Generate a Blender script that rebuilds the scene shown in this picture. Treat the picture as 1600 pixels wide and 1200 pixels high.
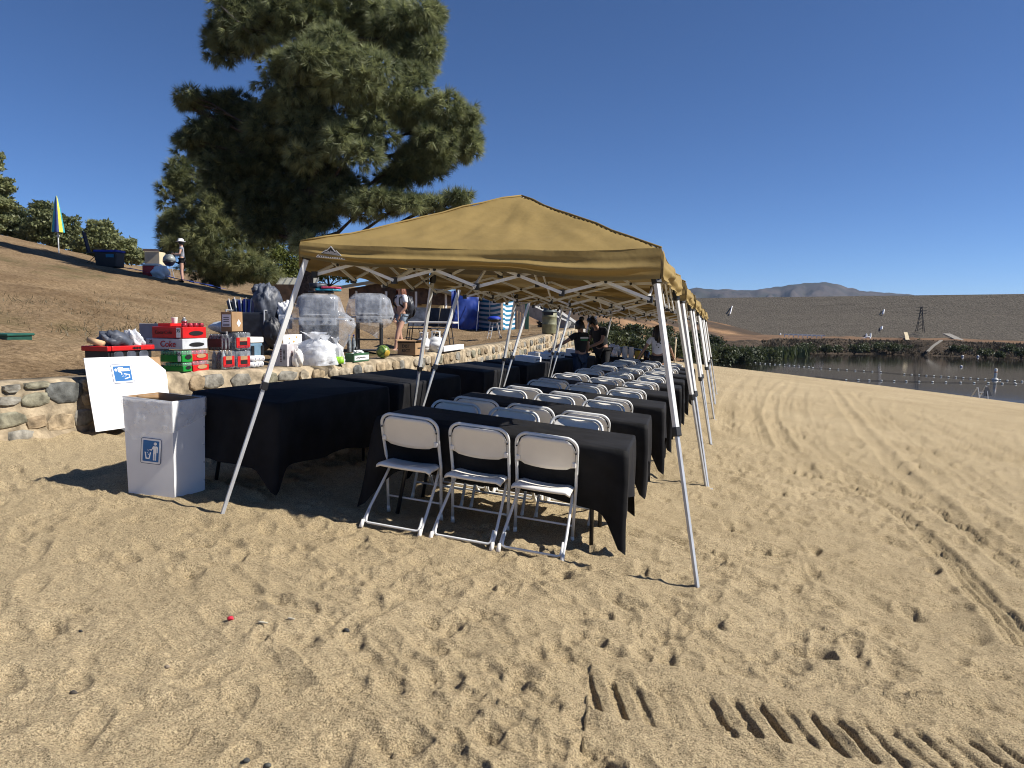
import bpy, bmesh, math, random
import numpy as np
from mathutils import Vector, Matrix, Euler
random.seed(7); rng = np.random.default_rng(11)
sc = bpy.context.scene
for o in list(bpy.data.objects): bpy.data.objects.remove(o)
C = sc.collection

# ------------------------------------------------------------------ camera
F, PITCH, YAW, ROLL, H = 1120.17, 0.08994, 0.28013, 0.0115, 1.6628
GA, GB = -0.08937, -0.01759                     # slope of the beach (x, y)
cyw, syw = math.cos(YAW), math.sin(YAW)
FWD = np.array([-syw*math.cos(PITCH), cyw*math.cos(PITCH), -math.sin(PITCH)])
RGT0 = np.array([cyw, syw, 0.0]); UP0 = np.cross(RGT0, FWD)
RGT = RGT0*math.cos(ROLL) + UP0*math.sin(ROLL); UPV = -RGT0*math.sin(ROLL) + UP0*math.cos(ROLL)
CAM = np.array([0, 0, H])
cd = bpy.data.cameras.new('camera'); cam = bpy.data.objects.new('camera', cd); C.objects.link(cam)
cd.sensor_width = 36; cd.lens = F/1600*36; cd.clip_end = 20000; cd.clip_start = .05
cam.matrix_world = Matrix(((RGT[0], UPV[0], -FWD[0], 0), (RGT[1], UPV[1], -FWD[1], 0), (RGT[2], UPV[2], -FWD[2], H), (0, 0, 0, 1)))
sc.camera = cam

# ------------------------------------------------------------------ sky, sun, exposure
SUN = Vector((2.0, 0.30, 1.78)).normalized()    # direction towards the sun
w = bpy.data.worlds.new('World'); sc.world = w; w.use_nodes = True
nt = w.node_tree; bg = nt.nodes['Background']
sky = nt.nodes.new('ShaderNodeTexSky'); sky.sky_type = 'NISHITA'; sky.sun_disc = False
sky.sun_elevation = math.asin(SUN.z); sky.sun_rotation = math.atan2(SUN.x, SUN.y)
sky.altitude = 500; sky.air_density = 0.6; sky.dust_density = 0.0; sky.ozone_density = 10.0
nt.links.new(sky.outputs[0], bg.inputs[0]); bg.inputs[1].default_value = 0.081
sl = bpy.data.lights.new('sun', 'SUN'); sl.energy = 5.0; sl.angle = math.radians(.53); sl.color = (1, .95, .87)
sun = bpy.data.objects.new('sun', sl); C.objects.link(sun); sun.rotation_euler = SUN.to_track_quat('Z', 'Y').to_euler()
sc.view_settings.view_transform = 'Standard'; sc.view_settings.look = 'None'
sc.view_settings.exposure = 0.55; sc.view_settings.gamma = 1; sc.view_settings.use_curve_mapping = False
sc.render.engine = 'CYCLES'
sc.cycles.max_bounces = 6; sc.cycles.transparent_max_bounces = 12; sc.cycles.use_denoising = True; sc.cycles.denoising_prefilter = 'ACCURATE'; sc.cycles.pixel_filter_type = 'BLACKMAN_HARRIS'; sc.cycles.filter_width = 1.05
sc.cycles.caustics_reflective = False; sc.cycles.caustics_refractive = False

# ------------------------------------------------------------------ picture <-> place
def ray(x, y): return FWD + RGT*((x-800)/F) + UPV*((600-y)/F)
def at_depth(x, y, d): return CAM + ray(x, y)*d
def plane_z(x, y): return GA*x + GB*(y-4)
def on_plane(x, y, h=0):
    d = ray(x, y); t = (h - 4*GB - H)/(d[2] - GA*d[0] - GB*d[1]); return CAM + t*d
def on_z(x, y, z):
    d = ray(x, y); return CAM + d*((z-H)/d[2])
def depth_of(P): return float((np.asarray(P, float)-CAM) @ FWD)
def slide(P0, u, px=None, py=None):             # how far along u from P0 until it shows at px (or py)
    A = np.asarray(P0, float)-CAM; u = np.asarray(u, float)
    if px is not None: k = (px-800)/F; return (k*(A@FWD) - A@RGT)/(u@RGT - k*(u@FWD))
    k = (600-py)/F; return (k*(A@FWD) - A@UPV)/(u@UPV - k*(u@FWD))

# ------------------------------------------------------------------ noise in numpy
def _hash(ix, iy, s):
    h = (ix.astype(np.int64)*374761393 + iy.astype(np.int64)*668265263 + s*974634571) & 0x7fffffff
    h = (h ^ (h >> 13))*1274126177 & 0x7fffffff
    return ((h ^ (h >> 16)) & 0xffff)/65535.0
def vnoise(x, y, s=0):
    ix = np.floor(x); iy = np.floor(y); fx = x-ix; fy = y-iy
    ux = fx*fx*fx*(fx*(fx*6-15)+10); uy = fy*fy*fy*(fy*(fy*6-15)+10)
    a = _hash(ix, iy, s); b = _hash(ix+1, iy, s); c = _hash(ix, iy+1, s); d = _hash(ix+1, iy+1, s)
    return (a*(1-ux)+b*ux)*(1-uy) + (c*(1-ux)+d*ux)*uy - .5
def fbm(x, y, o=4, s=0):
    v = 0; a = 1.0
    for i in range(o):
        v = v + a*vnoise(x*2**i + 17.3*i, y*2**i - 9.1*i, s+i); a *= .5
    return v

# ------------------------------------------------------------------ meshes
def mesh_np(name, V, Fc):
    me = bpy.data.meshes.new(name); V = np.ascontiguousarray(V, np.float32); Fc = np.ascontiguousarray(Fc, np.int32)
    k = Fc.shape[1]; n = len(Fc)
    me.vertices.add(len(V)); me.vertices.foreach_set('co', V.ravel())
    me.loops.add(n*k); me.loops.foreach_set('vertex_index', Fc.ravel())
    me.polygons.add(n); me.polygons.foreach_set('loop_start', np.arange(0, n*k, k, dtype=np.int32))
    me.update(calc_edges=True); return me
def link(name, me, mat=None, parent=None, smooth=False):
    o = bpy.data.objects.new(name, me); C.objects.link(o)
    if mat is not None: me.materials.append(mat)
    if smooth and me.polygons: me.polygons.foreach_set('use_smooth', [True]*len(me.polygons))
    if parent is not None: o.parent = parent
    return o
def tag(o, label, cat, group=None, kind=None):
    o['label'] = label; o['category'] = cat
    if group: o['group'] = group
    if kind: o['kind'] = kind
    return o
def struct(o): o['kind'] = 'structure'; return o
def thing(name, label, cat, loc=(0, 0, 0), rz=0, group=None):
    o = bpy.data.objects.new(name, None); C.objects.link(o); o.empty_display_size = .1
    o.location = loc; o.rotation_euler = (0, 0, rz); return tag(o, label, cat, group)
def copy_tree(o, parent=None):
    c = o.copy(); C.objects.link(c); c.parent = parent
    for ch in o.children: copy_tree(ch, c)
    return c

class MB:
    def __init__(s): s.v = []; s.f = []; s.mi = []; s.m = 0
    def add(s, V, Fc):
        b = len(s.v); s.v += [tuple(map(float, p)) for p in V]; s.f += [tuple(i+b for i in f) for f in Fc]; s.mi += [s.m]*len(Fc); return s
    def box(s, c, size, R=None, taper=1.0):
        hx, hy, hz = [k/2 for k in size]; V = []
        for z, t in ((-hz, 1.0), (hz, taper)):
            for x, y in ((-hx, -hy), (hx, -hy), (hx, hy), (-hx, hy)): V.append(Vector((x*t, y*t, z)))
        if R is not None: V = [R @ p for p in V]
        V = [p+Vector(c) for p in V]
        return s.add(V, [(3, 2, 1, 0), (4, 5, 6, 7), (0, 1, 5, 4), (1, 2, 6, 5), (2, 3, 7, 6), (3, 0, 4, 7)])
    def tube(s, pts, r, n=8, cap=True, closed=False):
        pts = [Vector(p) for p in pts]; rs = r if isinstance(r, (list, tuple)) else [r]*len(pts); V = []; prev = None; m = len(pts)
        for i, p in enumerate(pts):
            a = pts[(i-1) % m] if (i > 0 or closed) else p; b = pts[(i+1) % m] if (i < m-1 or closed) else p
            t = (b-a).normalized()
            if prev is None: nrm = t.orthogonal().normalized()
            else:
                nrm = prev - t*prev.dot(t); nrm = nrm.normalized() if nrm.length > 1e-6 else t.orthogonal().normalized()
            prev = nrm; bn = t.cross(nrm)
            for k in range(n):
                q = 2*math.pi*k/n; V.append(p + (nrm*math.cos(q)+bn*math.sin(q))*rs[i])
        Fc = []
        for i in range(m if closed else m-1):
            j = (i+1) % m
            for k in range(n): Fc.append((i*n+k, i*n+(k+1) % n, j*n+(k+1) % n, j*n+k))
        if cap and not closed: Fc.append(tuple(range(n-1, -1, -1))); Fc.append(tuple((m-1)*n+k for k in range(n)))
        return s.add(V, Fc)
    def bar(s, p0, p1, wd, ht, upv=(0, 0, 1)):
        p0 = Vector(p0); p1 = Vector(p1); t = (p1-p0).normalized(); u = Vector(upv); sd = t.cross(u)
        sd = sd.normalized() if sd.length > 1e-4 else t.orthogonal().normalized(); u = sd.cross(t); V = []
        for p in (p0, p1):
            for a, b in ((-1, -1), (1, -1), (1, 1), (-1, 1)): V.append(p+sd*(a*wd/2)+u*(b*ht/2))
        return s.add(V, [(3, 2, 1, 0), (4, 5, 6, 7), (0, 1, 5, 4), (1, 2, 6, 5), (2, 3, 7, 6), (3, 0, 4, 7)])
    def lathe(s, prof, n=16, c=(0, 0, 0), axis='z', sx=1, sy=1):
        V = []; Fc = []; c = Vector(c)
        for r, z in prof:
            for k in range(n):
                q = 2*math.pi*k/n; p = (r*math.cos(q)*sx, r*math.sin(q)*sy, z)
                if axis == 'x': p = (p[2], p[0], p[1])
                if axis == 'y': p = (p[0], p[2], p[1])
                V.append(c+Vector(p))
        m = len(prof)
        for i in range(m-1):
            for k in range(n): Fc.append((i*n+k, i*n+(k+1) % n, (i+1)*n+(k+1) % n, (i+1)*n+k))
        if prof[0][0] > 1e-6: Fc.append(tuple(range(n-1, -1, -1)))
        if prof[-1][0] > 1e-6: Fc.append(tuple((m-1)*n+k for k in range(n)))
        return s.add(V, Fc)
    def prism(s, poly, t, M=None):               # poly in xy, extruded in z by t, then placed by matrix M
        n = len(poly); V = [Vector((x, y, 0)) for x, y in poly] + [Vector((x, y, t)) for x, y in poly]
        if M is not None: V = [M @ p for p in V]
        return s.add(V, [tuple(range(n-1, -1, -1)), tuple(range(n, 2*n))] + [(i, (i+1) % n, n+(i+1) % n, n+i) for i in range(n)])
    def grid(s, fn, nu, nv):
        V = [fn(i/nu, j/nv) for j in range(nv+1) for i in range(nu+1)]
        return s.add(V, [(j*(nu+1)+i, j*(nu+1)+i+1, (j+1)*(nu+1)+i+1, (j+1)*(nu+1)+i) for j in range(nv) for i in range(nu)])
    def mesh(s, name, mats=None, smooth=False, fix=True):
        me = bpy.data.meshes.new(name); me.from_pydata(s.v, [], s.f)
        for m in (mats or []): me.materials.append(m)
        if s.mi and max(s.mi) > 0: me.polygons.foreach_set('material_index', s.mi)
        if fix:
            bm = bmesh.new(); bm.from_mesh(me); bmesh.ops.recalc_face_normals(bm, faces=bm.faces); bm.to_mesh(me); bm.free()
        if smooth: me.polygons.foreach_set('use_smooth', [True]*len(me.polygons))
        me.update(); return me
    def build(s, name, mat=None, parent=None, smooth=False, bevel=0, seg=2, fix=True):
        me = s.mesh(name, [mat] if mat is not None and not isinstance(mat, (list, tuple)) else mat, smooth, fix)
        o = link(name, me, None, parent)
        if bevel:
            m = o.modifiers.new('bevel', 'BEVEL'); m.width = bevel; m.segments = seg; m.limit_method = 'ANGLE'; m.angle_limit = .6
        return o
def arc(c, r, a0, a1, n): return [(c[0]+r*math.cos(a0+(a1-a0)*i/n), c[1]+r*math.sin(a0+(a1-a0)*i/n)) for i in range(n+1)]
def rrect(w, h, r, n=4, cx=0, cy=0):
    x, y = w/2-r, h/2-r; P = []
    for (sx, sy, a) in ((x, y, 0), (-x, y, 90), (-x, -y, 180), (x, -y, 270)):
        P += arc((cx+sx, cy+sy), r, math.radians(a), math.radians(a+90), n)
    return P
def frame(o, ux, uy):                            # matrix with axes ux, uy, ux x uy at o
    ux = Vector(ux).normalized(); uy = Vector(uy); uz = ux.cross(uy).normalized(); uy = uz.cross(ux)
    return Matrix(((ux.x, uy.x, uz.x, o[0]), (ux.y, uy.y, uz.y, o[1]), (ux.z, uy.z, uz.z, o[2]), (0, 0, 0, 1)))
def text_part(txt, size, M, mat, parent, name='lettering', bold=0.0, shear=0.0, thick=.001):
    cu = bpy.data.curves.new('t', 'FONT'); cu.body = txt; cu.size = size; cu.align_x = 'CENTER'; cu.align_y = 'CENTER'
    cu.extrude = thick; cu.offset = bold; cu.shear = shear; cu.resolution_u = 3
    tmp = bpy.data.objects.new('t', cu); C.objects.link(tmp)
    me = bpy.data.meshes.new_from_object(tmp.evaluated_get(bpy.context.evaluated_depsgraph_get()))
    bpy.data.objects.remove(tmp); me.name = name; me.materials.clear(); me.transform(M)
    return link(name, me, mat, parent)

# ------------------------------------------------------------------ materials
def mat(name, col, rough=.6, var=.12, scale=12, bump=0, bscale=60, metal=0, spec=.5, detail=4, col2=None, coat=0, sheen=0, trans=0, obj=False):
    m = bpy.data.materials.new(name); m.use_nodes = True; n = m.node_tree.nodes; L = m.node_tree.links; b = n['Principled BSDF']
    b.inputs['Roughness'].default_value = rough; b.inputs['Metallic'].default_value = metal; b.inputs['Specular IOR Level'].default_value = spec
    if coat: b.inputs['Coat Weight'].default_value = coat
    if sheen: b.inputs['Sheen Weight'].default_value = sheen
    if trans: b.inputs['Transmission Weight'].default_value = trans
    tc = n.new('ShaderNodeTexCoord'); nz = n.new('ShaderNodeTexNoise'); nz.inputs['Scale'].default_value = scale; nz.inputs['Detail'].default_value = detail
    L.new(tc.outputs['Object'], nz.inputs['Vector'])
    rp = n.new('ShaderNodeValToRGB'); c2 = col2 or tuple(max(0, c*(1-2.2*var)) for c in col); c1 = tuple(min(1, c*(1+var)) for c in col) if not col2 else col
    rp.color_ramp.elements[0].position = .3; rp.color_ramp.elements[1].position = .68
    rp.color_ramp.elements[0].color = (*c2, 1); rp.color_ramp.elements[1].color = (*c1, 1)
    L.new(nz.outputs['Fac'], rp.inputs[0]); L.new(rp.outputs[0], b.inputs['Base Color'])
    if bump:
        nb = n.new('ShaderNodeTexNoise'); nb.inputs['Scale'].default_value = bscale; nb.inputs['Detail'].default_value = 3
        bp = n.new('ShaderNodeBump'); bp.inputs['Strength'].default_value = bump; bp.inputs['Distance'].default_value = .01
        L.new(tc.outputs['Object'], nb.inputs['Vector']); L.new(nb.outputs['Fac'], bp.inputs['Height']); L.new(bp.outputs[0], b.inputs['Normal'])
    return m
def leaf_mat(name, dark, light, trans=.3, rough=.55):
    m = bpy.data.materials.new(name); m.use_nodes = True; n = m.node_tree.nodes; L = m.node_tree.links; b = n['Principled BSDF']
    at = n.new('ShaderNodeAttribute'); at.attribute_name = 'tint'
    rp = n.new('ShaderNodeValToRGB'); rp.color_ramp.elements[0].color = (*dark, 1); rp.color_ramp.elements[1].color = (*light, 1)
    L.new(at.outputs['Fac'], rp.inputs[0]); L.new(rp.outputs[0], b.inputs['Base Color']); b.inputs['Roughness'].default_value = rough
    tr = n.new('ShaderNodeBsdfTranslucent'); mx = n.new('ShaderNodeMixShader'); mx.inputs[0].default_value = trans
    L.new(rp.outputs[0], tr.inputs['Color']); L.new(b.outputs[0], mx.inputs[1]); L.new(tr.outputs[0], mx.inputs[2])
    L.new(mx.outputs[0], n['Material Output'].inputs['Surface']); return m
def film_mat(name, col=(.8, .85, .9), clear=.6, rough=.15):
    m = bpy.data.materials.new(name); m.use_nodes = True; n = m.node_tree.nodes; L = m.node_tree.links; b = n['Principled BSDF']
    b.inputs['Base Color'].default_value = (*col, 1); b.inputs['Roughness'].default_value = rough; b.inputs['Specular IOR Level'].default_value = .8
    tc = n.new('ShaderNodeTexCoord'); nz = n.new('ShaderNodeTexNoise'); nz.inputs['Scale'].default_value = 9; nz.inputs['Detail'].default_value = 5
    L.new(tc.outputs['Object'], nz.inputs['Vector'])
    mr = n.new('ShaderNodeMapRange'); mr.inputs['From Min'].default_value = .3; mr.inputs['From Max'].default_value = .7
    mr.inputs['To Min'].default_value = min(1, clear+.14); mr.inputs['To Max'].default_value = clear-.14; L.new(nz.outputs['Fac'], mr.inputs[0])
    tp = n.new('ShaderNodeBsdfTransparent'); mx = n.new('ShaderNodeMixShader'); L.new(mr.outputs[0], mx.inputs[0]); L.new(b.outputs[0], mx.inputs[1]); L.new(tp.outputs[0], mx.inputs[2])
    bp = n.new('ShaderNodeBump'); bp.inputs['Strength'].default_value = .6; bp.inputs['Distance'].default_value = .03
    L.new(nz.outputs['Fac'], bp.inputs['Height']); L.new(bp.outputs[0], b.inputs['Normal'])
    L.new(mx.outputs[0], n['Material Output'].inputs['Surface']); return m
M = {}
M['white_metal'] = mat('white_metal', (.72, .72, .70), .32, .04)
M['grey_metal'] = mat('grey_metal', (.52, .53, .54), .35, .06, metal=.3)
M['white_plastic'] = mat('white_plastic', (.82, .78, .71), .45, .03, 6)  # cream cast of light bounced off the sand is mixed into this white
M['black_plastic'] = mat('black_plastic', (.012, .012, .013), .45, .1)
M['black_cloth'] = mat('black_cloth', (.010, .010, .0115), .75, .3, 5, bump=.5, bscale=9, spec=.22)
M['black_metal'] = mat('black_metal', (.02, .02, .02), .4, .1)
M['cardboard'] = mat('cardboard', (.36, .22, .11), .8, .1, 8)
M['white_card'] = mat('white_card', (.80, .80, .80), .6, .03, 3)
M['blue_print'] = mat('blue_print', (.015, .13, .36), .5, .05)
M['navy_print'] = mat('navy_print', (.012, .03, .12), .5, .05)
M['white_print'] = mat('white_print', (.8, .8, .8), .5, .02)
M['black_print'] = mat('black_print', (.01, .01, .01), .5, .05)
M['red_print'] = mat('red_print', (.5, .012, .015), .4, .06)
M['red'] = mat('red_carton', (.55, .015, .015), .35, .08)
M['dark_red'] = mat('dark_red', (.10, .006, .01), .3, .2)
M['green'] = mat('green_carton', (.012, .25, .035), .35, .1)
M['silver'] = mat('silver_carton', (.55, .57, .60), .35, .08)
M['grey_card'] = mat('grey_card', (.25, .26, .31), .6, .06)
M['can_red'] = mat('can_red', (.5, .05, .07), .25, .2, 30, metal=.5)
M['can_green'] = mat('can_green', (.06, .35, .12), .25, .2, 30, metal=.5)
M['can_silver'] = mat('can_silver', (.6, .6, .62), .25, .1, 30, metal=.7)
M['dark_bottle'] = mat('dark_bottle', (.03, .015, .02), .12, .3, 30)
M['water_bottle'] = mat('bottle_clear', (.25, .28, .30), .1, .3, 20)
M['film'] = film_mat('clear_film', (.7, .75, .8), .84, .12)
M['bag_film'] = film_mat('bag_film', (.85, .87, .9), .35, .25)
M['grill_film'] = film_mat('grill_film', (.64, .67, .72), .70, .07)
M['liner'] = film_mat('liner_film', (.75, .75, .76), .74, .12)
M['bark'] = mat('pine_bark', (.055, .038, .028), .9, .4, 14, bump=1, bscale=25)
M['skin'] = mat('skin', (.50, .29, .20), .5, .06, 5)
M['skin_tan'] = mat('skin_tan', (.33, .18, .115), .5, .06, 5)
M['red_hair'] = mat('auburn_hair', (.20, .065, .025), .45, .3, 40, bump=.4, bscale=90)
M['dark_hair'] = mat('dark_hair', (.012, .009, .008), .45, .3, 40)
M['white_cotton'] = mat('white_cotton', (.75, .75, .77), .85, .05, 6, bump=.3, bscale=14)
M['black_cotton'] = mat('black_cotton', (.014, .014, .015), .9, .2, 6, bump=.3, bscale=14)
M['denim'] = mat('pale_denim', (.26, .33, .40), .85, .15, 18, bump=.3)
M['jeans'] = mat('dark_jeans', (.03, .05, .09), .85, .15, 18, bump=.3)
M['grey_shirt'] = mat('grey_shirt', (.28, .29, .33), .85, .08)
M['dark_nylon'] = mat('dark_nylon', (.022, .025, .034), .5, .3, 8, bump=.5, bscale=12)
M['slate_nylon'] = mat('slate_nylon', (.075, .085, .11), .5, .3, 8, bump=.5, bscale=12)
M['royal'] = mat('royal_blue', (.012, .04, .36), .55, .15, 8, bump=.2)
M['teal'] = mat('teal_print', (.015, .17, .30), .6, .08)
M['tarp'] = mat('blue_tarp', (.015, .045, .26), .45, .2, 3, bump=.5, bscale=5)
M['slate'] = mat('cooler_blue', (.13, .22, .30), .45, .06)
# ================================================================== THE SETTING
WATER_Z = -3.0
_wp = [(0, 598, 1.055), (150, 588, 1.04), (270, 582, 1.025), (350, 577, 1.015), (430, 575, 1.005), (560, 568, 1.0), (640, 557, 1.02), (700, 548, 1.04),
       (760, 540, 1.06), (790, 535, 1.08), (830, 528, 1.14), (858, 524, 1.19), (880, 518, 1.27), (903, 513, 1.34)]
WALL = [(-6.3, -4.0, 1.08), (-6.15, 2.0, 1.07)] + [tuple(on_z(*q)) for q in _wp]
_wy = np.array([q[1] for q in WALL]); _o = np.argsort(_wy); _wy = _wy[_o]
_wx = np.array([q[0] for q in WALL])[_o]; _wz = np.array([q[2] for q in WALL])[_o]
def _smooth(v, k=2):
    v = v.copy()
    for _ in range(k): v[1:-1] = .25*v[:-2]+.5*v[1:-1]+.25*v[2:]
    return v
_wx = _smooth(_wx)
_wy = np.append(_wy, [34, 45, 80, 200]); _wx = np.append(_wx, [-6.6, -9.5, -22, -60]); _wz = np.append(_wz, [1.3, 1.25, 1.2, 1.2])
def wall_x(y): return np.interp(y, _wy, _wx)
def wall_z(y): return np.interp(y, _wy, _wz)

def sand_base(x, y):
    r = np.hypot(x, y); wx = wall_x(y)
    xx = np.maximum(x, wx-.25)
    z = GA*xx + GB*(y-4) - .00053*np.maximum(0, r-18)**2
    z = np.where(x < wx-.3, z-.25, z)
    z = np.maximum(z, -9)
    return z

# --- terrace height: thin-plate surface through known spots
_cp = [(x-.0, y, z-.02) for x, y, z in zip(_wx, _wy, _wz) if y < 50]
_cp += [(-24.9, 22.3, 4.0), (-20.95, 24.4, 3.0), (-29.1, 23.3, 4.95), (-13.5, 21.2, 2.0), (-8.0, 23.8, 1.13), (-11.7, 34.2, 1.2), (-20.3, 41.2, 1.35), (-26, 54, 1.4), (-14, 30, 1.4),
        (-11.8, 11.3, 1.88), (-13.3, 10.6, 2.12), (-9, 8, 1.42), (-8.4, 4, 1.38), (-45, 30, 6.6), (-48, 60, 5.0), (-20, 70, 1.6), (-30, 5, 4.6), (-50, -5, 7), (-12, -4, 1.9), (-7.0, 15.2, .84), (-8.2, 20.5, .95), (-6.4, 18, .95), (-70, 60, 8)]
_cp = np.array(_cp)
def _tps(d2): return d2*np.log(np.maximum(d2, 1e-12))*.5
def _fit(P):
    n = len(P); K = _tps(((P[:, None, :2]-P[None, :, :2])**2).sum(-1)) + np.eye(n)*.8
    A = np.zeros((n+3, n+3)); A[:n, :n] = K; A[:n, n] = 1; A[:n, n+1:] = P[:, :2]; A[n, :n] = 1; A[n+1:, :n] = P[:, :2].T
    return np.linalg.solve(A, np.concatenate([P[:, 2], [0, 0, 0]]))
_tw = _fit(_cp)
def terr_z(x, y):
    x = np.asarray(x, float); y = np.asarray(y, float); sh = x.shape; x = x.ravel(); y = y.ravel()
    n = len(_cp); z = _tw[n] + _tw[n+1]*x + _tw[n+2]*y
    for i in range(n): z = z + _tw[i]*_tps((x-_cp[i, 0])**2+(y-_cp[i, 1])**2)
    e = np.clip((wall_x(y)-x)/.9, 0, 1)                       # meet the wall top at the edge
    z = wall_z(y)*(1-e)+z*e
    return z.reshape(sh)
def on_terr(px, py):
    d = ray(px, py); t0 = 3.0
    ts = np.linspace(4, 60, 1200); P = CAM + ts[:, None]*d
    below = (P[:, 2] < terr_z(P[:, 0], P[:, 1])) & (P[:, 0] < wall_x(P[:, 1])+.02)
    i = int(np.argmax(below)) if below.any() else len(ts)-1
    p = P[i]; return np.array([p[0], p[1], float(terr_z(p[0], p[1]))])

# --- sand: a sheet that is finest where the footprints can be seen
def build_sand():
    az0 = YAW + math.pi/2
    th = np.concatenate([np.linspace(-math.pi, -.86, 40)[:-1], np.linspace(-.86, .86, 800), np.linspace(.86, math.pi, 40)[1:]])
    inv = np.linspace(1/1.15, 1/60, 640); r = np.concatenate([[.02, .4, .8], 1/inv, np.geomspace(62, 420, 26)])
    TH, RR = np.meshgrid(th+az0, r); X = RR*np.cos(TH); Y = RR*np.sin(TH)
    Z = sand_base(X, Y)
    x = X.ravel(); y = Y.ravel(); z = Z.ravel(); rr = RR.ravel()
    fade = np.clip(1.15-rr/55, 0.15, 1)
    dz = (.030*fbm(x*.9, y*.9, 3, 3) + .020*fbm(x*3.1, y*3.1, 3, 9) + .012*fbm(x*7.5, y*7.5, 3, 21) + .0045*fbm(x*19, y*19, 2, 41))*fade
    rg = 1-np.abs(2*vnoise(x*4.2+3, y*4.2, 31)); dz += .011*(rg**3)*fade*np.clip(vnoise(x*.5, y*.5, 77)*2+.6, 0, 1)
    al = x*.86-y*.5; ac = x*.5+y*.86; r2_ = 1-np.abs(2*vnoise(al*1.6+2*vnoise(x*1.1, y*1.1, 5), ac*5.5+1.5*vnoise(x*1.7, y*1.7, 6), 91)); r3_ = 1-np.abs(2*vnoise(al*3.4+vnoise(x*2, y*2, 15), ac*11+vnoise(x*3, y*3, 16), 95))
    dz += (.029*r2_**4+.016*r3_**4)*np.clip(.65+1.3*vnoise(x*.6+4, y*.6, 93)+.25*np.clip(x+1, -1, 2), 0.1, 1.2)*fade
    cell = .5; cid = (np.floor(x/cell).astype(np.int64)+5000)*20000 + np.floor(y/cell).astype(np.int64)+5000
    order = np.argsort(cid, kind='stable'); cs = cid[order]
    def near(px, py, rad):
        out = []
        for i in range(int(math.floor((px-rad)/cell)), int(math.floor((px+rad)/cell))+1):
            for j in range(int(math.floor((py-rad)/cell)), int(math.floor((py+rad)/cell))+1):
                k = (i+5000)*20000+j+5000; a = np.searchsorted(cs, k); b = np.searchsorted(cs, k, 'right')
                if b > a: out.append(order[a:b])
        return np.concatenate(out) if out else np.empty(0, int)
    R = random.Random(5)
    def foot(px, py, ang, ln, wd, dp):
        dp *= min(1.0, .40+.075*math.hypot(px, py))
        idx = near(px, py, ln*.9)
        if not len(idx): return
        dx = x[idx]-px; dy = y[idx]-py; c, s = math.cos(ang), math.sin(ang)
        u = (dx*c+dy*s)/(ln*.5); v = (-dx*s+dy*c)/(wd*.5*(1+.25*np.clip(u, -1, 1)))
        q = np.sqrt(u*u+v*v); heel = 1+.5*np.cos(u*2.2)*(u < 0)
        q = q*(1+.35*vnoise(x[idx]*13, y[idx]*13, 51)); pit = -dp*heel*np.clip(1.1-q**2.6, 0, 1); rim = .5*dp*np.exp(-((q-1.22)/.2)**2)*(.55+.45*np.sign(u))
        dz[idx] += pit+rim
    for k in range(2500):
        t = R.random(); rad = 1.6*math.exp(R.random()**.75*2.8); a = az0 + R.uniform(-.86, .86)
        px, py = rad*math.cos(a), rad*math.sin(a)
        if px < wall_x(py)+.3: continue
        if -3.2 < px < -.3 and py > 5 and R.random() < .8: continue
        left = a > az0+.15 and rad < 3.6
        if left and R.random() < .6: continue
        if rad > 12 and px > 2.5 and R.random() < .75: continue
        if rad > 22 and R.random() < .8: continue
        d = R.choice([.25, .25, -.4, 1.9, 1.5, 2.6, 2.9]) + R.gauss(0, .35)
        foot(px, py, d, R.uniform(.17, .30), R.uniform(.08, .13), R.uniform(.008, .023))
        if R.random() < .5: foot(px+.55*math.cos(d)+.1*math.sin(d), py+.55*math.sin(d), d+R.gauss(0, .1), .26, .105, R.uniform(.008, .023))
    # wheel tracks that sweep along the shore
    def track(pix, offs, wd, dp, rib=True):
        P = np.array([on_plane(a, b)[:2] for a, b in pix]); tt = np.linspace(0, 1, len(P)); ss = np.linspace(0, 1, 160)
        P = np.stack([np.interp(ss, tt, _smooth(P[:, 0], 1)), np.interp(ss, tt, _smooth(P[:, 1], 1))], 1)
        box = (x > P[:, 0].min()-1) & (x < P[:, 0].max()+1) & (y > P[:, 1].min()-1) & (y < P[:, 1].max()+1); idx = np.nonzero(box)[0]
        if not len(idx): return
        best = np.full(len(idx), 1e9); sg = np.zeros(len(idx))
        for i in range(len(P)-1):
            d = P[i+1]-P[i]; l2 = (d@d)+1e-9; ax = x[idx]-P[i, 0]; ay = y[idx]-P[i, 1]
            t = np.clip((ax*d[0]+ay*d[1])/l2, 0, 1); ex = ax-t*d[0]; ey = ay-t*d[1]; q = ex*ex+ey*ey
            m = q < best; best[m] = q[m]; sg[m] = (np.sign(d[0]*ay-d[1]*ax))[m]
        v = sg*np.sqrt(best)
        for o in offs:
            k = v-o; env = np.exp(-(k/wd)**4)
            dz[idx] += env*(-dp+(.45*dp*np.cos(k*2*math.pi/(wd*.55)) if rib else 0)) + .55*dp*np.exp(-((np.abs(k)-wd*1.25)/(wd*.35))**2)
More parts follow.
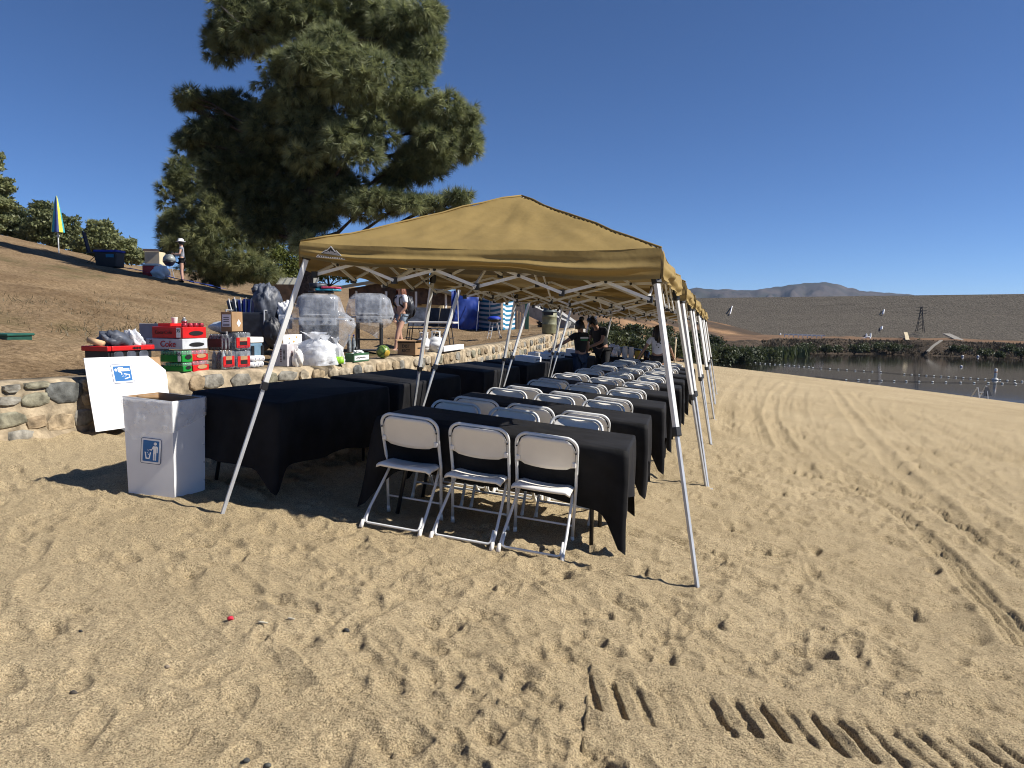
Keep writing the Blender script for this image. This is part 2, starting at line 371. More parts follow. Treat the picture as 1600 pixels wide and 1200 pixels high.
    for pix, offs, wd, dp in [([(1600, 1010), (1500, 890), (1420, 815), (1340, 752), (1240, 738)], (0, ), .10, .030),
                              ([(1600, 905), (1500, 818), (1420, 770), (1360, 742), (1290, 735)], (0, ), .09, .026),
                              ([(1600, 850), (1480, 765), (1400, 700), (1345, 640), (1320, 610)], (-.4, 0, .4), .13, .020),
                              ([(1600, 800), (1470, 715), (1390, 655), (1350, 615)], (0, .35), .12, .016),
                              ([(1230, 700), (1195, 655), (1200, 620), (1230, 592)], (-.35, 0, .35), .14, .013),
                              ([(1340, 760), (1260, 690), (1240, 650), (1255, 610)], (0, .5), .14, .011),
                              ([(1180, 680), (1165, 640), (1170, 605), (1190, 580)], (0, .5), .15, .013),
                              ([(1600, 720), (1500, 670), (1430, 640)], (0, .6), .15, .018),
                              ([(520, 1000), (620, 940), (760, 880), (840, 862)], (0, ), .05, .010)]:
        track(pix, offs, wd, dp)
    # cleated track across the lower right corner
    A = on_plane(955, 1085)[:2]; B = on_plane(1640, 1205)[:2]; d = B-A; ln = float(np.hypot(*d)); d /= ln; nn = np.array([-d[1], d[0]])
    idx = np.nonzero((np.abs((x-A[0])*nn[0]+(y-A[1])*nn[1]) < .4) & ((x-A[0])*d[0]+(y-A[1])*d[1] > -.1) & ((x-A[0])*d[0]+(y-A[1])*d[1] < ln+.5))[0]
    u = (x[idx]-A[0])*d[0]+(y[idx]-A[1])*d[1]; v = (x[idx]-A[0])*nn[0]+(y[idx]-A[1])*nn[1]+.02*np.sin(u*7)
    dz[idx] *= .5
    ph = u+v*.22; cell_i = np.floor(ph/.108); amp = (.6+.6*_hash(cell_i, cell_i*0, 5))*(1+.35*vnoise(u*9, v*9, 61)); amp = np.where((cell_i > 1) & (cell_i < 4), amp*.25, amp)
    fr_ = ph/.108-np.floor(ph/.108)+.06*vnoise(u*25, v*25, 63); prof = np.interp(fr_, [-.1, 0, .07, .34, .44, .9, 1.0, 1.1], [.3, .3, -1, -1, .1, .5, .3, .3]); env = np.clip((.165-np.abs(v))/.03, 0, 1)
    dz[idx] += env*amp*prof*.023 - env*.004 + .010*np.exp(-((np.abs(v)-.20)/.035)**2)
    dz *= np.where(rr > 70, 0, 1)
    z = z+dz
    nr, nc = X.shape; V = np.stack([x, y, z], 1)
    i = np.arange(nr-1)[:, None]*nc; j = np.arange(nc-1)[None]; a = (i+j).ravel()
    Fc = np.stack([a, a+1, a+nc+1, a+nc], 1)[:, ::-1]
    me = mesh_np('sand', V, Fc); return me, V
def sand_mat():
    m = bpy.data.materials.new('sand'); m.use_nodes = True; n = m.node_tree.nodes; L = m.node_tree.links; b = n['Principled BSDF']
    b.inputs['Roughness'].default_value = .95; b.inputs['Specular IOR Level'].default_value = .12
    g = n.new('ShaderNodeNewGeometry')
    def noise(sc_, det, rgh=.6):
        k = n.new('ShaderNodeTexNoise'); k.inputs['Scale'].default_value = sc_; k.inputs['Detail'].default_value = det; k.inputs['Roughness'].default_value = rgh
        L.new(g.outputs['Position'], k.inputs['Vector']); return k
    big = noise(.35, 4); fine = noise(125, 3, .85); mid = noise(38, 3, .7)
    r1 = n.new('ShaderNodeValToRGB'); e = r1.color_ramp.elements; e[0].position = .3; e[1].position = .7; e[0].color = (.445, .350, .208, 1); e[1].color = (.540, .432, .268, 1)
    L.new(big.outputs['Fac'], r1.inputs[0])
    r2 = n.new('ShaderNodeValToRGB'); e = r2.color_ramp.elements; e[0].position = .32; e[1].position = .54; e[0].color = (.16, .15, .14, 1); e[1].color = (1, 1, 1, 1)
    e.new(.70).color = (1.38, 1.37, 1.33, 1); L.new(fine.outputs['Fac'], r2.inputs[0])
    mx = n.new('ShaderNodeMix'); mx.data_type = 'RGBA'; mx.blend_type = 'MULTIPLY'; mx.inputs[0].default_value = 1
    L.new(r1.outputs[0], mx.inputs[6]); L.new(r2.outputs[0], mx.inputs[7])
    r3 = n.new('ShaderNodeValToRGB'); e = r3.color_ramp.elements; e[0].position = .35; e[1].position = .6; e[0].color = (.80, .78, .76, 1); e[1].color = (1, 1, 1, 1)
    L.new(mid.outputs['Fac'], r3.inputs[0])
    m2 = n.new('ShaderNodeMix'); m2.data_type = 'RGBA'; m2.blend_type = 'MULTIPLY'; m2.inputs[0].default_value = 1
    L.new(mx.outputs[2], m2.inputs[6]); L.new(r3.outputs[0], m2.inputs[7]); L.new(m2.outputs[2], b.inputs['Base Color'])
    b1 = n.new('ShaderNodeBump'); b1.inputs['Strength'].default_value = .8; b1.inputs['Distance'].default_value = .02; L.new(mid.outputs['Fac'], b1.inputs['Height'])
    b2 = n.new('ShaderNodeBump'); b2.inputs['Strength'].default_value = 1; b2.inputs['Distance'].default_value = .009; L.new(fine.outputs['Fac'], b2.inputs['Height'])
    L.new(b1.outputs[0], b2.inputs['Normal']); L.new(b2.outputs[0], b.inputs['Normal']); return m
M['sand'] = sand_mat()
_me, SV = build_sand()
sand = struct(link('sand', _me, M['sand'], None, True))

# --- terrace and hillside of dry earth
def dirt_mat():
    m = bpy.data.materials.new('dry_earth'); m.use_nodes = True; n = m.node_tree.nodes; L = m.node_tree.links; b = n['Principled BSDF']
    b.inputs['Roughness'].default_value = .95; b.inputs['Specular IOR Level'].default_value = .1; g = n.new('ShaderNodeNewGeometry')
    def noise(sc_, det, rgh=.6):
        k = n.new('ShaderNodeTexNoise'); k.inputs['Scale'].default_value = sc_; k.inputs['Detail'].default_value = det; k.inputs['Roughness'].default_value = rgh
        L.new(g.outputs['Position'], k.inputs['Vector']); return k
    a = noise(.5, 5); f = noise(14, 5, .75); k = noise(.22, 6, .7)
    r = n.new('ShaderNodeValToRGB'); e = r.color_ramp.elements; e[0].position = .3; e[1].position = .7; e[0].color = (.185, .125, .070, 1); e[1].color = (.325, .235, .140, 1); L.new(a.outputs['Fac'], r.inputs[0])
    r2 = n.new('ShaderNodeValToRGB'); e = r2.color_ramp.elements; e[0].position = .35; e[1].position = .62; e[0].color = (.45, .42, .38, 1); e[1].color = (1.1, 1.1, 1.1, 1); L.new(f.outputs['Fac'], r2.inputs[0])
    mx = n.new('ShaderNodeMix'); mx.data_type = 'RGBA'; mx.blend_type = 'MULTIPLY'; mx.inputs[0].default_value = 1; L.new(r.outputs[0], mx.inputs[6]); L.new(r2.outputs[0], mx.inputs[7])
    r3 = n.new('ShaderNodeValToRGB'); e = r3.color_ramp.elements; e[0].position = .56; e[1].position = .68; e[0].color = (0, 0, 0, 1); e[1].color = (1, 1, 1, 1); L.new(k.outputs['Fac'], r3.inputs[0])
    m2 = n.new('ShaderNodeMix'); m2.data_type = 'RGBA'; L.new(r3.outputs[0], m2.inputs[0]); L.new(mx.outputs[2], m2.inputs[6]); m2.inputs[7].default_value = (.10, .085, .04, 1)
    L.new(m2.outputs[2], b.inputs['Base Color'])
    bp = n.new('ShaderNodeBump'); bp.inputs['Strength'].default_value = 1; bp.inputs['Distance'].default_value = .04; L.new(f.outputs['Fac'], bp.inputs['Height']); L.new(bp.outputs[0], b.inputs['Normal']); return m
M['dirt'] = dirt_mat()
ys = np.concatenate([np.linspace(-4, 3, 15)[:-1], np.linspace(3, 30, 200)[:-1], np.geomspace(30, 190, 60)])
ts = np.concatenate([np.linspace(0, 12, 130), np.geomspace(12.3, 110, 70)])
TT, YY = np.meshgrid(ts, ys); XX = wall_x(YY)-.16-TT; ZZ = terr_z(XX, YY)
ZZ = np.minimum(ZZ, 9) + .09*fbm(XX*.9, YY*.9, 4, 5)*np.clip(TT/1.2, 0, 1) + .035*fbm(XX*4, YY*4, 3, 8)*np.clip(TT/1.2, 0, 1)
ZZ[:, 0] = wall_z(ys)-.06; ZZ[:, 1] = wall_z(ys)-.02
nr, nc = XX.shape; i = np.arange(nr-1)[:, None]*nc; j = np.arange(nc-1)[None]; a_ = (i+j).ravel()
terr = struct(link('terrace_ground', mesh_np('terrace_ground', np.stack([XX.ravel(), YY.ravel(), ZZ.ravel()], 1), np.stack([a_, a_+1, a_+nc+1, a_+nc], 1)), M['dirt'], None, True))

# dry grass on the slope
def grass_patch(n, name, mt, pix, label, h=.06):
    V = []; Fc = []; k = 0; T = []
    R = np.random.default_rng(3)
    spots = [on_terr(px, py) for px, py in pix]
    for c in spots:
        for _ in range(n):
            r_ = R.normal(0, .55, 2); px, py = c[0]+r_[0]*1.3, c[1]+r_[1]*.8
            if px > wall_x(py)-.2: continue
            z = float(terr_z(px, py)); hh = h*R.uniform(.4, 1.3); a = R.uniform(0, 6.28); l = R.normal(0, .05, 2); w_ = .007
            V += [(px-w_*math.cos(a), py-w_*math.sin(a), z-.03), (px+w_*math.cos(a), py+w_*math.sin(a), z-.03), (px+l[0], py+l[1], z+hh)]; Fc.append((k, k+1, k+2)); k += 3; T += [R.random()]*3
    me = mesh_np(name, np.array(V), np.array(Fc)); at = me.attributes.new('tint', 'FLOAT', 'POINT'); at.data.foreach_set('value', np.array(T, np.float32))
    o = link(name, me, mt); o['kind'] = 'stuff'; o['label'] = label; o['category'] = 'grass'; return o
M['dry_grass'] = leaf_mat('dry_grass', (.06, .06, .03), (.17, .13, .07), .2)
R_ = random.Random(9)
grass_patch(34, 'dry_grass', M['dry_grass'], [(R_.uniform(0, 300), 0) for _ in range(0)] + [(40+R_.uniform(-40, 250), 470+R_.uniform(0, 34)) for _ in range(46)] + [(R_.uniform(120, 215), R_.uniform(500, 525)) for _ in range(12)] + [(R_.uniform(790, 850), R_.uniform(512, 521)) for _ in range(14)],
            'sparse dry grass tufts across the bare slope above the stone wall')

# --- water
def water_mat():
    m = bpy.data.materials.new('lake_water'); m.use_nodes = True; n = m.node_tree.nodes; L = m.node_tree.links; b = n['Principled BSDF']
    b.inputs['Base Color'].default_value = (.018, .016, .012, 1); b.inputs['Roughness'].default_value = .07; b.inputs['IOR'].default_value = 1.33
    g = n.new('ShaderNodeNewGeometry'); mp = n.new('ShaderNodeMapping'); mp.inputs['Scale'].default_value = (.5, 1.6, 1); L.new(g.outputs['Position'], mp.inputs[0])
    k = n.new('ShaderNodeTexNoise'); k.inputs['Scale'].default_value = 1.6; k.inputs['Detail'].default_value = 5; L.new(mp.outputs[0], k.inputs['Vector'])
    bp = n.new('ShaderNodeBump'); bp.inputs['Strength'].default_value = .07; bp.inputs['Distance'].default_value = .05; L.new(k.outputs['Fac'], bp.inputs['Height']); L.new(bp.outputs[0], b.inputs['Normal']); return m
M['water'] = water_mat()
struct(MB().add([(-60, 40, WATER_Z), (500, 40, WATER_Z), (500, 240, WATER_Z), (-60, 240, WATER_Z)], [(0, 1, 2, 3)]).build('lake_water', M['water']))
_q = [(-60, 40), (500, -200), (500, 40)]
struct(MB().add([(500, 40, WATER_Z), (10, 40, WATER_Z), (60, -150, WATER_Z), (500, -200, WATER_Z)], [(0, 1, 2, 3)]).build('lake_water', M['water']))

# --- far shore: brush bank, flat, hillside
def earth(name, c1, c2, scale, bump=.6, c3=None, s3=.03):
    m = bpy.data.materials.new(name); m.use_nodes = True; n = m.node_tree.nodes; L = m.node_tree.links; b = n['Principled BSDF']
    b.inputs['Roughness'].default_value = .95; b.inputs['Specular IOR Level'].default_value = .1; g = n.new('ShaderNodeNewGeometry')
    k = n.new('ShaderNodeTexNoise'); k.inputs['Scale'].default_value = scale; k.inputs['Detail'].default_value = 8; k.inputs['Roughness'].default_value = .7; L.new(g.outputs['Position'], k.inputs['Vector'])
    r = n.new('ShaderNodeValToRGB'); e = r.color_ramp.elements; e[0].position = .36; e[1].position = .64; e[0].color = (*c1, 1); e[1].color = (*c2, 1); L.new(k.outputs['Fac'], r.inputs[0]); out = r.outputs[0]
    if c3:
        k3 = n.new('ShaderNodeTexNoise'); k3.inputs['Scale'].default_value = s3; k3.inputs['Detail'].default_value = 6; L.new(g.outputs['Position'], k3.inputs['Vector'])
        r3 = n.new('ShaderNodeValToRGB'); e = r3.color_ramp.elements; e[0].position = .47; e[1].position = .56; e[0].color = (0, 0, 0, 1); e[1].color = (1, 1, 1, 1); L.new(k3.outputs['Fac'], r3.inputs[0])
        mx = n.new('ShaderNodeMix'); mx.data_type = 'RGBA'; L.new(r3.outputs[0], mx.inputs[0]); L.new(out, mx.inputs[6]); mx.inputs[7].default_value = (*c3, 1); out = mx.outputs[2]
    L.new(out, b.inputs['Base Color'])
    bp = n.new('ShaderNodeBump'); bp.inputs['Strength'].default_value = bump; bp.inputs['Distance'].default_value = .5; L.new(k.outputs['Fac'], bp.inputs['Height']); L.new(bp.outputs[0], b.inputs['Normal']); return m
M['bank'] = earth('brush_bank', (.030, .024, .018), (.105, .078, .055), .9, 1)
M['flat'] = earth('bare_flat', (.12, .075, .048), (.20, .125, .075), .2, .5)
M['hillside'] = earth('dry_hillside', (.17, .10, .055), (.34, .21, .115), .12, .7, (.075, .055, .040), .05)
M['riprap'] = earth('riprap', (.108, .095, .077), (.200, .175, .140), 3.2, .7)
M['mountain'] = earth('mountain', (.035, .034, .034), (.10, .082, .072), .012, 1, (.035, .038, .032), .006)
SH = [(-60, 96), (-14, 92), (4, 100), (11, 117), (25, 121), (41, 117), (60, 112), (90, 104), (140, 92), (240, 70), (420, 30)]   # far shoreline
_sx = np.array([p[0] for p in SH], float); _sy = np.array([p[1] for p in SH], float)
xs = np.linspace(-60, 420, 480); vs = np.concatenate([np.linspace(-6, 0, 4)[:-1], np.linspace(0, 16, 26)[:-1], np.linspace(16, 150, 24)])
XX, VV = np.meshgrid(xs, vs); YY = np.interp(XX, _sx, _sy) + VV + 1.2*fbm(XX*.15, XX*0, 3, 4)
prof = np.interp(VV, [-6, 0, 3, 10, 16, 60, 150], [-4.6, -3.05, -2.35, -1.15, -.85, -.9, -1.6])
ZZ = prof + np.clip(VV/4, 0, 1)*(.55*fbm(XX*.22, YY*.22, 4, 2)+.2*fbm(XX*.9, YY*.9, 3, 6))*np.where(VV > 20, .4, 1)
nr, nc = XX.shape; i = np.arange(nr-1)[:, None]*nc; j = np.arange(nc-1)[None]; a_ = (i+j).ravel()
me = mesh_np('far_bank', np.stack([XX.ravel(), YY.ravel(), ZZ.ravel()], 1), np.stack([a_, a_+1, a_+nc+1, a_+nc], 1)); me.materials.append(M['bank']); me.materials.append(M['flat'])
me.polygons.foreach_set('material_index', np.repeat((vs[:-1] > 11.5).astype(np.int32), nc-1)); struct(link('far_bank', me, None, None, True))
# hillside that closes the lake on the left
xs = np.linspace(-120, 44, 150); ys2 = np.linspace(62, 330, 120); XX, YY = np.meshgrid(xs, ys2)
k = np.clip((-XX*1.0+(YY-92)*.33+2)/46, 0, 1.0); ZZ = -3.6+9.6*np.clip((XX+75)/45, 0, 1)*k**1.15*np.clip((YY-62)/50, 0, 1)**.7 + 1.6*fbm(XX*.035, YY*.035, 5, 12)*np.clip(k*3, 0, 1)
nr, nc = XX.shape; i = np.arange(nr-1)[:, None]*nc; j = np.arange(nc-1)[None]; a_ = (i+j).ravel()
struct(link('hillside', mesh_np('hillside', np.stack([XX.ravel(), YY.ravel(), ZZ.ravel()], 1), np.stack([a_, a_+1, a_+nc+1, a_+nc], 1)), M['hillside'], None, True))
# mountains
def ridge(px, depth): return at_depth(px, np.interp(px, [700, 980, 1060, 1100, 1150, 1190, 1230, 1275, 1300, 1335, 1370, 1430, 1500, 1700, 2200], [470, 458, 452, 450, 454, 452, 446, 441, 442, 452, 456, 462, 474, 490, 495]), depth)
V = []; NP_ = 260; NR = 26; pxs = np.linspace(700, 2200, NP_)
for j in range(NR):
    u = j/(NR-1)
    for i in range(NP_):
        top = ridge(pxs[i], 3200); base = at_depth(pxs[i], 508, 1900); p = base*(1-u)+top*u; p[2] = -20+(top[2]+20)*(u**1.3)
        p[2] += 60*float(fbm(np.array([pxs[i]*.05]), np.array([u*6.0]), 5, 2)[0])*u*(1-u**4)*1.7+7*float(fbm(np.array([pxs[i]*.09]), np.array([3.]), 3, 5)[0])
        V.append(p)
idx = [(j*NP_+i, j*NP_+i+1, (j+1)*NP_+i+1, (j+1)*NP_+i) for j in range(NR-1) for i in range(NP_-1)]
struct(link('mountains', mesh_np('mountains', np.array(V), np.array(idx)), M['mountain'], None, True))

# --- the dam
dam = thing('rock_dam', 'long rock-faced dam wall across the far side of the lake', 'dam')
A0 = at_depth(1090, 505, 176); B0 = at_depth(1600, 505, 131); dirv = (B0-A0); dirv[2] = 0; dirv /= np.linalg.norm(dirv); nrm = np.array([dirv[1], -dirv[0], 0])
if nrm @ (CAM-A0) < 0: nrm = -nrm
L0 = A0-dirv*60+nrm*19; L0[2] = 0; Lg = 360; NU = 240
def face(name, z0, z1, o0, o1, mt, rough=.35):
    V = []; nv = 14
    for j in range(nv+1):
        t = j/nv
        for i in range(NU+1):
            p = L0+dirv*(Lg*i/NU); p = p - nrm*(o0+(o1-o0)*t); p[2] = z0+(z1-z0)*t
            q = rough*float(fbm(np.array([i*1.7]), np.array([j*1.3]), 2, 4)[0])*(0 if j in (0, nv) else 1); V.append(p+nrm*q)
    Fc = [(j*(NU+1)+i, j*(NU+1)+i+1, (j+1)*(NU+1)+i+1, (j+1)*(NU+1)+i) for j in range(nv) for i in range(NU)]
    return link(name, mesh_np(name, np.array(V), np.array(Fc)), mt, dam, True)
DZ0, DZM, DZ1 = -1.6, 3.35, 7.35
face('lower_face', DZ0, DZM, 0, 10.2, M['riprap']); face('berm', DZM, DZM+.05, 10.2, 11.6, M['bank'], 0); face('upper_face', DZM+.05, DZ1, 11.6, 19, M['riprap']); face('crest', DZ1, DZ1-.1, 19, 24, M['riprap'], 0)
def on_dam(px, py):                              # hit the dam's face
    d = ray(px, py); best = None
    for z0, z1, o0, o1 in ((DZ0, DZM, 0, 10.2), (DZM, DZ1, 11.6, 19)):
        a = (L0-nrm*o0)+np.array([0, 0, z0]); e = -nrm*(o1-o0)+np.array([0, 0, z1-z0]); nn = np.cross(dirv, e)
        t = ((a-CAM)@nn)/(d@nn); P = CAM+t*d
        if z0-.3 <= P[2] <= z1+.3: return P
    return P
# ================================================================== STONE WALL
M['mortar'] = mat('mortar', (.37, .30, .205), .95, .30, 7, bump=1, bscale=30, spec=.1)
STONE = [mat('stone_%s' % n, c, .85, .28, 11, bump=.9, bscale=35, spec=.2) for n, c in
         (('grey', (.25, .235, .20)), ('dark', (.125, .128, .12)), ('tan', (.36, .28, .18)), ('green', (.25, .235, .17)), ('brown', (.29, .22, .14)), ('pale', (.40, .34, .25)))]
wall = thing('stone_wall', 'low mortared fieldstone retaining wall along the edge of the sand', 'wall')
wy = np.concatenate([np.linspace(-3.5, 4, 16)[:-1], np.linspace(4, 28, 120), np.linspace(28.5, 44, 20)]); mb = MB(); V = []
for y in wy:
    x = float(wall_x(y)); zt = float(wall_z(y)); zb = float(sand_base(np.array(x+.1), np.array(y)))-.25
    n1 = float(fbm(np.array(y*1.7), np.array(0.), 3, 2))*.05; n2 = float(fbm(np.array(y*2.3), np.array(5.), 3, 2))*.05
    V += [(x-.36, y, zt-.10), (x-.33, y, zt+.0), (x-.04, y, zt-.005+n1*.4), (x+.015, y, zt-.04+n1*.3), (x+.03+n2*.5, y, (zt*.6+zb*.4)), (x+.035+n1*.6, y, zb+.33), (x+.06+n2, y, zb+.20)]
k = 7; mb.add(V, [(i*k+j, i*k+j+1, (i+1)*k+j+1, (i+1)*k+j) for i in range(len(wy)-1) for j in range(k-1)])
mb.build('mortar_body', M['mortar'], wall, True)
R = random.Random(21)
def stone(y, zc, wd, ht, mt, out=.035):
    x = float(wall_x(y)); tx, ty = float(wall_x(y+.2)-wall_x(y-.2))/.4, 1.0; l = math.hypot(tx, ty); t = Vector((tx/l, ty/l, 0)); n = Vector((ty/l, -tx/l, 0)); u = Vector((0, 0, 1))
    m_ = R.randint(6, 9); a0 = R.random()*6; mb = MB(); P = []
    for i in range(m_):
        a = a0+2*math.pi*i/m_; rr = R.uniform(.86, 1.12); c, s = math.cos(a), math.sin(a)
        e = (abs(c)**4.5+abs(s)**4.5)**(-1/4.5); P.append((c*wd/2*rr*e, s*ht/2*rr*e))
    c0 = Vector((x+.02, y, zc)); rings = [(1.0, -.03), (.99, out*.55), (.93, out*.95), (.62, out*1.1)]; V = []
    for sc_, o in rings:
        for p in P: V.append(c0+t*(p[0]*sc_)+u*(p[1]*sc_)+n*(o+R.uniform(-.004, .004)))
    V.append(c0+n*out*1.2); Fc = []
    for r_ in range(3):
        for i in range(m_): Fc.append((r_*m_+i, r_*m_+(i+1) % m_, (r_+1)*m_+(i+1) % m_, (r_+1)*m_+i))
    for i in range(m_): Fc.append((3*m_+i, 3*m_+(i+1) % m_, 4*m_))
    mb.add(V, Fc); return mb.build('stone', mt, wall, R.random() < .5)
# the near end, stone by stone as it stands left of the white board
for px, py, wpx, hpx, k in [(17, 607, 20, 12, 0), (60, 602, 30, 10, 3), (103, 612, 44, 34, 1), (134, 601, 16, 18, 2), (13, 627, 26, 14, 0), (55, 625, 34, 22, 3), (135, 624, 12, 20, 2), (18, 656, 36, 24, 3), (56, 659, 26, 20, 4),
                            (95, 658, 34, 27, 2), (130, 651, 28, 28, 0), (34, 683, 34, 22, 0), (105, 681, 22, 12, 4)]:
    d = ray(px, py); P = CAM.copy()
    for t in np.linspace(4, 9, 800):
        P = CAM+d*t
        if P[0] < wall_x(P[1])+.03: break
    dd = depth_of(P)/F; stone(P[1], P[2], wpx*dd*1.38, hpx*dd, STONE[k], .028)
y = -.5; n_st = 0
while y < 30 and n_st < 285:
    zt = float(wall_z(y)); zb = float(sand_base(np.array(wall_x(y)+.1), np.array(y))); hgt = zt-zb-.08
    big = R.uniform(.18, .36); rows = max(2, int(round(hgt/.2)))
    if not (4.55 < y < 5.85):
        z = zt-.035
        for r_ in range(rows):
            hh = hgt/rows*R.uniform(.66, .94)
            if R.random() < .9 and not (r_ > 0 and 6.4 < y < 22 and r_ > 2):
                stone(y+R.uniform(-.05, .05), z-hh/2-.012, big*R.uniform(.78, .98), hh, STONE[R.choice([0, 0, 2, 2, 3, 5, 5, 4, 1] if y > 8 else [0, 0, 3, 2, 4, 1])], R.uniform(.012, .032)); n_st += 1
            z -= hgt/rows
    y += big*1.04

# ================================================================== CANOPY TENTS
XL, TW, Y0, TL, INS, EAVE, PEAK, TA, SK = -3.251, 3.181, 4.50, 3.086, .385, 1.868, 2.58, .026, .130
XR = XL+TW; XC = XL+TW/2
def canvas_mat():
    m = mat('tan_canvas', (.315, .220, .078), .75, .04, 2.5, bump=.6, bscale=9, spec=.25); n = m.node_tree.nodes; L = m.node_tree.links
    b = n['Principled BSDF']; tr = n.new('ShaderNodeBsdfTranslucent'); tr.inputs['Color'].default_value = (.36, .27, .13, 1); mx = n.new('ShaderNodeMixShader'); mx.inputs[0].default_value = .16
    L.new(b.outputs[0], mx.inputs[1]); L.new(tr.outputs[0], mx.inputs[2]); L.new(mx.outputs[0], n['Material Output'].inputs['Surface']); return m
M['canvas'] = canvas_mat(); M['lining'] = leaf_mat('lining', (.27, .235, .18), (.27, .235, .18), .3, .8)
M['emblem'] = mat('emblem_grey', (.42, .41, .42), .6, .05); M['emblem_dark'] = mat('emblem_dark', (.03, .028, .025), .6, .05)
def tp(u, v, h, top=None):                       # tent point: u across, v along (0..1), h above the sand
    x = XL+u*TW; y = Y0+v*TL+SK*(x-XR); k = min(1, max(0, h/1.5)) if top is None else top
    z = plane_z(x, y)+h+k*TA*(x-XC); return Vector((x+.045*k, y, z))
iu, iv = INS/TW, INS/TL
def make_tent(label):
    O = tp(.5, .5, 0); t = thing('canopy_tent', label, 'canopy tent', O, 0, 'tan canopy tents in a row'); loc = lambda p: p-O
    # roof with sag and creases
    N = 64; e = .07
    def roof(a, b):
        u = iu-e*iu+(1-2*iu+2*e*iu)*a; v = iv-e*iv+(1-2*iv+2*e*iv)*b
        d = max(abs(a-.5), abs(b-.5))*2; h = EAVE+.105+.11*a+(PEAK-EAVE-.175)*(1-d)**1.06
        m_ = min(abs(a-.5), abs(b-.5))*2; ang = abs(abs(a-.5)-abs(b-.5))*2
        h -= .055*math.sin(math.pi*d)*min(1, ang*1.4)                                   # slack between the hips
        x_, y_ = np.array(a*TW*2.2), np.array(b*TL*2.2)
        h += .020*float(fbm(x_*1.1, y_*1.1, 3, 14))*(1 if d < .95 else .4)
        q = math.atan2(b-.5, a-.5); h += .003*math.sin(q*26+3*d)*math.exp(-((d-.45)/.28)**2) + .003*math.sin(q*44+1)*math.exp(-((d-.75)/.2)**2)
        cr_ = 1-abs(2*float(vnoise(np.array(a*7+b*2.5), np.array(b*5-a*1.5), 71))); c2_ = 1-abs(2*float(vnoise(np.array(a*11-b*6), np.array(b*9+a*5), 73))); h += (.011*cr_**6+.006*c2_**7)*(1 if d < .97 else 0)
        p = tp(u, v, h); p.z += -.03*math.exp(-((1-d)/.05)**2)*(1-m_**4)
        return loc(p)
    mb = MB().grid(roof, N, N); rf = mb.build('roof', M['canvas'], t, True, fix=False); MB().grid(lambda a, b: roof(.012+a*.976, .012+b*.976)-Vector((0, 0, .022)), 36, 36).build('lining', M['lining'], rf, True, fix=False)
    # hip seams
    for cu, cv in ((0, 0), (1, 0), (1, 1), (0, 1)):
        MB().tube([roof(.5+(cu-.5)*k/10, .5+(cv-.5)*k/10)+Vector((0, 0, .004)) for k in range(0, 11)], .008, 5).build('seam', M['canvas'], rf, True)
    # valances: a band that bellies, then a turned hem
    cs = [(0, 0), (1, 0), (1, 1), (0, 1)]
    for s in range(4):
        (a0, b0), (a1, b1) = cs[s], cs[(s+1) % 4]; out = Vector(((b1-b0), -(a1-a0), 0)); ph = s*1.7
        def val(i, j):
            a = a0+(a1-a0)*i; b = b0+(b1-b0)*i; p = roof(a, b); ed = 1-abs(2*i-1)**6
            drop = ((.108+.092*i if s == 0 else .18)+.018*math.sin(i*9+ph)*ed)*j
            o = .012*math.sin(i*31+ph*2)*j*ed + .010*math.sin(i*12+j*5+ph)*ed + (.045*math.exp(-((j-.62)/.12)**2) - .03*math.exp(-((j-.86)/.07)**2))*ed*(1 if s == 0 else .5)
            return p+out*(o+.004+.014*min(1, j*4))+Vector((0, 0, -drop))
        MB().grid(val, 40, 16).build('valance', M['canvas'], t, True, fix=False)
    # frame
    leg_ends = {}
    for cu, cv in ((0, 0), (1, 0), (1, 1), (0, 1)):
        ft = loc(tp(cu, cv, -.02)); topu = iu if cu == 0 else 1-iu; topv = iv if cv == 0 else 1-iv; tpn = loc(tp(topu, topv, EAVE)); jn = ft+(tpn-ft)*.50; leg_ends[(cu, cv)] = tpn
        lg = MB().bar(ft, jn+(tpn-ft)*.03, .024, .024).build('leg', M['grey_metal'], t, False, .003, 1)
        MB().bar(jn, tpn, .034, .034).build('sleeve', M['white_metal'], lg, False, .003, 1)
        MB().bar(jn-(tpn-ft)*.012, jn+(tpn-ft)*.018, .046, .046).build('clamp', M['black_plastic'], lg, False, .004, 1)
        dn = (tpn-ft).normalized(); MB().bar(tpn-dn*.02, tpn+dn*.09, .052, .052).build('corner_bracket', M['black_plastic'], lg, False, .006, 1)
        MB().bar(ft+dn*.0, ft+dn*.012, .06, .075).build('foot_plate', M['grey_metal'], lg)
        MB().bar(tpn+dn*.08, loc(tp(topu*.97+.015, topv*.97+.015, EAVE+.09)), .025, .025).build('top_post', M['white_metal'], lg)
    def truss(p0, p1, n, h):
        for k in range(n):
            A = p0+(p1-p0)*(k/n); B = p0+(p1-p0)*((k+1)/n); up = Vector((0, 0, h)); o = Vector((0, 0, 0))
            sd = (B-A).cross(Vector((0, 0, 1))).normalized()*.012
            MB().bar(A+sd, B-up+sd, .012, .021).build('truss_bar', M['white_metal'], t); MB().bar(A-up-sd, B-sd, .012, .021).build('truss_bar', M['white_metal'], t)
            m_ = (A+B)/2-up/2; MB().tube([m_-sd*2.3, m_+sd*2.3], .012, 6).build('pivot', M['black_plastic'], t)
            MB().box(B-up*.5 if False else B-up, (.035, .035, .045)).build('pivot', M['black_plastic'], t)
    cn = [leg_ends[c] for c in ((0, 0), (1, 0), (1, 1), (0, 1))]
    cm = sum(cn, Vector())/4; inn_ = lambda p: p+Vector((cm.x-p.x, cm.y-p.y, 0)).normalized()*.055
    for s in range(4): truss(inn_(cn[s])+Vector((0, 0, .07)), inn_(cn[(s+1) % 4])+Vector((0, 0, .07)), 4, .19)
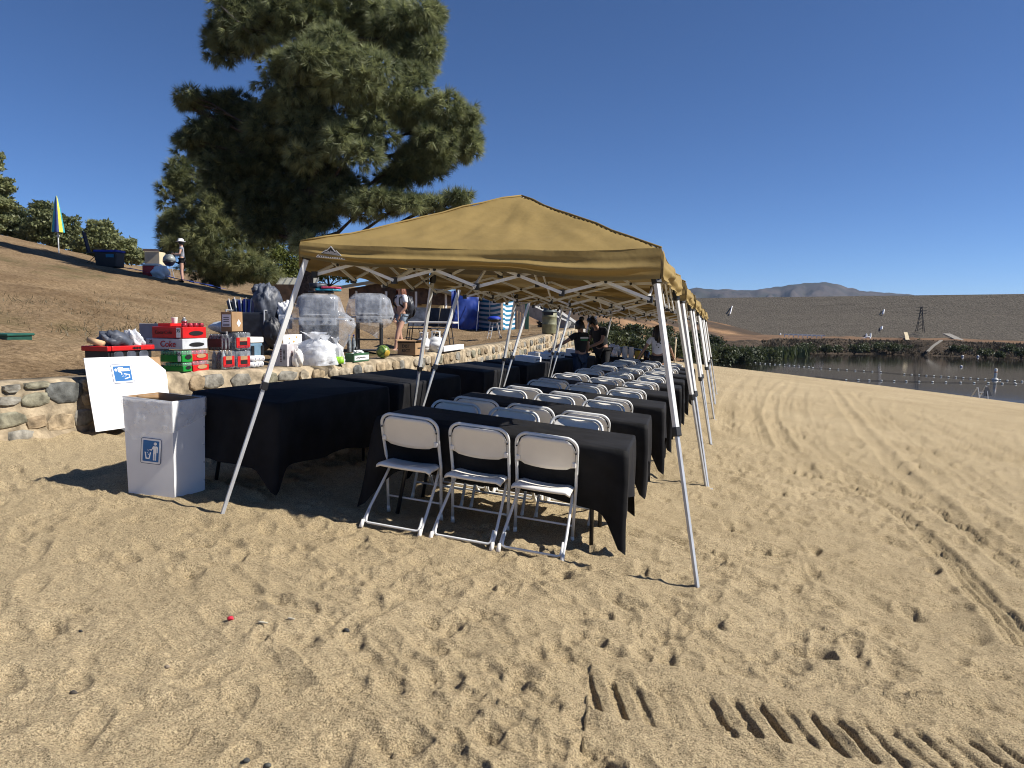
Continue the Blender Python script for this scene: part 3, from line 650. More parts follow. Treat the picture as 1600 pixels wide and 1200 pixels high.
    hub = loc(tp(.5, .5, EAVE+.32))
    for s in range(4):
        md = (cn[s]+cn[(s+1) % 4])/2+Vector((0, 0, .07)); truss(md, hub+Vector((0, 0, .02)), 2, .20)
    MB().bar(hub-Vector((0, 0, .22)), loc(tp(.5, .5, PEAK-.02)), .03, .03).build('centre_pole', M['white_metal'], t); MB().box(hub, (.08, .08, .06)).build('hub', M['black_plastic'], t)
    t['_'] = 0; del t['_']
    return t, roof, O
tent0, roof0, TO = make_tent('nearest tan canopy tent, with a grey mountain emblem on its front valance')
ords = ['second', 'third', 'fourth', 'fifth and farthest']
for k in range(1, 5):
    c = copy_tree(tent0); dy = TL*1.003*k; c.location = (TO.x+.012*k, TO.y+dy, TO.z+GB*dy+[0, .0, .012, -.01, .01][k]); c.rotation_euler = (0, 0, [0, .004, -.006, .004, -.003][k])
    c['label'] = '%s tan canopy tent from the front of the row' % ords[k-1]
# emblem on the front valance: a mountain outline, snow lines and a name strip
def emblem():
    a = roof0(.052, 0.0); b = roof0(.140, 0.0); ux = (b-a).normalized(); s = (b-a).length; o = a+Vector((0, -.030, -.100)); Mx = frame(o, ux, (0, -.18, 1))
    P = [(0, 0), (.98, 0), (.90, .06), (.81, .15), (.68, .265), (.635, .24), (.5, .395), (.36, .25), (.33, .26), (.23, .19), (.04, .07)]
    em = MB().prism([(x*s, y*s) for x, y in P], .002, Mx).build('emblem', M['white_print'], tent0)
    MB().prism([(x*s, y*s) for x, y in [(.03, .012), (.95, .012), (.80, .13), (.68, .235), (.635, .205), (.5, .355), (.36, .215), (.33, .23), (.24, .165)]], .003, Mx).build('dark_outline', M['emblem_dark'], em)
    MB().prism([(x*s, y*s) for x, y in [(.10, .065), (.86, .065), (.78, .125), (.68, .215), (.635, .18), (.60, .20), (.575, .235), (.54, .21), (.5, .262), (.465, .20), (.42, .235), (.36, .19), (.33, .21), (.25, .150)]], .004, Mx).build('mountain', M['emblem'], em)
    d = MB()
    for i in range(11): d.prism([((.09+.075*i)*s, .016*s), ((.09+.075*i+.050)*s, .016*s), ((.09+.075*i+.050)*s, .050*s), ((.09+.075*i)*s, .050*s)], .0045, Mx)
    d.build('name_strip', M['white_print'], em)
emblem()

# ================================================================== FOLDING CHAIRS
def make_chair():
    t = thing('folding_chair', 'x', 'chair', (0, 0, 0), 0, 'white folding chairs at the tables'); hw = .213
    # local: +y is where the sitter faces; rear feet at y=-.27, front feet at y=+.17
    def side(x): return [(x, .185, .012), (x, .10, .30), (x, .06, .44), (x, -.05, .64), (x*1.0, -.085, .72)]
    top = [Vector(p) for p in side(-hw)]
    cr = .085; zt = .80; yt = -.118
    for i in range(1, 8): a = math.pi-i*math.pi/16; top.append(Vector((-hw+cr+cr*math.cos(a), -.085+(yt+.085)*math.sin(math.pi-a), .72+.08*math.sin(math.pi-a))))
    top = top+[Vector((-p.x, p.y, p.z)) for p in reversed(top)]
    MB().tube(top, .0118, 8).build('back_frame', M['white_metal'], t, True)
    for s in (-1, 1):
        lg = MB().tube([(s*hw*.86, .135, .435), (s*hw*.93, .02, .30), (s*hw*1.0, -.16, .13), (s*hw*1.02, -.285, .012)], .0105, 8).build('rear_leg', M['white_metal'], t, True)
        MB().tube([(s*hw*1.02, -.262, .05), (s*hw*1.02, -.292, .0)], [.0125, .0165], 8).build('foot_cap', M['white_plastic'], lg, True)
        MB().tube([(s*hw, .173, .05), (s*hw, .190, .0)], [.0125, .0165], 8).build('foot_cap', M['white_plastic'], t, True)
    pts = []
    for s in (-1, 1):
        seg = [Vector((s*hw*.94, -.205, .115)), Vector((s*hw*.945, -.245, .062)), Vector((s*hw*.92, -.258, .040)), Vector((s*hw*.84, -.262, .034))]
        pts += seg if s == -1 else list(reversed(seg))
    MB().tube(pts, .0085, 8).build('rear_crossbar', M['white_metal'], t, True)
    MB().tube([(-hw, .148, .135), (hw, .148, .135)], .008, 8).build('front_stretcher', M['white_metal'], t, True)
    # moulded seat with a rolled edge
    def seat(i, j, zz):
        x = (i-.5)*2; y = j; wd = .205-.012*y; rr = 1-.10*max(0, (abs(x)-.6))**2*6*max(0, (y-.75))*4
        yy = -.145+.385*y+.02*(1-x*x)*(1 if y > .5 else -1)
        return (x*wd, yy, .452-.018*(1-x*x)*math.sin(math.pi*min(1, y*1.05))-.008*y+zz-.016*max(0, abs(x)-.85)/.15-.02*max(0, y-.9)/.1-.012*max(0, .08-y)/.08)
    mb = MB().grid(lambda i, j: seat(i, j, 0), 12, 12); mb.grid(lambda i, j: seat(i, j, -.018), 12, 12)
    n = 13; rim = [i for i in range(n)]+[j*n+12 for j in range(1, n)]+[12*n+i for i in range(11, -1, -1)]+[j*n for j in range(11, 0, -1)]; off = n*n
    mb.f += [(rim[k], rim[(k+1) % len(rim)], rim[(k+1) % len(rim)]+off, rim[k]+off) for k in range(len(rim))]; mb.mi += [0]*len(rim)
    mb.build('seat', M['white_plastic'], t, True)
    # backrest: rounded top corners, bowed
    outl = []
    w2 = .199; zb = .580
    P = [(-w2, zb+.012), (-w2, .70)]+[(-w2+.085*(1-math.cos(a)), .70+.087*math.sin(a)) for a in [math.pi/2*k/6 for k in range(1, 7)]]
    P = P+[(-x, z) for x, z in reversed(P)]; low = [(w2*(1-2*k/10), zb-.016*(1-(1-2*k/10)**2)) for k in range(1, 10)]
    cols = 16; mbk = MB()
    def zr(x):
        ax = abs(x); z1 = .787 if ax < w2-.085 else .70+.087*math.sqrt(max(0, 1-((ax-(w2-.085))/.085)**2)); return zb-.018*(1-(x/w2)**2)+(.01 if ax > .17 else 0), z1
    def bk(i, j, dy):
        x = (i*2-1)*w2; z0, z1 = zr(x*.9985); z = z0+(z1-z0)*j; y = -.05-(z-.64)*.44-.026*(1-(x/w2)**2)+.0; lip = .010*max(0, abs(2*j-1)-.86)/.14
        return (x, y+dy+lip*(-1 if dy < 0 else 1)*.3, z)
    mbk.grid(lambda i, j: bk(i, j, .007), cols, 8); mbk.grid(lambda i, j: bk(i, j, -.009), cols, 8); n = cols+1; off = n*9
    rim = [i for i in range(n)]+[j*n+cols for j in range(1, 9)]+[8*n+i for i in range(cols-1, -1, -1)]+[j*n for j in range(7, 0, -1)]
    mbk.f += [(rim[k], rim[(k+1) % len(rim)], rim[(k+1) % len(rim)]+off, rim[k]+off) for k in range(len(rim))]; mbk.mi += [0]*len(rim)
    br = mbk.build('backrest', M['white_plastic'], t, True)
    for s in (-1, 1):
        MB().tube([(s*.207, -.102, .70), (s*.207, -.090, .698)], .006, 6).build('rivet', M['black_plastic'], br)
        MB().box((s*.197, -.055, .612), (.03, .02, .035)).build('lug', M['white_plastic'], br, False, .005, 1)
    return t
chair0 = make_chair(); chair_used = [False]
TILT = Vector((-GA, -GB, 1)).normalized()
def ground_rot(rz, j=(0, 0)):
    q = Vector((0, 0, 1)).rotation_difference(TILT); return (q.to_matrix() @ Euler((j[0], j[1], rz)).to_matrix()).to_euler()
def sand_z(x, y): return float(sand_base(np.array(x), np.array(y)))
Rc = random.Random(4)
def place_chair(x, y, rz, label):
    c = chair0 if not chair_used[0] else copy_tree(chair0); chair_used[0] = True
    c.location = (x, y, sand_z(x, y)-.008); c.rotation_euler = ground_rot(rz); c['label'] = label; return c

# ================================================================== TABLES AND CLOTHS
TLEN, TWID, TH_ = 1.83, .76, .735
def make_table():
    t = thing('folding_table', 'x', 'table', (0, 0, 0), 0, 'folding tables under black cloths')
    MB().box((0, 0, TH_-.025), (TLEN, TWID, .045)).build('tabletop', M['white_plastic'], t, False, .012, 2)
    for s in (-1, 1):
        for q in (-1, 1):
            MB().tube([(s*.62, q*.10, TH_-.05), (s*.70, q*.24, TH_-.16), (s*.705, q*.26, .36), (s*.74, q*.27, .0)], .0155, 8).build('leg', M['black_metal'], t, True)
        MB().tube([(s*.705, -.26, .36), (s*.705, .26, .36)], .011, 6).build('crossbar', M['black_metal'], t)
        MB().tube([(s*.705, 0, .36), (s*.28, 0, TH_-.05)], .010, 6).build('brace', M['black_metal'], t)
    return t
def make_cloth(seed, drop=.42, corner=.26, dx=0, length=TLEN):
    R = random.Random(seed); hx, hy = length/2+.006, TWID/2+.006; per = []
    def side(p0, p1, n): return [(p0[0]+(p1[0]-p0[0])*k/n, p0[1]+(p1[1]-p0[1])*k/n) for k in range(n)]
    r_ = .018; cs = [(-hx, -hy), (hx, -hy), (hx, hy), (-hx, hy)]
    edge = side(cs[0], cs[1], 54)+side(cs[1], cs[2], 26)+side(cs[2], cs[3], 54)+side(cs[3], cs[0], 26); n = len(edge)
    ph = [R.uniform(0, 6.28) for _ in range(6)]; V = []; rows = 14; zt = TH_+.004
    ux = 24; uy = 10                                            # top sheet
    cl = MB()
    ring = []
    for k, (x, y) in enumerate(edge):
        cd_ = min(math.hypot(x-cx_, y-cy_) for cx_, cy_ in cs); s = k/n*2*(hx+hy)*2
        tocorner = math.exp(-(cd_/.095)**2); side_n = Vector((0, 0, 0))
        if abs(abs(y)-hy) < 1e-4: side_n += Vector((0, math.copysign(1, y), 0))
        if abs(abs(x)-hx) < 1e-4: side_n += Vector((math.copysign(1, x), 0, 0))
        if side_n.length > 0: side_n.normalize()
        # near a corner, the surplus cloth swings out along the diagonal
        dg = Vector((math.copysign(1, x), math.copysign(1, y), 0)).normalized()
        col = []
        for j in range(rows+1):
            t = j/rows; d = (drop+corner*tocorner+dx*x/hx*.06+.02*math.sin(s*3+ph[4])+.016*math.sin(s*7.3+ph[5]))*t
            fl = 1.0 if abs(side_n.x) > .5 else .35; fold = fl*(.016*math.sin(s*8+ph[0])+.012*math.sin(s*17+ph[1])+.007*math.sin(s*31+ph[2]))*t**1.3
            tuck = 0 if abs(side_n.x) > .5 or length > 2 else -.12*max(0, t-.16)*max(0, min(1, (cd_-.03)/.08)) if TUCK else 0
            o = side_n*((.004+.030*t*fl+fold)*(1-tocorner*.4)+tuck) + dg*(.075*tocorner*t**.7) + dg*(.012*math.sin(t*5+ph[3]))*tocorner*t
            z = zt-d+(-.004 if j == 0 else 0)
            if z < .012: o += side_n*(.012-z)*.8; z = .012+.004*math.sin(s*20)
            col.append((x+o.x, y+o.y, z-(.0 if j else .0)))
        ring.append(col)
    for j in range(rows+1): cl.v += [ring[k][j] for k in range(n)]
    cl.f += [(j*n+k, j*n+(k+1) % n, (j+1)*n+(k+1) % n, (j+1)*n+k) for j in range(rows) for k in range(n)]; cl.mi += [0]*(rows*n)
    b = len(cl.v)
    inner = [(x*.985, y*.965, zt+.003) for x, y in edge]; cl.v += inner
    cl.f += [(k, (k+1) % n, b+(k+1) % n, b+k) for k in range(n)]; cl.mi += [0]*n
    c0 = len(cl.v); cl.v.append((0, 0, zt+.003)); cl.f += [(b+k, b+(k+1) % n, c0) for k in range(n)]; cl.mi += [0]*n
    return cl.mesh('tablecloth', [M['black_cloth']], True)
TXY = (-2.467, 4.757); TROT = .045; PITCHY = 1.47; NT = 9
TUCK = True; cloth_me = [make_cloth(s) for s in (1, 2, 3)]; TUCK = False
ordn = ['nearest', 'second', 'third', 'fourth', 'fifth', 'sixth', 'seventh', 'eighth', 'farthest']
ux = Vector((math.cos(TROT), math.sin(TROT), 0)); uy = Vector((-ux.y, ux.x, 0)); table0 = make_table()
for k in range(NT):
    nl = Vector((TXY[0]+.010*k+[0, -.02, .01, .0, .02, -.01, 0, .01, 0][k], TXY[1]+PITCHY*k, 0)); ct = nl+ux*(TLEN/2)+uy*(TWID/2)
    tb = table0 if k == 0 else copy_tree(table0); tb.location = (ct.x, ct.y, sand_z(ct.x, ct.y)); tb.rotation_euler = ground_rot(TROT)
    tb['label'] = '%s folding table of the dining row, hidden under its black cloth' % ordn[k]
    cl = link('tablecloth', cloth_me[k % 3], None); cl.location = tb.location; cl.rotation_euler = tb.rotation_euler
    tag(cl, 'black cloth on the %s dining table between the white chairs' % ordn[k], 'tablecloth', 'black cloths on the dining tables')
    for i in range(3):
        off = .305+.4987*i; wn = ['left', 'middle', 'right'][i]
        if not (k == 8 and i == 2):
            p = nl+ux*(off+Rc.uniform(-.012, .012))+uy*(-.03+Rc.uniform(-.02, .02)*(k > 0)); place_chair(p.x, p.y, TROT+Rc.uniform(-.03, .03)*(k > 0), 'white folding chair, %s one on the near side of the %s dining table' % (wn, ordn[k]))
        p = nl+ux*(off+.03+Rc.uniform(-.02, .02))+uy*(TWID+.035+Rc.uniform(-.02, .02)); place_chair(p.x, p.y, TROT+math.pi+Rc.uniform(-.04, .04), 'white folding chair, %s one on the far side of the %s dining table' % (wn, ordn[k]))
# tables along the wall
LT = [(-3.60, 5.56, 1.57), (-3.60, 7.62, 1.575), (-3.58, 10.35, 1.57), (-3.56, 12.6, 1.57), (-3.55, 14.75, 1.57), (-3.45, 17.1, 1.57)]
lord = ['nearest', 'second', 'third', 'fourth', 'fifth', 'farthest']
cl_me = [make_cloth(s, .52, .17) for s in (11, 12, 13)]
BUF = []
for k, (x, y, r_) in enumerate(LT):
    tb = copy_tree(table0); tb.location = (x, y, sand_z(x, y)); tb.rotation_euler = ground_rot(r_); tb['label'] = '%s folding table of the serving row by the wall, under black cloth' % lord[k]; tb['group'] = 'serving tables along the stone wall'
    cl = link('tablecloth', cl_me[k % 3], None); cl.location = tb.location; cl.rotation_euler = tb.rotation_euler; BUF.append(tb)
    tag(cl, 'long black cloth on the %s serving table beside the stone wall' % lord[k], 'tablecloth', 'black cloths on the serving tables')
# ================================================================== THINGS ON THE SAND BY THE WALL
def icon(Mx, s, parent):                         # litter pictogram, s = width; Mx: x right, y up, z out of the surface
    a = MB().prism(rrect(s, s*1.22, s*.10, 5), .0012, Mx).build('litter_symbol', M['navy_print'], parent)
    MB().prism(rrect(s*.95, s*1.17, s*.085, 5), .0018, Mx).build('border', M['white_print'], a)
    MB().prism(rrect(s*.78, s*1.0, s*.03, 3), .0024, Mx).build('panel', M['blue_print'], a)
    f = MB(); t = .003
    f.prism([(x*s, y*s) for x, y in arc((.20, .36), .075, 0, 2*math.pi, 14)[:-1]], t, Mx)
    f.prism([(x*s, y*s) for x, y in [(.10, .25), (.29, .25), (.33, .20), (.33, -.06), (.285, -.06), (.285, .16), (.27, .16), (.27, -.43), (.205, -.43), (.205, -.10), (.185, -.10), (.185, -.43), (.12, -.43), (.12, .08), (.10, .16)]], t, Mx)
    f.prism([(x*s, y*s) for x, y in [(.10, .25), (.135, .17), (.03, .03), (-.06, .05), (-.07, .085), (.03, .085)]], t*1.03, Mx)
    f.build('figure', M['white_print'], a)
    b = MB()
    b.prism([(x*s, y*s) for x, y in [(-.30, -.06), (-.25, -.06), (-.20, -.33), (-.09, -.33), (-.04, -.06), (.01, -.06), (-.055, -.385), (-.235, -.385)]], t, Mx)
    for x, y, q in [(-.13, .0, .02), (-.17, -.09, .016), (-.11, -.16, .022), (-.145, .06, .015)]: b.prism([(px_*s, py_*s) for px_, py_ in arc((x, y), q, 0, 6.283, 6)[:-1]], t, Mx)
    b.build('bin_symbol', M['white_print'], a); return a
# --- waste box
def waste_box():
    B0 = on_plane(201, 770); B1 = on_plane(273, 779); B2 = on_plane(320.5, 764); up = Vector((0, 0, 1)); o = Vector(B1)
    e1 = Vector(B0)-o; e2 = Vector(B2)-o; z0 = plane_z(o.x, o.y)-.01; hgt = 155/F*depth_of(o)*1.0
    t = thing('waste_box', 'white cardboard waste box with a blue litter symbol, clear liner over its rim', 'waste box', (o.x, o.y, z0))
    e1.z = GA*e1.x+GB*e1.y; e2.z = GA*e2.x+GB*e2.y; g = 1.06; th = .006
    cr = lambda a, b, h: (e1*a+e2*b) + up*h + (e1*(a-.5)+e2*(b-.5))*((g-1)*h/hgt)
    nm = ['front_panel', 'side_panel', 'back_panel', 'side_panel']; cs = [((1, 0), (0, 0)), ((0, 0), (0, 1)), ((0, 1), (1, 1)), ((1, 1), (1, 0))]; fr = None
    for k, (a, b) in enumerate(cs):
        mb = MB(); m_ = Vector(((a[0]+b[0])/2-.5, (a[1]+b[1])/2-.5, 0)); inn = (e1*m_.x+e2*m_.y).normalized()*(-th)
        def P(i, j, d): p = cr(a[0]+(b[0]-a[0])*i, a[1]+(b[1]-a[1])*i, hgt*j); return p+inn*d+inn*(-.35*math.sin(math.pi*i)*math.sin(math.pi*j))
        mb.grid(lambda i, j: P(i, j, 0), 8, 8); mb.m = 1; mb.grid(lambda i, j: P(i, j, 1), 8, 8); mb.m = 0
        n = 9; rim = [i for i in range(9)]+[j*9+8 for j in range(1, 9)]+[72+i for i in range(7, -1, -1)]+[j*9 for j in range(7, 0, -1)]; mb.f += [(rim[q], rim[(q+1) % 32], rim[(q+1) % 32]+81, rim[q]+81) for q in range(32)]; mb.mi += [0]*32
        p = mb.build(nm[k], [M['white_card'], M['cardboard']], t, True)
        p.data.polygons.foreach_set('use_smooth', [False]*len(p.data.polygons))
        if k == 0: fr = p
        if k == 1:
            mm = MB()
            for q in range(5): mm.box(cr(0, .955, hgt*(.12+.19*q))+(cr(0, 1, 0)-cr(0, 0, 0)).normalized().cross(up)*.003, (.006, .006, .012))
            mm.build('staple', M['grey_metal'], p)
    fl = MB(); fl.add([cr(0, 0, .01), cr(1, 0, .01), cr(1, 1, .01), cr(0, 1, .01)], [(0, 1, 2, 3)]); fl.build('floor_panel', M['white_card'], t)
    ux = (e1*-1).normalized(); c = cr(.52, 0, hgt*.47); nrm_ = ux.cross(up).normalized(); ic = Vector(cr(.52, 0, hgt*.52))-Vector(cr(.52, 0, hgt*.47))
    Mx = frame(Vector(cr(.46, 0, hgt*.475))+nrm_*.006, ux, ic.normalized()); icon(Mx, .155, fr)
    # liner folded over the rim, creased
    lp = []; 
    mb = MB(); seq = [(1, 0), (0, 0), (0, 1), (1, 1), (1, 0)]; N = 64
    def L(i, j):
        q = i*4; k = min(3, int(q)); f_ = q-k; a = seq[k]; b = seq[k+1]; aa = a[0]+(b[0]-a[0])*f_; bb = a[1]+(b[1]-a[1])*f_
        dep = (.22+.05*math.sin(q*2.2)+(.10*max(0, 1-abs(q-.25)*3)))*j
        out = (e1*(aa-.5)+e2*(bb-.5)); out.z = 0; out = out.normalized(); nz = float(fbm(np.array(q*5.), np.array(j*3.), 3, 6))
        inside = j < .12
        p = cr(aa, bb, hgt+.004-(dep-.03 if not inside else .02)) if True else None
        return p+out*(.010+.016*abs(nz)+.006*math.sin(q*9)*j+(.05*j*max(0, 1-abs(q-3.9)*6)+.05*j*max(0, 1-q*8)) if not inside else -.01)
    MB().grid(L, 96, 14).build('liner', M['liner'], t, True, fix=False)
    return t
waste_box()
# --- unfolded waste box leaning on the wall
def board():
    bl = Vector(on_plane(152, 682)); bl.x = wall_x(bl.y)+.26; bl.z = sand_z(bl.x, bl.y)+.04
    ud = Vector((float(wall_x(bl.y+.6)-wall_x(bl.y)), .6, -.008)).normalized(); top = Vector((-.20, -.0, .80)).normalized()
    hh = slide(bl, top, py=560); wd = slide(bl+top*hh*.5, ud, px=262)
    t = thing('flattened_waste_box', 'large white card sheet with a sideways blue litter symbol, leaning on the stone wall', 'card sheet', bl); Mx = frame((0, 0, 0), ud, top)
    P = [(0, 0), (wd*.93, .0), (wd*.98, .02), (wd*.985, hh*.55), (wd, hh*.62), (wd*1.0, hh*.78), (wd*.80, hh), (.03, hh), (.012, hh*.5)]
    MB().prism(P, .006, Mx).build('front_sheet', M['white_card'], t)
    MB().prism([(.05, .02), (wd*.95, .02), (wd*.96, hh*.985), (.05, hh*.985)], .006, Mx @ Matrix.Translation((0.02, 0, -.03))).build('back_sheet', M['cardboard'], t)
    MB().prism([(.02, hh*.5), (wd*.98, hh*.515), (wd*.98, hh*.52), (.02, hh*.505)], .0007, Mx @ Matrix.Translation((0, 0, .0062))).build('crease', M['grey_card'], t)
    c = Mx @ Vector((wd*.44, hh*.76, .0065)); icon(frame(c, Mx.to_3x3() @ Vector((0, -1, 0)) * -1, Mx.to_3x3() @ Vector((-1, 0, 0))), .20, t)
board()

# ================================================================== THINGS ON TOP OF THE WALL
def top_at(px, py):
    p = on_terr(px, py); return Vector(p)
def PB(pe, yb, yt, pl, pr, base=None):           # box standing wall-aligned: near corner at px pe, left face to pl, right face to pr
    if base is None: o = top_at(pe, yb)
    else: o = Vector((base[0], base[1], 0)); o.z = float(slide(o, (0, 0, 1), py=yb))
    wx = float(slide(o, (-1, 0, 0), px=pl)); wy_ = float(slide(o, (0, 1, 0), px=pr)); h = float(slide(o, (0, 0, 1), py=yt)); return o, wx, wy_, h
def local_box(mb, wx, wy_, h, z0=0, g=0): return mb.box((-wx/2, wy_/2, z0+h/2), (wx-2*g, wy_-2*g, h))
FRONT = lambda x, z: frame((x, -.0015, z), (1, 0, 0), (0, 0, 1))                     # on the -y face (left in the picture)
SIDE = lambda y, z: frame((.0015, y, z), (0, 1, 0), (0, 0, 1))                       # on the +x face (sunlit)
Rt = random.Random(12)
# --- black storage cart with a red rim
o, wx, wy_, h = PB(171, 589, 541, 133, 240)
t = thing('storage_cart', 'black plastic cart with a red rim on the wall, packed with bags', 'cart', o); wy_ *= .98
mb = MB(); hb = h*.84
mb.box((-wx/2, wy_/2, .02+hb*.04), (wx*.94, wy_*.94, hb*.08))
for (c, s) in (((-wx/2, .012, hb/2), (wx*.96, .024, hb)), ((-wx/2, wy_-.012, hb/2), (wx*.96, .024, hb)), ((-.012, wy_/2, hb/2), (.024, wy_*.9, hb)), ((-wx+.012, wy_/2, hb/2), (.024, wy_*.9, hb))): mb.box(c, s)
mb.build('tub', M['black_plastic'], t, False, .006, 2)
rm = MB(); z = h*.91
for (c, s) in (((-wx/2, .0, z), (wx+.03, .05, h*.17)), ((-wx/2, wy_, z), (wx+.03, .05, h*.17)), ((0, wy_/2, z), (.05, wy_-.05, h*.17)), ((-wx, wy_/2, z), (.05, wy_-.05, h*.17))): rm.box(c, s)
rm.build('rim', M['red'], t, False, .008, 2)
for q in range(3): MB().prism(rrect(wy_*.22, h*.42, .04, 4), .012, SIDE(wy_*(.2+.29*q), h*.60)).build('panel', M['slate_nylon'], t, False, .004, 1)
d = MB()
for q in range(9): d.box((.027, wy_*(.50+.022*q), h*.905), (.002, .010, .014+.006*(q % 3)))
d.build('lettering', M['black_print'], t)
def lump(name, c, r, mt, parent=None, seed=0, amp=.25, n=18, fr=1.0):
    mb = MB(); sd = seed*3.1
    def f_(i, j):
        a = 2*math.pi*i; b = math.pi*(j-.5); d = Vector((math.cos(a)*math.cos(b), math.sin(a)*math.cos(b), math.sin(b)))
        k = 1+amp*(float(fbm(np.array(d.x*2.3*fr+sd+d.z), np.array(d.y*2.3*fr-sd+d.z*1.7), 3, seed))+.6*(abs(float(vnoise(np.array(d.x*4.3*fr+sd), np.array((d.y+d.z)*4.3*fr), seed+3)))-.25))*1.6
        return (c[0]+d.x*r[0]*k, c[1]+d.y*r[1]*k, c[2]+d.z*r[2]*k)
    mb.grid(f_, n*2, n); ob = mb.build(name, mt, parent, True, fix=False)
    bm = bmesh.new(); bm.from_mesh(ob.data); bmesh.ops.remove_doubles(bm, verts=bm.verts, dist=1e-4); bmesh.ops.recalc_face_normals(bm, faces=bm.faces); bm.to_mesh(ob.data); bm.free(); return ob
CART = (o, wx, wy_, h)
bag = lump('duffel_bag', Vector(o)+Vector((-wx*.42, wy_*.36, h*1.12)), (wx*.42, wy_*.34, .115), M['slate_nylon'], None, 3, .35)
tag(bag, 'dark grey crumpled bag lying in the red-rimmed cart', 'bag')
tag(lump('shopping_bag', Vector(o)+Vector((-wx*.3, wy_*.72, h*1.10)), (.10, .09, .12), M['bag_film'], None, 5, .5), 'white plastic shopping bag with goods, right end of the red-rimmed cart', 'bag')
mb = MB().tube([Vector(o)+Vector((-wx*.8, -.0, h*1.20)), Vector(o)+Vector((-wx*.3, .03, h*1.05))], [.030, .036], 12); tag(mb.build('wooden_roll', mat('pale_wood', (.55, .36, .20), .7), None, True), 'pale wooden cylinder sticking out of the cart beside the dark bag', 'roll')

# --- soda stack
def soda(label, pe, yb, yt, pl, pr, base, cm, canm, front=None, hole='dark', cans=True, number=None):
    o, wx, wy_, h = PB(pe, yb, yt, pl, pr, base); t = thing('soda_pack', label, 'soda pack', o, 0, 'soda packs stacked on the wall'); g = .003
    hb = h*(.62 if cans else 1)
    ct = local_box(MB(), wx, wy_, hb-.002, .001, g).build('carton', cm, t, False, .006, 2)
    if cans:
        r_ = wy_/8.4; k = 0
        for i in range(4):
            for j in range(max(3, int(wx/(2.1*r_)))):
                if i not in (2, 3) and j > 1 and False: continue
                c = MB().lathe([(r_*.9, hb-.004), (r_, hb+.01), (r_, h-.014), (r_*.82, h-.003), (r_*.75, h-.006)], 10, (-(j+.62)*2.07*r_-.004, wy_*(.14+.24*i), 0)).build('can', canm, t, True); k += 1
        local_box(MB(), wx, wy_, h-hb-.001, hb-.0005, .001).build('film', M['film'], t, False, .012, 2)
    MB().prism([(x*wy_*.30, y*h*.20) for x, y in arc((0, 0), 1, 0, 6.283, 16)[:-1]], .0015, SIDE(wy_*.55, h*.44)).build('hand_hole', M['black_print'] if hole == 'dark' else M['cardboard'], ct)
    if number: MB().prism(rrect(wx*.13, h*.86, .004, 2), .0012, FRONT(-wx*.14, h*.5)).build('price_panel', M['white_print'], t); text_part(number, h*.42, frame((-wx*.14, -.004, h*.66), (1, 0, 0), (0, 0, 1)), M['black_print'], t, 'number', .0005)
    return t, o, wx, wy_, h
t, o, wx, wy_, h = soda('green soda pack at the bottom of the stack, front left', 287, 585.5, 567, 254, 301, None, M['green'], M['can_green']); SB = o
t, *_ = soda('green soda pack resting on the lowest green one', 290, 566.5, 548, 250, 302, (o.x-.01, o.y), M['green'], M['can_green'], number='35')
o2 = top_at(297, 582.0); bx = (o2.x-.02, o2.y+.25)
t, o3, *_ = soda('red soda pack with a tan opening, lowest at the right of the green ones', 301, 581.5, 564.5, 297, 327.5, (SB.x+.0, SB.y+wy_+.012), M['red'], M['can_red'], hole='tan')
t, *_ = soda('red soda pack with a tan opening, second from the bottom', 300, 564, 547.5, 297, 326, (SB.x-.01, SB.y+wy_+.014), M['red'], M['can_red'], hole='tan')
t, os_, wxs, wys, hs = soda('silver soda case with red Coke lettering above the green packs', 294, 546.5, 529.5, 228, 325, (SB.x-.02, SB.y+.02), M['silver'], M['can_silver'], cans=False, hole='dark')
text_part('Coke', hs*.80, FRONT(-wxs*.40, hs*.48), M['red_print'], t, 'lettering', .001, .12); text_part('35', hs*.40, FRONT(-wxs*.86, hs*.70), M['black_print'], t, 'number', .001)
MB().prism(rrect(wxs*.17, hs*.14, .003, 2), .001, FRONT(-wxs*.86, hs*.22)).build('stripe', M['red_print'], t)
tw, ow, wxw, wyw, hw_ = soda('red soda case with dark lettering on top of the silver one', 293, 529, 511, 237, 323, (SB.x-.02, SB.y+.03), M['red'], M['can_red'], cans=False, hole='dark', number='35')
text_part('Coca-Cola', hw_*.42, FRONT(-wxw*.62, hw_*.5), M['dark_red'], tw, 'lettering', .001)
cn = MB()
for i in range(4): cn.lathe([(.03, 0), (.033, .012), (.033, .03), (.026, .045)], 10, (.0-.03, wyw*(.16+.23*i), hw_))
cn.build('can_tops', M['can_red'], tw, True)
# grey case with a diamond mark, behind
o, wx, wy_, h = PB(252, 549, 506, 221, 262, (SB.x-.42, SB.y+.26))
t = thing('grey_case', 'grey printed case with a black and white diamond mark behind the soda', 'case', o); local_box(MB(), wx, wy_, h).build('carton', M['grey_card'], t, False, .004, 1); q = wx*.36
MB().prism([(0, -q), (q, 0), (0, q), (-q, 0)], .001, FRONT(-wx*.45, h*.62)).build('diamond', M['black_print'], t); MB().prism([(-q*.93, 0), (-q*.47, -q*.44), (q*.47, -q*.44), (q*.93, 0), (q*.47, q*.44), (-q*.47, q*.44)], .002, FRONT(-wx*.45, h*.62)).build('diamond_band', M['white_print'], t)
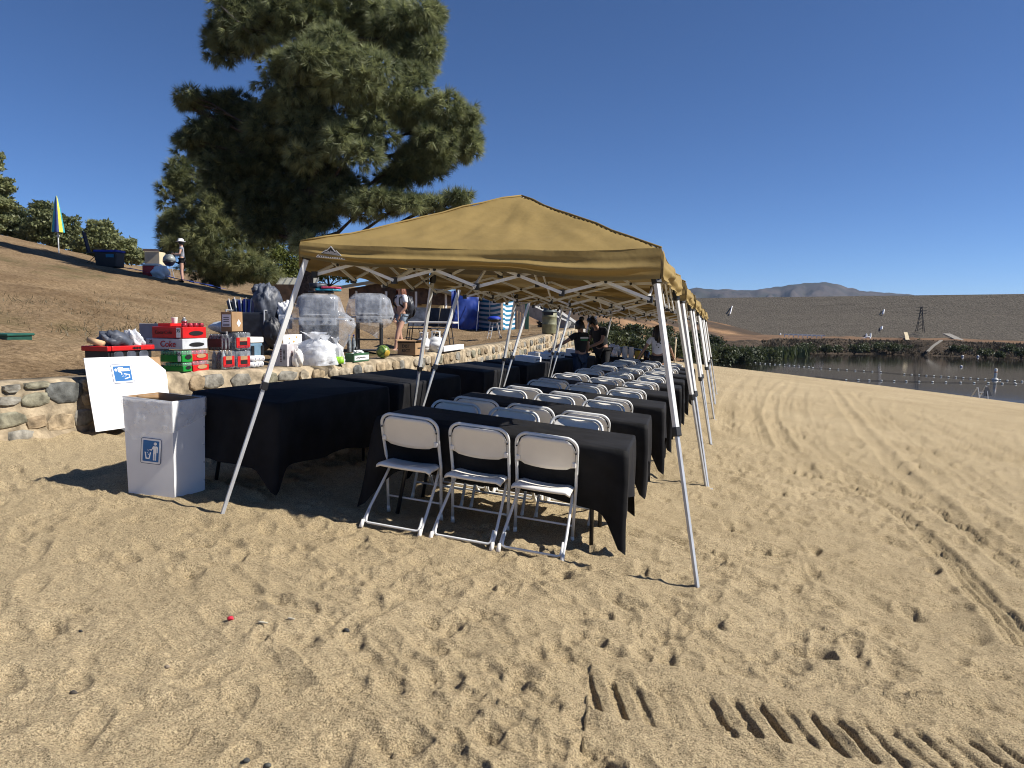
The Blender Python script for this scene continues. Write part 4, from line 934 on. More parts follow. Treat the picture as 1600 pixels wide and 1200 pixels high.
# red tray lid with cup and bottle
o, wx, wy_, h = PB(262, 511, 505.5, 252, 319, (SB.x-.26, SB.y+.10)); zt = ow.z+hw_
t = thing('red_tray', 'flat red carton lid lying on top of the soda stack', 'carton lid', (o.x, o.y, zt+.001)); mb = MB(); wy_ = min(wy_, .45)
mb.box((-wx/2-.02, wy_/2, .004), (wx+.05, wy_, .006))
for c, s in (((-wx/2-.02, .004, .02), (wx+.05, .006, .036)), ((-wx/2-.02, wy_-.004, .02), (wx+.05, .006, .036)), ((.002, wy_/2, .02), (.006, wy_-.02, .036)), ((-wx-.04, wy_/2, .02), (.006, wy_-.02, .036))): mb.box(c, s)
mb.build('lid', M['red'], t)
def cup(px, py0, py1, pw, label, base_xy=None, z=None):
    o = Vector(base_xy+(z,)); s = depth_of(o)/F; hh = (py0-py1)*s; r_ = pw*s/2
    return tag(MB().lathe([(r_*.66, 0), (r_*.70, .004), (r_*.97, hh-.004), (r_, hh), (r_*.93, hh-.003), (r_*.62, .008), (0, .006)], 20, o).build('foam_cup', M['white_plastic'], None, True), label, 'cup')
Pc = Vector((o.x-.10, o.y+.10, zt+.009)); k = slide(Pc, (0, 1, 0), px=273); cup(0, 505, 492, 10, 'white foam cup standing on the red lid of the soda stack', (Pc.x, Pc.y+float(k)), zt+.009)
Pb = Vector((o.x-.06, o.y+.1, zt+.009)); k = float(slide(Pb, (0, 1, 0), px=288)); Pb.y += k
def bottle(loc, hh, r_, label, bm, capm, parent=None, lab=None):
    t = thing('drink_bottle', label, 'bottle', loc) if parent is None else parent
    MB().lathe([(r_*.8, 0), (r_, .01), (r_, hh*.30), (r_*.93, hh*.34), (r_, hh*.40), (r_, hh*.58), (r_*.75, hh*.74), (r_*.38, hh*.88), (r_*.36, hh*.93)], 12).build('bottle_body', bm, t, True)
    MB().lathe([(r_*.42, hh*.92), (r_*.42, hh), (0, hh)], 10).build('cap', capm, t, True)
    if lab is not None: MB().lathe([(r_*1.02, hh*.36), (r_*1.02, hh*.56)], 12).build('wrapper', lab, t, True)
    return t
bottle(Pb, 13*depth_of(Pb)/F, 4.2*depth_of(Pb)/F, 'small clear bottle with a pink label beside the foam cup', M['water_bottle'], M['white_plastic'], None, M['can_red'])

# --- bottle packs in clear wrap
def bottle_pack(label, pe, yb, yt, pl, pr, base=None, dark=False):
    o, wx, wy_, h = PB(pe, yb, yt, pl, pr, base); t = thing('bottle_pack', label, 'bottle pack', o, 0, 'shrink-wrapped bottle packs on the wall'); nx, ny = 3, 2; r_ = min(wx/nx, wy_/ny)/2*.96
    for i in range(nx):
        for j in range(ny):
            p = (-(i+.5)*wx/nx, (j+.5)*wy_/ny, 0)
            b = MB().lathe([(r_*.8, 0), (r_, .01), (r_, h*.62), (r_*.72, h*.78), (r_*.36, h*.9), (r_*.36, h*.93)], 10, p).build('bottle', M['dark_bottle'] if (dark or (i+j) % 2) else M['water_bottle'], t, True)
            MB().lathe([(r_*.42, h*.925), (r_*.42, h*.99), (0, h*.99)], 8, p).build('cap', M['can_silver'] if not dark else M['black_plastic'], b, True)
    lb = MB().prism(rrect(wy_*.90, h*.56, .012, 3), .004, SIDE(wy_*.5, h*.42)).build('label_panel', M['red'], t)
    MB().prism(rrect(wy_*.50, h*.20, .004, 2), .0055, SIDE(wy_*.5, h*.60)).build('tan_patch', M['cardboard'], lb); MB().prism(rrect(wy_*.50, h*.22, .004, 2), .0055, SIDE(wy_*.5, h*.37)).build('dark_patch', M['black_print'], lb)
    MB().prism(rrect(wy_*.74, h*.12, .004, 2), .0055, SIDE(wy_*.5, h*.17)).build('pink_patch', M['can_red'], lb)
    local_box(MB(), wx+.006, wy_+.016, h*.97, .0, 0).build('wrap', M['film'], t, False, .02, 3); return t, o, wx, wy_, h
t, oA, wA, lA, hA = bottle_pack('wrapped bottle pack with a red label, lower left of the two', 348, 578, 548, 327, 367)
t, oB, wB, lB, hB = bottle_pack('wrapped bottle pack with a red label, lower right one against the white rolls', 372, 577.5, 548, 367, 391.5, (oA.x+.0, oA.y+lA+.04))
t, oC, wC, lC, hC = bottle_pack('wrapped bottle pack with a red label stacked on the lower right one', 371, 547.5, 519, 357, 391.5, (oB.x-.005, oB.y-.01))
o, wx, wy_, h = PB(347, 547.5, 522, 324, 359, (oA.x-.02, oA.y+.03)); t = thing('bottle_pack', 'dark wrapped bottle pack with maroon print on the lower left bottles', 'bottle pack', o, 0, 'shrink-wrapped bottle packs on the wall')
for i in range(4):
    for j in range(2): MB().lathe([(.03, 0), (.033, .01), (.033, h*.7), (.012, h*.92), (.012, h)], 10, (-(i+.5)*wx/4, (j+.5)*wy_/2, 0)).build('bottle', M['dark_bottle'], t, True)
MB().prism(rrect(wx*.9, h*.5, .01, 3), .003, FRONT(-wx*.5, h*.45)).build('label_panel', M['dark_red'], t); local_box(MB(), wx+.006, wy_+.01, h*.97, 0, 0).build('wrap', M['film'], t, False, .02, 3)
# --- cardboard box on the bottle packs
o, wx, wy_, h = PB(361.5, 518, 487, 345.5, 379.5, (oB.x-.02, oB.y-.05)); t = thing('cardboard_box', 'small brown cardboard box with a shipping label on top of the bottle packs', 'box', o)
local_box(MB(), wx, wy_, h).build('carton', M['cardboard'], t, False, .003, 1); MB().prism(rrect(wx*.78, h*.62, .004, 2), .001, FRONT(-wx*.48, h*.55)).build('shipping_label', M['white_print'], t)
d = MB()
for q in range(9): d.prism([(-wx*.30+q*wx*.065, 0), (-wx*.30+q*wx*.065+wx*.035, 0), (-wx*.30+q*wx*.065+wx*.035, h*.10), (-wx*.30+q*wx*.065, h*.10)], .002, FRONT(-wx*.48, h*.28))
for q in range(3): d.prism(rrect(wx*.5, h*.03, .001, 1), .002, FRONT(-wx*.5, h*(.5+.1*q)))
d.build('barcode', M['black_print'], t); MB().prism([(0, -h*.2), (wy_*.2, 0), (0, h*.2), (-wy_*.2, 0)], .001, SIDE(wy_*.62, h*.42)).build('diamond_label', M['white_print'], t)
# --- ice bag behind
p = top_at(366, 548); p = Vector(p)+Vector((-.55, .55, .0)); zg = float(terr_z(p.x, p.y)); s_ = depth_of(p)/F
ib = Vector(at_depth(368, 512, depth_of(p)))
crate = MB().box((ib.x, ib.y, zg+(ib.z-.10-zg)/2), (.62, .40, max(.05, ib.z-.10-zg))).build('plastic_crate', M['black_plastic'], None, False, .01, 2); tag(crate, 'dark crate under the white ice bag behind the bottle packs', 'crate')
tag(lump('ice_bag', ib, (46*s_, .2, .115), mat('ice_bag', (.62, .66, .70), .3, .12, 25, bump=.6, bscale=30), None, 8, .12), 'plump white bag of ice lying behind the cardboard box', 'ice bag')
# --- cooler, rolls, cartons, bags
o, wx, wy_, h = PB(394, 553, 527, 390, 411, (oB.x-.10, oB.y+.42)); zt = float(terr_z(o.x, o.y)); t = thing('cooler', 'small slate-blue cooler with a white lid beside the bottle packs', 'cooler', (o.x, o.y, zt)); hh = o.z+h-zt
MB().box((-.15, wy_/2, hh*.40), (.30, wy_, hh*.80)).build('tub', M['slate'], t, False, .02, 3); MB().box((-.15, wy_/2, hh*.9), (.32, wy_+.02, hh*.20)).build('lid', M['white_plastic'], t, False, .015, 3)
for s in (.1, .9): MB().bar((.012, wy_*s, 0.02), (.012, wy_*s, hh*.7), .035, .03).build('handle', M['black_plastic'], t)
o = top_at(393, 575); s_ = depth_of(o)/F; k = 0
for z_, n_ in ((0, 3), (1, 3)):
    for q in range(n_):
        r_ = .038; c = Vector((o.x-.11+.002*z_, o.y+.05+q*.080+z_*.02, o.z+r_+z_*r_*1.85)); k += 1
        tt = thing('paper_roll', 'white paper roll, %s of the %s layer beside the grey carton' % (['nearest', 'middle', 'farthest'][q], ['lower', 'upper'][z_]), 'paper roll', c, 0, 'white paper rolls in clear film')
        MB().lathe([(r_, -.12), (r_, .12)], 16, axis='x').build('paper', M['white_card'], tt, True); MB().lathe([(r_*.4, .1205), (.001, .121)], 12, axis='x').build('core', M['grey_card'], tt)
o, wx, wy_, h = PB(449, 573, 538, 423, 465.5); t = thing('grey_carton', 'tall grey-white carton with sideways red print and a barcode', 'carton', o); wx *= .8
local_box(MB(), wx, wy_, h).build('carton', mat('pale_grey_card', (.52, .49, .50), .6), t, False, .003, 1)
d = MB()
for q in range(9): d.prism([(0, q*h*.055), (wx*.16, q*h*.055), (wx*.16, q*h*.055+h*.033), (0, q*h*.055+h*.033)], .001, FRONT(-wx*.30, h*.28))
d.build('barcode', M['black_print'], t)
d = MB()
for q in range(8): d.prism([(0, q*h*.075), (wx*.11, q*h*.075), (wx*.11, q*h*.075+h*.05), (0, q*h*.075+h*.05)], .001, FRONT(-wx*.52, h*.2))
for q in range(7): d.prism([(0, q*h*.06), (wy_*.13, q*h*.06), (wy_*.13, q*h*.06+h*.035), (0, q*h*.06+h*.035)], .001, SIDE(wy_*.38, h*.3))
d.build('red_print', M['dark_red'], t); GC = o
o, wx, wy_, h = PB(459, 545, 523, 452, 472, (GC.x-.28, GC.y+.34)); zt = float(terr_z(o.x, o.y)); t = thing('white_carton', 'white carton with orange spots standing behind the grey carton', 'carton', (o.x, o.y, zt)); hh = o.z+h-zt
local_box(MB(), wx+.1, wy_, hh).build('carton', M['white_card'], t, False, .003, 1)
for q, (a, b) in enumerate(((.3, .86), (.55, .75), (.7, .9), (.45, .62))): MB().prism(arc((0, 0), .014+.004*(q % 2), 0, 6.28, 10)[:-1], .001, SIDE(wy_*a, hh*b)).build('orange_spot', mat('orange%d' % q, (.7, .30, .03), .5), t)
def sack(name, px, py, pw, ph, mt, label, seed, cat='bag', dep=.6, knot=True):
    o = top_at(px, py); s_ = depth_of(o)/F; w2 = pw*s_/2; hh = ph*s_; t = thing(name, label, cat, o)
    def f_(i, j):
        a = 2*math.pi*i; z = j*hh; r_ = (1.05-.25*j) if j < .62 else (1.05-.155)*max(.10, 1-((j-.62)/.2))**.8 if j < .80 else .12+.5*(j-.80)/.2
        n_ = float(fbm(np.array(math.cos(a)*2+seed), np.array(math.sin(a)*2+j*3), 4, seed)); r_ *= 1+.5*n_; return (math.cos(a)*w2*r_-w2*dep*.3, math.sin(a)*w2*dep*r_+w2*dep, z*(1+.10*n_)+.0)
    MB().grid(f_, 36, 24).build('film', mt, t, True, fix=False); return t, w2, hh
t, w2, hh = sack('plastic_bag', 487, 571, 64, 50, M['bag_film'], 'large crumpled clear plastic bag of cups in front of the covered grill', 3, dep=.7)
lump('contents', (-.06, w2*.7, hh*.28), (w2*.7, w2*.45, hh*.26), M['white_card'], t, 4, .4)
t, w2, hh = sack('plastic_bag', 505, 570, 36, 46, M['bag_film'], 'knotted clear plastic bag beside the green-based white bag', 7, dep=.7); lump('contents', (-.04, w2*.7, hh*.30), (w2*.72, w2*.5, hh*.26), M['bag_film'], t, 9, .3)
t, w2, hh = sack('produce_bag', 524, 569, 23, 40, mat('white_bag', (.72, .72, .72), .5, .08), 'tied white produce bag with a lime green base', 5, dep=.6)
mb = MB().lathe([(w2*1.0, 0), (w2*1.10, hh*.1), (w2*1.04, hh*.28)], 24, (-w2*.18, w2*.6, .002), sx=1.05, sy=.68); mb.build('green_base', mat('lime', (.30, .62, .03), .5, .2, 20), t, True)
tag(lump('white_jug_bag', Vector(top_at(466, 573))+Vector((-.06, .08, .10)), (.075, .07, .125), M['white_plastic'], None, 14, .25), 'thin white sack slumped against the grey carton', 'bag')
o, wx, wy_, h = PB(553, 567.5, 553, 539, 577); t = thing('glove_box', 'green and white flat carton near the watermelon', 'carton', o); local_box(MB(), wx, wy_, h).build('carton', mat('dull_green', (.05, .13, .06), .5, .2), t, False, .003, 1)
MB().prism(rrect(wy_*.92, h*.56, .004, 2), .001, SIDE(wy_*.5, h*.48)).build('label_panel', M['white_print'], t)
d = MB()
for q in range(10): d.prism([(0, 0), (wy_*.045, 0), (wy_*.045, h*.16), (0, h*.16)], .002, SIDE(wy_*(.15+.06*q), h*(.42 if q % 3 else .38)))
d.build('lettering', M['black_print'], t); lump('tissue', (-wx*.4, wy_*.5, h*1.1), (wx*.3, wy_*.3, h*.25), M['white_card'], t, 3, .5)
for q, px in enumerate((548.5, 555.5)):
    o = top_at(px, 552); o.x -= .10; o.y += .12; o.z = float(terr_z(o.x, o.y)); s_ = depth_of(o)/F
    bottle(o, 28*s_, 3.4*s_, '%s of two squat bottles with blue tops behind the green carton' % ('left', 'right')[q], M['water_bottle'], M['royal'])
# watermelon
wm = bpy.data.materials.new('melon'); wm.use_nodes = True; n_ = wm.node_tree.nodes; L_ = wm.node_tree.links; tc = n_.new('ShaderNodeTexCoord'); wv = n_.new('ShaderNodeTexWave'); wv.inputs['Scale'].default_value = 7; wv.inputs['Distortion'].default_value = 6; wv.inputs['Detail'].default_value = 3; wv.bands_direction = 'Y'
rp = n_.new('ShaderNodeValToRGB'); rp.color_ramp.elements[0].color = (.02, .07, .015, 1); rp.color_ramp.elements[1].color = (.22, .30, .06, 1); L_.new(tc.outputs['Object'], wv.inputs['Vector']); L_.new(wv.outputs[0], rp.inputs[0]); L_.new(rp.outputs[0], n_['Principled BSDF'].inputs['Base Color']); n_['Principled BSDF'].inputs['Roughness'].default_value = .35
o = top_at(605, 567.5); r_ = 10.5*depth_of(o)/F; t = thing('watermelon', 'round striped green watermelon with a yellow patch on the wall', 'watermelon', o+Vector((-r_, r_*.7, 0)))
MB().lathe([(r_*math.cos(a)*1.03, r_+r_*math.sin(a)) for a in [math.pi*(k/14-.5) for k in range(15)]], 24).build('rind', wm, t, True)
MB().lathe([(r_*1.035*math.sin(a), r_*1.035*math.cos(a)) for a in [0.001, .15, .3, .45, .55]], 18, (0, 0, 0)).build('ground_spot', mat('melon_yellow', (.62, .42, .06), .4, .2), t, True).matrix_local = Matrix.Translation((0, 0, r_)) @ Vector((.9, -.35, -.25)).to_track_quat('Z', 'Y').to_matrix().to_4x4()
# DISTRICT carton
o, wx, wy_, h = PB(649, 560.5, 533, 621, 664); t = thing('lettered_carton', 'brown cardboard carton lettered DISTRICT in two lines', 'box', o); local_box(MB(), wx, wy_, h).build('carton', M['cardboard'], t, False, .003, 1)
text_part('DIST', h*.30, FRONT(-wx*.52, h*.62), M['black_print'], t, 'lettering', .001); text_part('RICT', h*.30, FRONT(-wx*.52, h*.30), M['black_print'], t, 'lettering', .001)
local_box(MB(), wx+.002, wy_+.002, h*.06, h*.86).build('tape', M['slate_nylon'], t)
d = MB()
for q in range(5): d.prism(rrect(wy_*.06, h*.10, .001, 1), .001, SIDE(wy_*(.25+.08*q), h*.48))
d.build('small_print', M['black_print'], t)
for x in (0, 1): MB().add([(-wx*x, 0, h), (-wx*x, wy_, h), (-wx*x+(.05 if x == 0 else -.05), wy_*.95, h+.02), (-wx*x+(.05 if x == 0 else -.05), wy_*.05, h+.02)], [(0, 1, 2, 3)]).build('flap', M['cardboard'], t)
# propane tanks
def propane(px, yb, ht, label):
    o = top_at(px, yb); s_ = depth_of(o)/F; hh = ht*s_; r_ = hh*.36; t = thing('propane_tank', label, 'gas tank', o+Vector((-r_*.6, r_, 0)), .5, 'white propane tanks on the wall')
    MB().lathe([(r_*.7, 0), (r_*.7, hh*.06), (r_*.85, hh*.09), (r_, hh*.2), (r_, hh*.55), (r_*.8, hh*.68), (r_*.3, hh*.74), (0, hh*.745)], 24).build('cylinder', M['white_metal'], t, True)
    g = MB()
    for a0, a1 in ((-.9, .9), (math.pi-.9, math.pi+.9)):
        A = arc((0, 0), r_*.62, a0, a1, 10); g.add([(x, y, z) for z in (hh*.70, hh*.98) for x, y in A], [(i, i+1, i+12, i+11) for i in range(10)])
    g.tube([(x, y, hh*.985) for x, y in arc((0, 0), r_*.62, 0, 2*math.pi, 20)[:-1]], .008, 6, closed=True).build('collar', M['white_metal'], t, True)
    MB().tube([(0, 0, hh*.74), (0, 0, hh*.88)], .022, 8).tube([(0, 0, hh*.84), (.06, 0, hh*.84)], .018, 8).build('valve', M['black_metal'], t)
    MB().lathe([(r_*1.005, hh*.22), (r_*1.005, hh*.5)], 24).build('band_label', M['white_print'], t, True)
    d = MB()
    for q in range(6): d.box((math.cos(-.4+.0*q)*r_*1.012, math.sin(-.4)*r_*1.012+0, hh*(.26+.04*q)), (.004, r_*.5, .006), Matrix.Rotation(-.4, 3, 'Z'))
    d.build('red_print', M['red_print'], t); return t
propane(683, 554.5, 33, 'white propane tank nearest the edge beside the lettered carton'); propane(664, 551, 31, 'white propane tank half hidden behind the lettered carton and tent leg')
o = Vector(top_at(690, 553)); e = Vector(top_at(721, 546)); o.z += .05; e.z += .05; mb = MB().bar(o, e, .10, .10); tag(mb.build('white_tube_box', M['white_card'], None, False, .004, 1), 'long thin white carton lying on the wall past the propane tanks', 'carton')

o = Vector(on_terr(3, 537)); t = thing('green_crate', 'dark green crate cut by the left edge of the picture, on the slope', 'crate', o+Vector((-.35, 0, 0)), .2); MB().box((0, .2, .05), (.72, .4, .10)).build('tub', mat('crate_green', (.012, .07, .05), .5), t, False, .01, 1); MB().box((0, .2, .10), (.76, .44, .03)).build('rim', mat('crate_rim', (.015, .09, .065), .5), t, False, .008, 1)
# ================================================================== COVERED GRILLS
def grill(px, py, wpx, hpx, name_l, stand, seed):
    o = top_at(px, py); o.x -= .10; o.z = float(terr_z(o.x, o.y)); s_ = depth_of(o)/F; W_ = wpx*s_; Hh = hpx*s_; rz = .42
    t = thing('gas_grill', name_l, 'grill', o, rz); w_, d_ = W_*.52, .30; zb = Hh*.52
    if not stand: MB().box((0, d_, zb*.5), (w_, .46, zb)).build('cabinet', M['black_metal'], t, False, .01, 2)
    else:
        for x in (-1, 1):
            for y in (-.2, .2): MB().bar((x*w_*.48, d_+y, 0), (x*w_*.48, d_+y, zb), .035, .035).build('leg', M['black_metal'], t)
            MB().bar((x*w_*.48, d_-.2, zb*.45), (x*w_*.48, d_+.2, zb*.45), .03, .03).build('rail', M['black_metal'], t)
        MB().bar((-w_*.48, d_-.2, zb*.45), (w_*.48, d_-.2, zb*.45), .03, .03).build('rail', M['black_metal'], t); MB().box((0, d_, zb*.08), (w_*.9, .36, .02)).build('shelf', M['black_metal'], t)
        MB().lathe([(.06, -.02), (.065, 0), (.06, .02)], 16, (-w_*.5, d_-.22, .065), 'x').build('wheel', M['black_plastic'], t, True); MB().lathe([(.06, -.02), (.065, 0), (.06, .02)], 16, (w_*.5, d_-.22, .065), 'x').build('wheel', M['black_plastic'], t, True)
    MB().box((0, d_, zb+.06), (w_*1.02, .50, .12)).build('firebox', M['grey_metal'], t, False, .01, 2)
    P = [(-.25, 0), (-.25, .10), (-.20, .22), (-.08, .30), (.10, .30), (.22, .22), (.25, .08), (.25, 0)]; kk = (Hh-zb-.12)/.30
    MB().prism([(x, y*kk) for x, y in P], w_*.98, frame((-w_*.49, d_, zb+.12), (0, 1, 0), (0, 0, 1))).build('lid', mat('lid_grey', (.20, .21, .23), .35, .1, metal=.5), t, False, .02, 2)
    MB().tube([(-w_*.36, d_-.29, zb+.16), (w_*.36, d_-.29, zb+.16)], .014, 8).build('lid_handle', M['grey_metal'], t)
    for x in (-1, 1): MB().box((x*w_*.74, d_, zb+.10), (w_*.42, .44, .03)).build('side_shelf', M['grey_metal'], t, False, .006, 1)
    for q in range(4): MB().lathe([(.022, 0), (.02, .03)], 10, (-w_*.33+q*w_*.22, d_-.29, zb+.05), 'y').build('knob', M['black_plastic'], t)
    return t, o, W_, Hh, rz
def cover(o, W_, Hh, rz, label, seed, prof, knot=None):
    t = thing('plastic_cover', label, 'plastic cover', o, rz); N, K = 110, 34
    def f_(i, j):
        a = 2*math.pi*i; h, rx, ry = [np.interp(j, [q[0] for q in prof], [q[k] for q in prof]) for k in (1, 2, 3)]
        c, s = math.cos(a), math.sin(a); e = (abs(c)**3.2+abs(s)**3.2)**(-1/3.2)
        n1 = float(fbm(np.array(c*3.1+seed+j*.8), np.array(s*3.1+j*2.1), 4, seed)); fold = abs(math.sin(a*7+seed+n1*3+j*2.0))**.5-.65
        k = 1+(.10*n1+.07*fold)*min(1, max(0, (j-.12)*2.2)); p = Vector((c*e*rx*k, .30+s*e*ry*k, h+.03*n1*j))
        if knot and j > .8: q = (j-.8)/.2; p = p.lerp(Vector((knot[0], knot[1], p.z)), q*.8)
        return p
    MB().grid(f_, N, K).build('film', M['grill_film'], t, True, fix=False); return t
g1, o1, W1, H1, r1 = grill(505, 562, 108, 100, 'wide gas grill under a clear plastic cover behind the wall', False, 2)
cover(o1, W1, H1, r1, 'clear crumpled plastic sheet draped over the wide grill', 2, [(0, H1*1.02, .02, .02), (.08, H1*1.02, W1*.22, .20), (.2, H1*.97, W1*.29, .29), (.4, H1*.72, W1*.36, .32), (.5, H1*.60, W1*.50, .33), (.62, H1*.52, W1*.52, .34), (.75, H1*.34, W1*.44, .32), (1, H1*.07, W1*.30, .30)])
g2, o2, W2, H2, r2 = grill(584, 553, 74, 92, 'smaller gas grill on a black stand, its top wrapped in plastic', True, 5)
cover(o2, W2, H2, r2, 'clear plastic bag knotted round the grill on the stand', 5, [(0, H2*1.03, .02, .02), (.1, H2*1.02, W2*.30, .22), (.25, H2*.93, W2*.43, .30), (.5, H2*.66, W2*.50, .34), (.7, H2*.50, W2*.44, .33), (.85, H2*.40, W2*.26, .24), (1, H2*.26, W2*.10, .08)], (W2*.22, .05))
# boards on the wide grill
zt = o1.z+H1*1.035; d1 = depth_of(o1)+.35
for q, (px, py, pw, col, lb) in enumerate([(503, 461, 34, (.015, .015, .018), 'black bodyboard at the bottom of the pile on the covered grill'), (514, 458.5, 38, (.03, .30, .42), 'turquoise bodyboard lying on the covered grill'), (518, 455, 30, (.60, .05, .13), 'pink bodyboard on top of the turquoise one'), (497, 454, 26, (.02, .02, .025), 'black rolled mat beside the pink bodyboard')]):
    p = Vector(at_depth(px, py, d1)); p.z = zt+.012+q*.034; s_ = d1/F; L_ = pw*s_
    t = thing('bodyboard' if q < 3 else 'rolled_mat', lb, 'bodyboard' if q < 3 else 'mat', p, .28+.1*q, 'boards piled on the grill')
    if q < 3:
        MB().prism([(x*L_/2, y*.21) for x, y in [(-1, -.8), (-.85, -1), (.5, -1), (.9, -.7), (1, 0), (.9, .7), (.5, 1), (-.85, 1), (-1, .8), (-.93, 0)]], .028, Matrix.Translation((0, 0, -.012))).build('foam', mat('foam%d' % q, col, .5, .2, 9), t, False, .008, 2)
        MB().tube([(L_*.3, -.1, .018), (L_*.33, -.05, .03), (L_*.3, 0, .018)], .005, 6).build('leash', M['black_plastic'], t)
    else:
        MB().lathe([(.045, -L_/2), (.045, L_/2)], 14, axis='x').build('roll', M['dark_nylon'], t, True); MB().lathe([(.047, -.02), (.047, .02)], 14, axis='x').build('strap', M['slate_nylon'], t)
# ================================================================== WAGON WITH JACKETS, FOLDED CHAIRS
o = top_at(420, 556); o.x -= .55; o.y += .35; o.z = float(terr_z(o.x, o.y)); dW = depth_of(o); s_ = dW/F
t = thing('wagon', 'black folding wagon loaded with jackets, behind the grey carton', 'wagon', o, .3); ww = 62*s_
zw = .62
MB().box((0, 0, zw*.62), (ww, .5, zw*.66)).build('tub', M['dark_nylon'], t, False, .03, 2)
for x in (-.42, .42):
    for y in (-.24, .24): MB().lathe([(.03, -.025), (.095, -.025), (.10, 0), (.095, .025), (.03, .025)], 18, (x*ww, y*1.05, .10), 'y').build('wheel', M['black_plastic'], t, True)
    MB().tube([(x*ww*1.1, -.25, .12), (x*ww*1.1, -.25, zw), (x*ww*1.1, .25, zw), (x*ww*1.1, .25, .12)], .014, 6).build('frame_hoop', M['grey_metal'], t)
tag(lump('jacket', Vector(at_depth(419, 478, dW)), (21*s_, .24, 33*s_), M['slate_nylon'], None, 21, .16, 26, 1.6), 'slate grey jackets heaped high on the black wagon', 'jackets')
tag(lump('jacket', Vector(at_depth(425, 520, dW-.25)), (15*s_, .12, 22*s_), M['dark_nylon'], None, 26, .16, 22, 1.6), 'black jacket hanging down the side of the wagon', 'jacket')
tag(lump('backpack', Vector(at_depth(405, 452, dW+.1)), (9*s_, .12, 9*s_), M['slate_nylon'], None, 27, .3), 'small grey backpack on top of the heaped jackets', 'backpack')
tag(lump('cloth_bundle', Vector(at_depth(444, 482, dW)), (10*s_, .10, 11*s_), M['white_cotton'], None, 31, .5), 'white and blue cloth bundle right of the heaped jackets', 'cloth')
b = Vector(at_depth(446, 503, dW-.1)); tag(MB().box(b, (.16, .2, .22), Matrix.Rotation(.3, 3, 'Z')).build('paper_stack', M['white_card'], None, False, .01, 1), 'white paper packet standing beside the wagon', 'packet')
for q, (px, c) in enumerate([(366, M['slate_nylon']), (373, M['slate_nylon']), (380, M['royal']), (386, M['royal']), (392, M['royal'])]):
    p = Vector(at_depth(px, 492, dW+.15)); p.z = o.z+.52; t = thing('folded_chair', '%s folded camp chair of the row standing in the wagon' % ['leftmost grey', 'second grey', 'leftmost blue', 'middle blue', 'rightmost blue'][q], 'camp chair', p, .3, 'folded camp chairs in the wagon')
    hh = 26*s_+.02*(q % 2); Rm = Matrix.Rotation(-.22+.08*q, 3, 'Y')
    MB().box(Rm @ Vector((0, 0, hh/2)), (.045, .26, hh), Rm).build('sling', c, t, False, .015, 2)
    for y in (-.13, .13): MB().tube([Rm @ Vector((.028, y, -.02)), Rm @ Vector((.028, y, hh+.02))], .009, 6).build('tube', M['white_metal'], t)
# ================================================================== FURTHER ALONG THE TERRACE
def base_on(px, py, dep):
    p = at_depth(px, py, dep); return Vector((p[0], p[1], float(terr_z(p[0], p[1]))))
# white folding table
p = base_on(672, 520, 18.5); t = thing('white_table', 'white folding table on the terrace right of the girl', 'table', p, .2); s_ = 18.5/F; zt = max(.5, 1.56-p.z)
MB().box((0, 0, zt), (1.35, .75, .045)).build('tabletop', M['white_plastic'], t, False, .01, 2)
for x in (-1, 1):
    for y in (-1, 1): MB().tube([(x*.5, y*.28, zt-.03), (x*.58, y*.3, 0)], .014, 6).build('leg', M['black_metal'], t)
    MB().tube([(x*.58, -.3, zt*.4), (x*.58, .3, zt*.4)], .010, 6).build('crossbar', M['black_metal'], t)
# dark chairs left of the tarp
for q, (px, d) in enumerate(((652, 20.5), (668, 21), (684, 21.5))):
    p = base_on(px, 520, d); t = thing('camp_chair', 'dark camp chair in the shade behind the white table, %s of three' % ['left', 'middle', 'right'][q], 'camp chair', p, .4-.5*q, 'dark camp chairs behind the table')
    MB().box((0, 0, .42), (.5, .45, .03)).build('seat', M['dark_nylon'], t); MB().box((0, .24, .75), (.5, .03, .55), Matrix.Rotation(-.2, 3, 'X')).build('backrest', M['slate_nylon'] if q == 0 else M['dark_nylon'], t)
    for x in (-1, 1):
        for y in (-1, 1): MB().tube([(x*.25, y*.22, 0), (-x*.02+x*.22, -y*.2, .44)], .011, 6).build('leg', M['black_metal'], t)
        MB().box((x*.27, 0, .62), (.05, .42, .025)).build('armrest', M['dark_nylon'], t)
# blue tarp shelter
D = 27.5; s_ = D/F; p = base_on(726, 514, D); zb = p.z; t = thing('tarp_shelter', 'royal blue tarp shelter on thin white poles behind the serving tables', 'shelter', p, 0); r3 = Vector(RGT); f3 = Vector((FWD[0], FWD[1], 0)).normalized(); r3.z = 0; r3.normalize()
hh = 60*s_
def tf(i, j): 
    z = hh*(1-j); x = (-20+42*i+(-4*(1-j) if i < .3 else 0))*s_*(1-.10*(1-j)*(i < .15)); y = -.15*math.sin(math.pi*j)+.10*math.sin(i*7+j*6)+.22*(1-j)+.05*float(fbm(np.array(i*4), np.array(j*5), 3, 3)); z += -.18*i*(1-j)+.10*math.sin(math.pi*i)*(1-j); return r3*x+f3*y+Vector((0, 0, z))
MB().grid(tf, 24, 24).build('front_sheet', M['tarp'], t, True, fix=False)
MB().grid(lambda i, j: tf(0, j)+f3*(1.6*i)+r3*(-.35*i*j), 10, 12).build('side_sheet', M['tarp'], t, True, fix=False); MB().grid(lambda i, j: tf(i, 0)+f3*(1.6*j)+Vector((0, 0, -.05*math.sin(math.pi*j))), 12, 8).build('top_sheet', M['tarp'], t, True, fix=False)
for x, l in ((-11, .05), (23, -.1)): MB().tube([r3*(x*s_+l)+f3*(-.25)+Vector((0, 0, -.05)), r3*(x*s_)+f3*(-.1)+Vector((0, 0, hh*.92))], .016, 6).build('pole', M['white_metal'], t)
